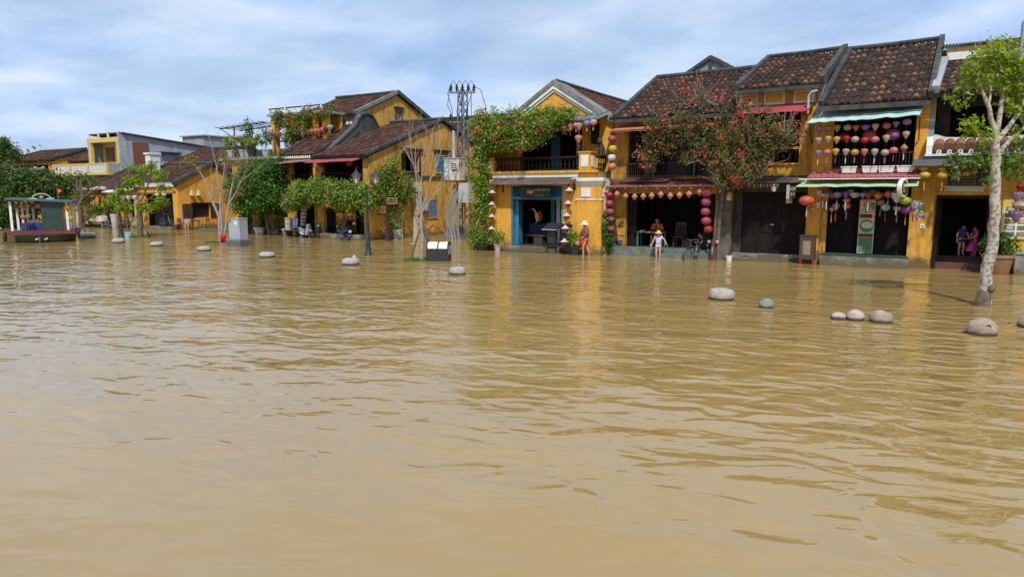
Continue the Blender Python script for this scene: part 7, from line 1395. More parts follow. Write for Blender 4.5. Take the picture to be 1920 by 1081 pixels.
# ---------------------------------------------------------------- boat
def boat():
    T = thing('tour_boat', 'green and red wooden ferry boat with roof, white posts and dark green cabin panel', 'boat', (-46.35, 21.3, 0), R(57)); T.scale = (.83, .7, .93)
    GRN = P('boat_green', (.022, .055, .042), (.013, .036, .028), 3, .5, .2); RD = P('boat_red', (.20, .03, .03), (.13, .02, .02), 3, .5, .2); TEAL = P('roof_teal', (.05, .11, .115), (.035, .075, .08), 2, .6, .2)
    m = MB(); rings = []
    for x, w, zt in [(-1.95, .5, .62), (-1.75, 1.5, .58), (-1.2, 2.6, .52), (0, 3.0, .5), (1.2, 2.6, .52), (1.75, 1.5, .58), (1.95, .5, .62)]:
        hw = w/2*1.5; rings.append([(x, -hw, zt), (x*.97, -hw*.86, .1), (x*.92, -hw*.6, -.13), (x*.92, hw*.6, -.13), (x*.97, hw*.86, .1), (x, hw, zt)])
    m.loft(rings).build('hull', GRN, T, local=True, smooth=True)
    MB().slab((-2.08, -1.75, .74), (2.08, -1.75, .74), (2.08, 2.0, .74), (-2.08, 2.0, .74), .22).build('gunwale', RD, T, local=True)
    MB().box(-1.95, 1.95, -1.6, 1.9, .742, .77).build('deck', BROWNW, T, local=True)
    for x, y in ((-1.75, -1.5), (-1.62, .2), (-1.5, 1.6), (-1.2, 1.7), (-.85, 1.7), (1.62, -1.4), (1.75, .2), (1.8, 1.6)): MB().box(x-.075, x+.075, y-.06, y+.06, .77, 2.62).build('post', WPAINT, T, local=True)
    pn = MB()
    for i in range(7): pn.box(.05, 1.28, -1.5, -1.44, .772+i*.262, .772+i*.262+.25)
    p = MB().box(.05, 1.28, -1.45, -1.42, .772, 2.62).build('cabin_panel', GRN, T, local=True)
    for i in range(7): MB().box(.05, 1.28, -1.5, -1.45, .775+i*.262, .775+i*.262+.252).build('plank', GRN, p, local=True)
    MB().box(1.28, 1.42, -1.48, -1.42, .772, 2.62).build('cabin_corner', BROWNW, T, local=True); MB().box(1.3, 1.4, -1.42, 1.5, .772, 1.3).build('cabin_side', GREYP, T, local=True)
    MB().slab((-2.0, -1.9, 2.86), (2.05, -1.9, 2.66), (2.05, 2.2, 2.66), (-2.0, 2.2, 2.86), .12).build('roof', TEAL, T, local=True)
    AR = P('arch_mint', (.35, .52, .46), (.28, .42, .37), 5, .5)
    a = MB().tube([(.18+.58*math.cos(math.pi*i/14), -1.7, 2.76+.36*math.sin(math.pi*i/14)) for i in range(15)], .035, 7).build('roof_arch', AR, T, local=True)
    for s in (-1, 1): MB().prism([(.18+s*.2, 2.76), (.18+s*.75, 2.76), (.18+s*.8, 2.84), (.18+s*.4, 2.86)], 'y', -1.72, -1.68).build('arch_wave', AR, a, local=True)
    MB().prism([(.18+.13*math.cos(i*math.pi/4)*(1 if i % 2 else .7), 2.92+.07*math.sin(i*math.pi/4)) for i in range(8)], 'y', -1.73, -1.69).build('lotus', P('sign_gold'), a, local=True)
    for x, y, z, rz in ((2.2, -1.2, .5, 0), (2.15, -.7, .55, 0), (-2.25, -1.4, .4, 0)):
        t = MB(); tyre = [((.24+.09*math.cos(b*math.pi/4)), .09*math.sin(b*math.pi/4)) for b in range(8)]
        rr = [[(x+c[1], y+c[0]*math.cos(2*math.pi*k/16), z+c[0]*math.sin(2*math.pi*k/16)) for c in tyre] for k in range(17)]
        t.loft(rr, caps=False); t.build('fender_tyre', RUB, T, local=True, smooth=True)
    for s in (-1, 1): MB().tube([(s*.28-.1, -2.05, .2), (s*.28+.1, -2.05, .27)], .05, 7).build('painted_eye', P('eye_white', (.5, .55, .5)), T, local=True)
    MB().tube([(-.1, -2.0, .55), (-.1, -2.3, -.1)], .025, 6).build('mooring_pole', STEEL, T, local=True)
    for i in range(3): MB().box(-1.3+i*.45, -.95+i*.45, -.9, -.4, .772, 1.25).build('seat', P('seat_blue', (.02, .04, .2)), T, local=True)
    for i in range(7):
        c = ['red', 'gold', 'coral', 'olive', 'crimson', 'orange', 'pink'][i]; MB().lathe([(a_*.16, b_*.16) for a_, b_ in LPROF['garlic']], (-1.4+i*.22, -1.3+.2*(i % 3), 2.35), 10, .05).build('hanging_lantern', cloth(c, COL[c]), T, local=True)
    for i, (x, c) in enumerate(((-1.05, 'coral'), (-.75, 'green'), (1.85, 'lime'), (1.7, 'orange'))): MB().ball((x, -1.55, 1.65 if i < 2 else (1.5 if i == 2 else 2.2)), .17).build('buoy_lantern', cloth(c, COL[c]), T, local=True)
    MB().tube([(1.05, -.6, 2.7), (1.05, -.6, 3.5)], .018, 6).build('flag_pole', STEEL, T, local=True)
    n = 8; top = [(1.06+.3*i/n, -.6+.04*math.sin(i*1.3), 3.5-.02*i) for i in range(n+1)]; bot = [(1.06+.3*i/n, -.6+.05*math.sin(i*1.3+.4), 3.05+.03*i) for i in range(n+1)]
    m = MB()
    for i in range(n): m.q(top[i], top[i+1], bot[i+1], bot[i])
    f = m.build('flag', P('flag_red', (.6, .03, .02), None, 3, .7, 0), T, local=True)
    MB().prism([(1.2+(.1 if i % 2 == 0 else .04)*math.sin(i*math.pi/5), 3.29+(.1 if i % 2 == 0 else .04)*math.cos(i*math.pi/5)) for i in range(10)], 'y', -.68, -.672).build('flag_star', P('flag_yellow', (.75, .6, .02), None, 3, .7, 0), f, local=True)
boat()
# ---------------------------------------------------------------- bicycles, motorbikes
def wheel(T, name, x, z, r, mat=RUB, y=0, tr=.022, spokes=True):
    w = MB(); sec = [(r-tr+tr*math.cos(b*math.pi/3), tr*math.sin(b*math.pi/3)) for b in range(6)]
    w.loft([[(x+c[0]*math.cos(2*math.pi*k/22), y+c[1], z+c[0]*math.sin(2*math.pi*k/22)) for c in sec] for k in range(23)], caps=False)
    o = w.build(name, mat, T, local=True, smooth=True); h = MB().tube([(x, y-.04, z), (x, y+.04, z)], .03, 8)
    if spokes:
        for k in range(14): a = 2*math.pi*k/14; h.tube([(x, y+(.02 if k % 2 else -.02), z), (x+(r-.03)*math.cos(a), y, z+(r-.03)*math.sin(a))], .003, 4)
    else: h.lathe([(r*.55, -.03), (r*.6, .03)], (0, 0, 0), 12)._xf_last(24, (x, y, z), .001, .001, .001)
    h.build('spokes', STEEL, o, local=True); return o
def bicycle(label, loc, rz, col, basket=True, group=None, lean=0):
    T = thing('bicycle', label, 'bicycle', loc, rz, group); T.rotation_euler = (lean, 0, rz); FR = P('bike_'+col, {'grey': (.20, .23, .25), 'black': (.03, .03, .035), 'blue': (.04, .06, .2)}[col], None, 5, .35, .05)
    wheel(T, 'rear_wheel', -.5, .32, .33); wheel(T, 'front_wheel', .55, .32, .33)
    MB().tube([(-.08, 0, .3), (-.22, 0, .78)], .018, 7).tube([(-.08, 0, .3), (.36, 0, .68)], .02, 7).tube([(-.2, 0, .62), (.34, 0, .78)], .016, 7).tube([(-.5, 0, .32), (-.08, 0, .3)], .013, 6).tube([(-.5, 0, .32), (-.2, 0, .68)], .012, 6).build('frame', FR, T, local=True)
    MB().tube([(.33, 0, .82), (.42, .05, .55), (.55, .05, .32)], .013, 6).tube([(.33, 0, .82), (.42, -.05, .55), (.55, -.05, .32)], .013, 6).build('fork', STEEL, T, local=True)
    MB().tube([(.33, 0, .82), (.3, 0, 1.0)], .014, 6).tube([(.14, -.3, 1.02), (.24, -.26, 1.05), (.3, 0, 1.0), (.24, .26, 1.05), (.14, .3, 1.02)], .013, 6).build('handlebar', STEEL, T, local=True)
    MB().loft([[(-.36, -.09, .83), (-.36, .09, .83), (-.08, .02, .83), (-.08, -.02, .83)], [(-.37, -.1, .88), (-.37, .1, .88), (-.08, .025, .87), (-.08, -.025, .87)]]).build('saddle', RUB, T, local=True)
    m = MB()
    for k in range(9): a = R(20)+k*R(16); m.bar((-.5+.37*math.cos(a), 0, .32+.37*math.sin(a)), (-.5+.37*math.cos(a+R(16)), 0, .32+.37*math.sin(a+R(16))), .05, .008)
    for k in range(6): a = R(50)+k*R(16); m.bar((.55+.37*math.cos(a), 0, .32+.37*math.sin(a)), (.55+.37*math.cos(a+R(16)), 0, .32+.37*math.sin(a+R(16))), .05, .008)
    m.build('mudguards', FR, T, local=True)
    MB().tube([(-.08, -.08, .3), (-.02, -.08, .16)], .01, 5).tube([(-.08, .08, .3), (-.14, .08, .44)], .01, 5).tube([(-.08, -.09, .3), (-.08, .09, .3)], .06, 10).build('crank', STEEL, T, local=True)
    MB().tube([(-.45, .06, .3), (-.36, .2, -.02)], .01, 5).build('kickstand', STEEL, T, local=True)
    if basket:
        m = MB()
        for z in (.72, .8, .88, .96): m.loft([[(.42-.0*z, -.14-.04*(z-.7), z), (.42, .14+.04*(z-.7), z), (.70+.1*(z-.7), .14+.04*(z-.7), z), (.70+.1*(z-.7), -.14-.04*(z-.7), z)], [(.42, -.14-.04*(z-.7), z+.02), (.42, .14+.04*(z-.7), z+.02), (.7+.1*(z-.7), .14+.04*(z-.7), z+.02), (.7+.1*(z-.7), -.14-.04*(z-.7), z+.02)]], caps=(z < .75))
        for k in range(6):
            yk = -.14+k*.056; m.bar((.42, yk, .72), (.42, yk, .98), .008); m.bar((.71, yk, .72), (.73, yk, .98), .008)
        m.build('basket', IRON, T, local=True)
    return T
bicycle('grey bicycle with black basket standing in water before the open shop', (-8.75, 30.45, -.12), R(-105), 'grey')
bicycle('dark bicycle with pale handlebar parked under the dense tree', (-39.2, 32.5, -.08), R(165), 'black', False, lean=R(5))
bicycle('pale bicycle parked by the far-left planter', (-59.4, 32.0, -.05), R(170), 'grey', True)
bicycle('blue bicycle in front of the dark cottage doors', (-52.3, 32.9, .22), R(10), 'blue', False)
bicycle('black bicycle half hidden behind the young left tree', (-56.8, 32.5, 0), R(20), 'black')
def motorbike(label, loc, rz, c1, scooter):
    T = thing('motor_scooter' if scooter else 'motorbike', label, 'motorbike', loc, rz); PA = P('moto_'+c1, {'white': (.66, .68, .7), 'navy': (.02, .03, .08), 'black': (.02, .02, .022)}[c1], None, 4, .22, 0)
    wheel(T, 'rear_wheel', -.58, .27, .28, tr=.06, spokes=False); wheel(T, 'front_wheel', .66, .27, .28, tr=.055, spokes=False)
    if scooter:
        MB().loft([[(-.75, -.1, .55), (-.75, .1, .55), (-.75, .08, .8), (-.75, -.08, .8)], [(-.4, -.17, .35), (-.4, .17, .35), (-.4, .15, .78), (-.4, -.15, .78)], [(-.05, -.15, .3), (-.05, .15, .3), (-.05, .12, .7), (-.05, -.12, .7)]]).build('body', PA, T, local=True, smooth=True)
        MB().loft([[(.3, -.18, .28), (.3, .18, .28), (.36, .18, .3), (.36, -.18, .3)], [(.42, -.2, .65), (.42, .2, .65), (.5, .18, .65), (.5, -.18, .65)], [(.36, -.14, 1.0), (.36, .14, 1.0), (.44, .12, 1.02), (.44, -.12, 1.02)]]).build('leg_shield', PA, T, local=True, smooth=True)
        MB().box(-.1, .34, -.15, .15, .26, .32).build('floorboard', RUB, T, local=True)
        MB().loft([[(-.8, -.12, .8), (-.8, .12, .8), (-.05, .12, .72), (-.05, -.12, .72)], [(-.82, -.1, .88), (-.82, .1, .88), (-.02, .1, .8), (-.02, -.1, .8)]]).build('seat', RUB, T, local=True)
    else:
        MB().loft([[(-.85, -.06, .75), (-.85, .06, .75), (-.85, .05, .85), (-.85, -.05, .85)], [(-.4, -.12, .55), (-.4, .12, .55), (-.4, .1, .75), (-.4, -.1, .75)], [(0, -.12, .5), (0, .12, .5), (0, .1, .68), (0, -.1, .68)], [(.4, -.1, .6), (.4, .1, .6), (.4, .08, .85), (.4, -.08, .85)]]).build('body', PA, T, local=True, smooth=True)
        MB().box(-.25, .15, -.12, .12, .2, .48).build('engine', STEEL, T, local=True)
        MB().loft([[(-.8, -.1, .84), (-.8, .1, .84), (0, .1, .7), (0, -.1, .7)], [(-.78, -.09, .92), (-.78, .09, .92), (0, .09, .76), (0, -.09, .76)]]).build('seat', RUB, T, local=True)
        MB().box(-1.0, -.98, -.1, .1, .6, .75).build('number_plate', WPAINT, T, local=True)
    MB().tube([(.4, .0, .95), (.55, .08, .6), (.66, .08, .27)], .03, 7).tube([(.4, .0, .95), (.55, -.08, .6), (.66, -.08, .27)], .03, 7).build('fork', RUB, T, local=True)
    MB().tube([(.3, -.34, 1.08), (.4, -.1, 1.04), (.4, .1, 1.04), (.3, .34, 1.08)], .018, 7).build('handlebar', RUB, T, local=True)
    for s in (-1, 1): MB().tube([(.36, .2*s, 1.05), (.34, .28*s, 1.25)], .008, 5).ball((.34, .3*s, 1.28), .02, .06, .04).build('mirror', RUB, T, local=True)
    MB().ball((.5, 0, .95), .07, .1, .09).build('headlight', LG, T, local=True)
    MB().loft([[(.5, -.07, .6), (.5, .07, .6), (.52, .07, .62), (.52, -.07, .62)], [(.78, -.06, .56), (.78, .06, .56), (.8, .06, .58), (.8, -.06, .58)]]).build('front_mudguard', PA, T, local=True)
    return T
motorbike('white and black motor scooter parked under the corner-house vine', (-35.3, 32.0, -.12), R(-12), 'white', True)
motorbike('black motor scooter parked right behind the white scooter', (-34.3, 32.2, -.12), R(-40), 'black', True)
motorbike('dark blue motorbike parked before the corner-house porch', (-31.7, 31.75, -.12), R(165), 'navy', False)
motorbike('dark motorbike standing inside the corner-house porch', (-32.0, 32.75, .35), R(150), 'black', False)
# ---------------------------------------------------------------- street clutter at the left
for i in range(3):
    t = thing('carton', ['lowest of the cardboard cartons stacked by the striped tarpaulin', 'middle of the cardboard cartons stacked by the striped tarpaulin', 'top of the cardboard cartons stacked by the striped tarpaulin'][i], 'carton', (-37.0, 32.2, .48+i*.27), 0, 'stacked cartons')
    MB().box(-37.25, -36.75, 32.0, 32.4, .48+i*.27, .48+i*.27+.262).build('box', P('carton', (.42, .33, .26), (.5, .45, .4), 9, .8), t); MB().box(-37.2, -36.8, 31.995, 32.0, .58+i*.27, .63+i*.27).build('print', P('sticker_red'), t)
t = thing('low_bench', 'long low wooden bench under the cartons and clothes', 'bench', (-36.6, 32.2, 0))
MB().box(-37.6, -35.6, 31.9, 32.5, .42, .475).build('seat', P('bench_wood', (.22, .17, .11)), t)
for x in (-37.4, -36.5, -35.8): MB().box(x, x+.2, 32.0, 32.4, -.14, .42).build('leg', CONC, t)
t = thing('tarpaulin', 'rolled red, white and green striped tarpaulin leaning under the vine', 'tarpaulin', (-35.6, 32.1, .5))
SG = Vector((-.35, .1, -1.55)); A0 = Vector((-35.45, 32.15, 2.15))
for i in range(13):
    a, b = A0+SG*(i/13), A0+SG*((i+.96)/13); MB().tube([a, b], .21-.002*i, 12).build('stripe', [P('tarp_white', (.6, .6, .58)), P('tarp_red', (.45, .10, .10)), P('tarp_white'), P('tarp_green', (.06, .2, .17))][i % 4], t)
t = thing('hanging_shirt', 'blue and white shirt hanging beside the cartons', 'shirt', (-36.3, 32.05, .6))
m = MB(); 
for i in range(6): x = -36.55+i*.085; m.slab((x, 32.0+.03*(i % 2), .58+.03*(i % 3)), (x+.085, 32.0+.03*((i+1) % 2), .58), (x+.08, 32.08, 1.25), (x, 32.08, 1.25), .015)
m.build('cloth', P('shirt_blue', (.45, .55, .68), (.10, .25, .5), 5, .8, 0, rpos=(.45, .55)), t)
t = thing('folding_table', 'low brown table before the cottage gable', 'table', (-50.4, 34.0, 0))
MB().box(-50.9, -50.0, 33.7, 34.4, .68, .73).build('tabletop', BROWNW, t)
for a, b in ((-50.85, 33.75), (-50.1, 33.75), (-50.85, 34.3), (-50.1, 34.3)): MB().box(a, a+.05, b, b+.05, -.14, .68).build('leg', BROWNW, t)
for i, (x, y) in enumerate(((-49.3, 34.4), (-48.6, 34.9), (-51.3, 33.2))):
    t = thing('wooden_chair', ['brown wooden chair right of the low table', 'brown wooden chair farthest right of the low table', 'brown wooden chair left of the low table at the cottage corner'][i], 'chair', (x, y, 0), 0, 'chairs by the cottage')
    MB().box(x-.22, x+.22, y-.22, y+.22, .42, .46).build('seat', P('chair_red', (.20, .06, .04)), t); MB().box(x-.22, x+.22, y+.18, y+.22, .6, .95).build('backrest', P('chair_red'), t)
    for a in (-.2, .16):
        for b in (-.2, .17): MB().box(x+a, x+a+.04, y+b, y+b+.04, -.14, .42 if b < 0 else .95).build('leg', P('chair_red'), t)
t = thing('planter_trough', 'long white planter trough far left behind the boat', 'planter', (-60.6, 32.0, .5)); MB().box(-62.2, -59.6, 31.8, 32.3, .55, 1.0).build('trough', WPAINT, t)
for x in (-62.0, -59.9): MB().box(x, x+.12, 31.9, 32.2, -.14, .55).build('leg', CONC, t)
t = thing('bucket', 'blue and white paint bucket at the foot of the young left tree', 'bucket', (-45.9, 26.2, 0)); MB().lathe([(.22, -.13), (.25, .26), (.26, .28)], (-45.9, 26.2, 0), 14).build('body', P('bucket_blue', (.15, .38, .48), (.5, .55, .55), 4, .4), t); MB().lathe([(.27, .28), (.27, .33), (.02, .34)], (-45.9, 26.2, 0), 14).build('lid', P('bucket_lid', (.3, .5, .55)), t)
tag(MB().tube([(-46.0, 26.2, .3), (-46.05, 26.2, 2.6)], .03, 7).build('bamboo_stake', STEEL), 'thin grey stake beside the paint bucket', 'stake')
tag(MB().tube([(-51.2, 25.8, -.1), (-51.1, 25.8, 3.9)], .045, 8).build('utility_post', STEEL), 'slim grey metal post rising behind the boat stern', 'post')
# ---------------------------------------------------------------- in the open shop
t = thing('table', 'table with turquoise legs and wooden top in the open shop', 'table', (-11.3, 31.75, .4))
TQ = P('turquoise', (.04, .22, .18)); MB().box(-11.9, -10.6, 31.5, 32.1, 1.06, 1.12).build('tabletop', P('table_wood', (.30, .17, .08)), t)
for a in (-11.88, -10.68):
    for b in (31.52, 32.02): MB().box(a, a+.06, b, b+.06, .405, 1.06).build('leg', TQ, t)
t = thing('stool', 'low wooden stool under the man in orange', 'stool', (-11.15, 32.45, .4)); MB().box(-11.4, -10.9, 32.25, 32.65, .82, .87).build('seat', BROWNW, t)
for a in (-11.38, -10.98):
    for b in (32.27, 32.59): MB().box(a, a+.05, b, b+.05, .405, .82).build('leg', BROWNW, t)
t = thing('snack_plate', 'white plate at the left end of the turquoise table', 'plate', (-11.65, 31.7, 1.12)); MB().lathe([(.08, 0), (.14, .02), (.15, .04), (.05, .02)], (-11.65, 31.7, 1.122), 14).build('plate', WPAINT, t)
for i, x in enumerate((-10.0, -8.65)):
    t = thing('tall_chair', ['reddish tall-backed wooden chair in the middle of the open shop', 'brown tall-backed slatted chair at the right of the open shop'][i], 'chair', (x, 32.3, .4), 0, 'tall chairs in the open shop')
    CW = P('chair_wood', (.12, .05, .03)); MB().box(x-.25, x+.25, 32.05, 32.5, .84, .89).build('seat', CW, t); MB().box(x-.25, x+.25, 32.47, 32.52, 1.45, 1.55).build('top_rail', CW, t)
    for k in range(5): MB().box(x-.23+k*.105, x-.19+k*.105, 32.48, 32.51, .89, 1.45).build('slat', CW, t)
    for a in (-.25, .2):
        for b in (32.06, 32.46): MB().box(x+a, x+a+.05, b, b+.05, .405, .84 if b < 32.3 else 1.45).build('leg', CW, t)
t = thing('plastic_stool', 'small blue plastic stool at the left of the shop plinth', 'stool', (-12.65, 31.05, .4)); PBU = P('plastic_blue', (.03, .05, .35))
MB().box(-12.82, -12.5, 30.9, 31.2, .66, .69).build('seat', PBU, t)
for a in (-12.82, -12.55):
    for b in (30.9, 31.15): MB().box(a, a+.05, b, b+.05, .405, .66).build('leg', PBU, t)
tag(MB().slab((-13.0, 31.0, .4), (-12.6, 31.0, .4), (-12.9, 31.25, 1.7), (-13.1, 31.25, 1.7), .04).build('plank_board', BROWNW), 'dark plank leaning on the wall left of the open shop', 'board')
t = thing('incense_post', 'maroon post with two white cups standing at the right of the open shop', 'post', (-7.95, 30.55, 0)); MB().lathe([(.09, -.13), (.08, .6), (.085, .7), (.05, .95)], (-7.95, 30.55, 0), 10).build('shaft', P('maroon', (.14, .03, .035)), t)
MB().box(-8.15, -7.75, 30.53, 30.57, .74, .77).build('arm', P('maroon'), t)
for x in (-8.13, -7.77): MB().lathe([(.04, 0), (.07, .08), (.075, .1)], (x, 30.55, .77), 8).build('cup', WPAINT, t)
MB().box(-7.97, -7.93, 30.45, 30.46, .3, .6).build('label_plate', GREYP, t)
t = thing('white_bucket', 'white bucket floating by the dark doors', 'bucket', (-7.2, 30.7, 0)); MB().lathe([(.10, -.1), (.14, .2), (.15, .22)], (-7.25, 30.65, 0), 12).build('body', WPAINT, t)
t = thing('water_jar', 'grey stone trough right of the fern jar at the right edge', 'trough', (3.3, 31.2, 0)); MB().bev(2.95, 4.0, 30.9, 31.5, -.14, .75, .03).build('body', CONC, t); MB().box(2.9, 4.05, 30.85, 31.55, .752, .82).build('rim', CONC, t)
t = thing('leaf', 'x', 'leaf') if False else None
# ================================================================ people
def skin(name, verts, edges, radii, mat, parent, sub=2):
    me = bpy.data.meshes.new(name); me.from_pydata([Vector(v) for v in verts], edges, [])
    o = bpy.data.objects.new(name, me); C.objects.link(o); o.modifiers.new('s', 'SKIN'); sm = o.modifiers.new('u', 'SUBSURF'); sm.levels = sub; sm.render_levels = sub
    for i, r in enumerate(radii): me.skin_vertices[0].data[i].radius = r if isinstance(r, tuple) else (r, r)
    me.skin_vertices[0].data[0].use_root = True
    bpy.context.view_layer.update()
    nm = bpy.data.meshes.new_from_object(o.evaluated_get(bpy.context.evaluated_depsgraph_get())); bpy.data.objects.remove(o)
    nm.name = name; nm.materials.clear(); nm.materials.append(mat); nm.polygons.foreach_set('use_smooth', [True]*len(nm.polygons))
    p = bpy.data.objects.new(name, nm); C.objects.link(p); p.parent = parent; return p
def person(label, loc, rz, s, J, skin_c, shirt, lower, hat=None, bulk=1.12, hair=(.015, .012, .01), sleeves='short', legs='shorts', skirt=None, hairlong=False):
    """J overrides joints of a 1.65 m figure facing -Y (local). One skinned body; clothes and hair are its children."""
    T = thing('person', label, 'person', loc, rz); T.scale = (s, s, s)
    D = dict(pel=(0, 0, .90), wai=(0, 0, 1.05), che=(0, -.01, 1.25), nec=(0, 0, 1.40), hea=(0, -.02, 1.50), top=(0, -.02, 1.58),
             ls=(.17, 0, 1.34), le=(.24, .02, 1.08), lw=(.26, -.05, .85), lh=(.26, -.07, .76), rs=(-.17, 0, 1.34), re=(-.24, .02, 1.08), rw=(-.26, -.05, .85), rh=(-.26, -.07, .76),
             lp=(.09, 0, .86), lk=(.10, -.02, .48), la=(.10, .02, .09), lt=(.11, -.13, .03), rp=(-.09, 0, .86), rk=(-.10, -.02, .48), ra=(-.10, .02, .09), rt=(-.11, -.13, .03))
    D.update(J); V = {k: Vector(v) for k, v in D.items()}
    order = ['pel', 'wai', 'che', 'nec', 'hea', 'top', 'ls', 'le', 'lw', 'lh', 'rs', 're', 'rw', 'rh', 'lp', 'lk', 'la', 'lt', 'rp', 'rk', 'ra', 'rt']
    rad = dict(pel=.12, wai=.11, che=(.14, .11), nec=.052, hea=.085, top=.075, ls=.06, le=.042, lw=.03, lh=.035, rs=.06, re=.042, rw=.03, rh=.035, lp=.085, lk=.055, la=.036, lt=.03, rp=.085, rk=.055, ra=.036, rt=.03)
    ix = {k: i for i, k in enumerate(order)}
    E_ = [('pel', 'wai'), ('wai', 'che'), ('che', 'nec'), ('nec', 'hea'), ('hea', 'top'), ('che', 'ls'), ('ls', 'le'), ('le', 'lw'), ('lw', 'lh'), ('che', 'rs'), ('rs', 're'), ('re', 'rw'), ('rw', 'rh'), ('pel', 'lp'), ('lp', 'lk'), ('lk', 'la'), ('la', 'lt'), ('pel', 'rp'), ('rp', 'rk'), ('rk', 'ra'), ('ra', 'rt')]
    SK = P('skin_%02d' % int(skin_c[0]*100), skin_c, tuple(x*.85 for x in skin_c), 6, .55, .05)
    body = skin('body', [V[k] for k in order], [(ix[a], ix[b]) for a, b in E_], [tuple(c*1.13 for c in rad[k]) if isinstance(rad[k], tuple) else rad[k]*(1.0 if k in ('hea', 'top', 'nec') else 1.18) for k in order], SK, T)
    for h, w in (('lh', 'lw'), ('rh', 'rw')):                       # fingers and thumb rooted in the palm
        d = (V[h]-V[w]).normalized(); side = d.cross(Vector((0, 0, 1))); side = side.normalized() if side.length > .05 else Vector((0, 1, 0)); nrm = side.cross(d); m = MB()
        for k, L in enumerate((.065, .078, .07, .055)):
            p = V[h]+side*(-.027+.018*k)+d*.01; m.tube([p, p+d*L*.55+nrm*.004, p+d*L*.85-nrm*.02, p+d*L-nrm*.035], [.0095, .009, .0085, .007], 6)
        p = V[h]-side*.03-d*.02; m.tube([p, p-side*.03+d*.025, p-side*.035+d*.055], [.011, .01, .008], 6)
        m.build('fingers', SK, body, local=True, smooth=True)
    H = V['hea']+Vector((0, 0, .03)); fd = -1
    MB().tube([H+Vector((0, -.085, .01)), H+Vector((0, -.112, -.018)), H+Vector((0, -.088, -.03))], [.008, .016, .01], 6).build('nose', SK, body, local=True)
    for sx in (-1, 1):
        MB().ball(H+Vector((.032*sx, -.082, .015)), .012, .008, .007, 8, 4).build('eye', P('eye_dark', (.02, .015, .012)), body, local=True); MB().ball(H+Vector((.09*sx, .0, 0)), .012, .02, .03, 8, 4).build('ear', SK, body, local=True)
    MB().ball(H+Vector((0, -.082, -.055)), .022, .008, .006, 8, 4).build('mouth', P('lip', (.35, .12, .1)), body, local=True)
    mid = lambda a, b, t: V[a].lerp(V[b], t)
    HM = P('hair_%02d' % int(hair[0]*100), hair, tuple(x*.8 for x in hair), 12, .5, .2)
    if hair:
        m = MB().ball(V['top']+Vector((0, .025, -.0)), .098, .105, .085, 12, 8)
        if hairlong: m.tube([V['top']+Vector((0, .07, 0)), V['nec']+Vector((0, .09, .02)), V['che']+Vector((0, .12, .02))], [.07, .08, .04], 10)
        m.build('hair', HM, T, local=True, smooth=True)
    # shirt
    st = {'short': .62, 'long': 1.0}[sleeves]
    vs = [V['pel']+Vector((0, 0, -.03)), V['wai'], V['che'], mid('che', 'nec', .55), V['ls'], mid('ls', 'le', st), V['rs'], mid('rs', 're', st)]; rs = [.150, .142, (.168, .135), .07, .085, .068, .085, .068]; es = [(0, 1), (1, 2), (2, 3), (2, 4), (4, 5), (2, 6), (6, 7)]
    rs = [tuple(c*bulk for c in r) if isinstance(r, tuple) else r*bulk for r in rs]
    if sleeves == 'long': vs += [mid('le', 'lw', .95), mid('re', 'rw', .95)]; rs += [.052, .052]; es += [(5, 8), (7, 9)]
    skin('shirt', vs, es, rs, shirt, T)
    if skirt:
        m = MB(); m.loft([[(p.x+r*1.0*math.cos(a*math.pi/8)*(1+.06*(a % 2)), p.y+r*math.sin(a*math.pi/8), p.z) for a in range(16)] for p, r in ((V['wai'], .13), (V['pel'], .18), (V['pel']+Vector((-.05, 0, -.3)), .3), (V['pel']+Vector((-.1, 0, -.62)), .42))]); m.build('skirt', skirt, T, local=True, smooth=True)
    elif legs == 'shorts':
        skin('shorts', [V['pel']+Vector((0, 0, .06)), V['pel'], V['lp'], mid('lp', 'lk', .55), V['rp'], mid('rp', 'rk', .55)], [(0, 1), (1, 2), (2, 3), (1, 4), (4, 5)], [.15, .16, .118, .115, .118, .115], lower, T)
    else: skin('trousers', [V['pel']+Vector((0, 0, .06)), V['pel'], V['lp'], V['lk'], mid('lk', 'la', .9), V['rp'], V['rk'], mid('rk', 'ra', .9)], [(0, 1), (1, 2), (2, 3), (3, 4), (1, 5), (5, 6), (6, 7)], [.14, .145, .105, .08, .06, .105, .08, .06], lower, T)
    if hat:
        kind, hm = hat; c = V['top']+Vector((0, 0, .0))
        if kind == 'bucket': MB().lathe([(.125, .0), (.215, -.045), (.225, -.05), (.13, .02), (.115, .09), (.07, .13), (.01, .135)], c, 16).build('hat', hm, T, local=True, smooth=True)
        else:
            h = MB().lathe([(.118, -.03), (.12, .02), (.10, .09), (.05, .125), (.01, .13)], c, 16).build('hat', hm, T, local=True, smooth=True)
            m = MB(); n = 10; A = [(c.x+.12*math.cos(math.pi+math.pi*i/n), c.y+.12*math.sin(math.pi+math.pi*i/n), c.z+.0) for i in range(n+1)]; B_ = [(c.x+.21*math.cos(math.pi+math.pi*i/n), c.y-.03+.26*math.sin(math.pi+math.pi*i/n), c.z-.05) for i in range(n+1)]
            for i in range(n): m.q(A[i], A[i+1], B_[i+1], B_[i]); m.q(*[Vector(q)-Vector((0, 0, .012)) for q in (B_[i], B_[i+1], A[i+1], A[i])])
            m.build('brim', hm, h, local=True, smooth=True)
    return T
SKN = (.46, .26, .17)
HATW = P('hat_cream', (.72, .64, .46), (.6, .5, .34), 8, .85)
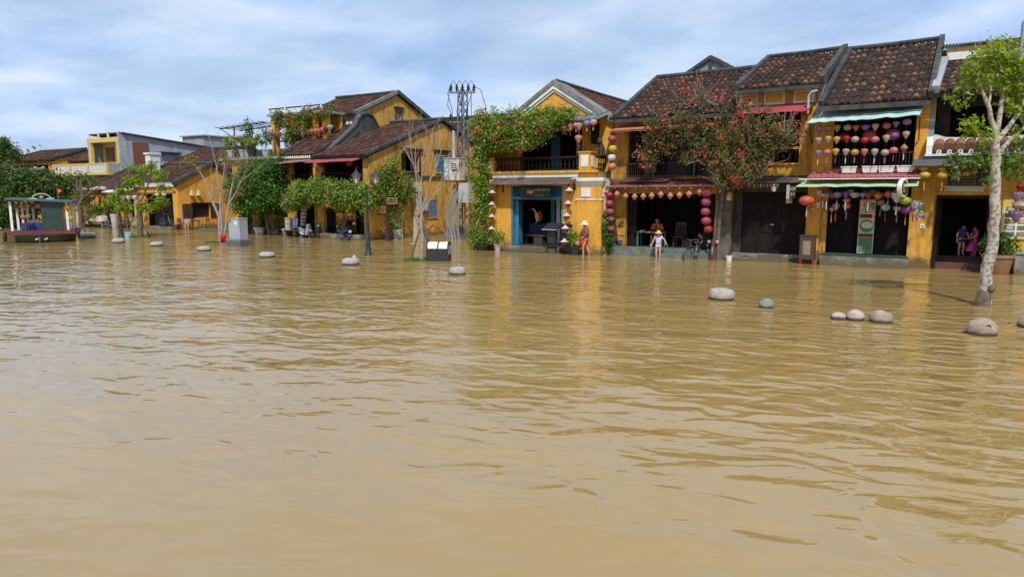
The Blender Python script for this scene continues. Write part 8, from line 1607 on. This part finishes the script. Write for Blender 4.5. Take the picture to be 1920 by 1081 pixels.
# woman walking through the water
W_ = person('woman in brown jacket and cream hat wading past the cafe with red shorts', (-13.85, 29.9, -.1), R(-60), 1.02,
            dict(le=(.22, .04, 1.1), lw=(.2, -.12, .95), lh=(.19, -.2, .92), re=(-.24, .05, 1.1), rw=(-.22, -.1, .9), rh=(-.21, -.17, .86), lk=(.1, -.12, .5), la=(.1, -.1, .09), lt=(.11, -.25, .03), rk=(-.1, .05, .5), ra=(-.1, .2, .1), rt=(-.11, .07, .03), hea=(0, -.05, 1.5), top=(0, -.05, 1.58)),
            SKN, P('jacket_brown', (.24, .09, .055), (.17, .062, .04), 8, .85), P('shorts_red', (.55, .02, .03), (.45, .015, .025), 6, .8), ('bucket', HATW), 1.3, sleeves='long')
t = thing('plastic_bag', 'red plastic bag carried by the woman in brown', 'bag', (-13.95, 29.75, .5)); MB().ball((-13.98, 29.78, .62), .15, .13, .2).tube([(-13.98, 29.78, .78), (-13.97, 29.8, .88)], [.05, .015], 6).build('bag', P('bag_red', (.6, .02, .04), (.5, .02, .03), 9, .35), t, smooth=True)
t = thing('plastic_bag', 'small white plastic bag carried by the woman in brown', 'bag', (-14.2, 29.7, .5)); MB().ball((-14.2, 29.72, .62), .12, .11, .15).tube([(-14.2, 29.72, .74), (-14.12, 29.74, .86)], [.04, .012], 6).build('bag', P('bag_white', (.68, .72, .78), (.6, .65, .7), 9, .35), t, smooth=True)
# girl with the visor
person('girl in lilac T-shirt, patterned shorts and straw sun hat wading before the open shop', (-10.4, 30.38, -.1), R(18), .80,
       dict(ls=(.16, 0, 1.34), le=(.34, .02, 1.16), lw=(.44, -.03, .96), lh=(.48, -.04, .88), re=(-.27, .02, 1.12), rw=(-.36, -.05, .9), rh=(-.40, -.08, .8)),
       (.55, .33, .24), P('tee_lilac', (.50, .36, .62), (.62, .58, .68), 14, .85, rpos=(.45, .6)), P('shorts_pattern', (.62, .66, .68), (.30, .42, .58), 16, .85, rpos=(.45, .55)), ('visor', P('hat_straw', (.66, .42, .22), (.56, .34, .17), 20, .85)), hairlong=True)
# man in orange at the table
person('man in orange T-shirt sitting at the turquoise table looking at his phone', (-11.15, 32.4, .4), R(12), 1.02,
       dict(pel=(0, 0, .55), wai=(0, -.03, .7), che=(0, -.09, .9), nec=(0, -.14, 1.06), hea=(0, -.2, 1.13), top=(0, -.22, 1.2), ls=(.19, -.1, .98), le=(.27, -.2, .76), lw=(.1, -.38, .86), lh=(.05, -.42, .9), rs=(-.19, -.1, .98), re=(-.27, -.2, .76), rw=(-.1, -.38, .86), rh=(-.05, -.42, .9),
            lp=(.1, -.02, .52), lk=(.22, -.45, .5), la=(.24, -.42, .09), lt=(.26, -.57, .03), rp=(-.1, -.02, .52), rk=(-.22, -.45, .5), ra=(-.24, -.42, .09), rt=(-.26, -.57, .03)),
       (.44, .24, .17), P('tee_orange', (.75, .12, .02), (.65, .09, .015), 6, .85), P('shorts_dark', (.04, .04, .05)), None, hair=(.28, .26, .25))
t = thing('mobile_phone', 'dark mobile phone held by the man in orange', 'phone', (-11.15, 31.9, 1.3)); MB().obox((-11.07, 31.93, 1.36), (.075, .012, .15), Matrix.Rotation(R(-35), 3, 'X')).build('phone', IRON, t)
# crouching person in black by the bicycle
person('person in black sitting on the shop plinth edge behind the bicycle', (-8.45, 31.15, .0), R(-55), .98,
       dict(pel=(0, .05, .55), wai=(0, 0, .68), che=(0, -.1, .86), nec=(0, -.2, 1.0), hea=(0, -.28, 1.06), top=(0, -.3, 1.14), ls=(.17, -.14, .94), le=(.24, -.3, .72), lw=(.05, -.42, .72), lh=(-.03, -.44, .74), rs=(-.17, -.14, .94), re=(-.24, -.3, .72), rw=(-.05, -.42, .74), rh=(.03, -.44, .76),
            lp=(.1, .0, .52), lk=(.14, -.38, .62), la=(.12, -.38, .2), lt=(.12, -.52, .14), rp=(-.1, 0, .52), rk=(-.14, -.38, .62), ra=(-.12, -.38, .2), rt=(-.12, -.52, .14)),
       SKN, P('cloth_black', (.012, .012, .014), (.02, .02, .022), 6, .8), P('cloth_black'), None, legs='long', hairlong=True)
# two children in the right-hand doorway
person('boy in navy T-shirt and shorts standing in the right-hand doorway', (1.35, 32.5, .5), R(20), .74, dict(hea=(.03, -.05, 1.5), top=(.04, -.06, 1.58), le=(.26, -.04, 1.1), lw=(.24, -.2, .95), lh=(.22, -.27, .93)), (.5, .3, .22), P('navy_tee', (.02, .03, .14), None, 6, .8), P('navy_short', (.015, .025, .10), None, 6, .8))
person('girl in magenta dress standing beside the boy in the right-hand doorway', (1.78, 32.4, .5), R(-60), .72, dict(hea=(0, -.06, 1.48), top=(0, -.08, 1.56), le=(.22, -.1, 1.1), lw=(.12, -.28, 1.0), lh=(.08, -.34, .98), re=(-.22, -.1, 1.1), rw=(-.12, -.28, 1.0), rh=(-.08, -.34, .98)), (.5, .3, .22), P('dress_magenta', (.34, .02, .14), (.28, .015, .11), 6, .8), None, None, skirt=P('dress_magenta'), hairlong=True)
# child at the cottage
person('child in pink sitting at the low table by the cottage gable', (-50.3, 33.5, 0), R(40), .8, dict(pel=(0, 0, .5), wai=(0, -.03, .65), che=(0, -.05, .85), nec=(0, -.06, 1.0), hea=(0, -.08, 1.1), top=(0, -.08, 1.18), ls=(.17, -.04, .94), le=(.22, -.1, .7), lw=(.15, -.25, .65), lh=(.12, -.3, .66), rs=(-.17, -.04, .94), re=(-.22, -.1, .7), rw=(-.15, -.25, .65), rh=(-.12, -.3, .66), lp=(.1, -.02, .48), lk=(.12, -.4, .48), la=(.12, -.4, .05), lt=(.12, -.52, .0), rp=(-.1, -.02, .48), rk=(-.12, -.4, .48), ra=(-.12, -.4, .05), rt=(-.12, -.52, .0)), (.5, .3, .22), P('tee_pink', (.6, .25, .25), None, 6, .8), P('shorts_dark'))
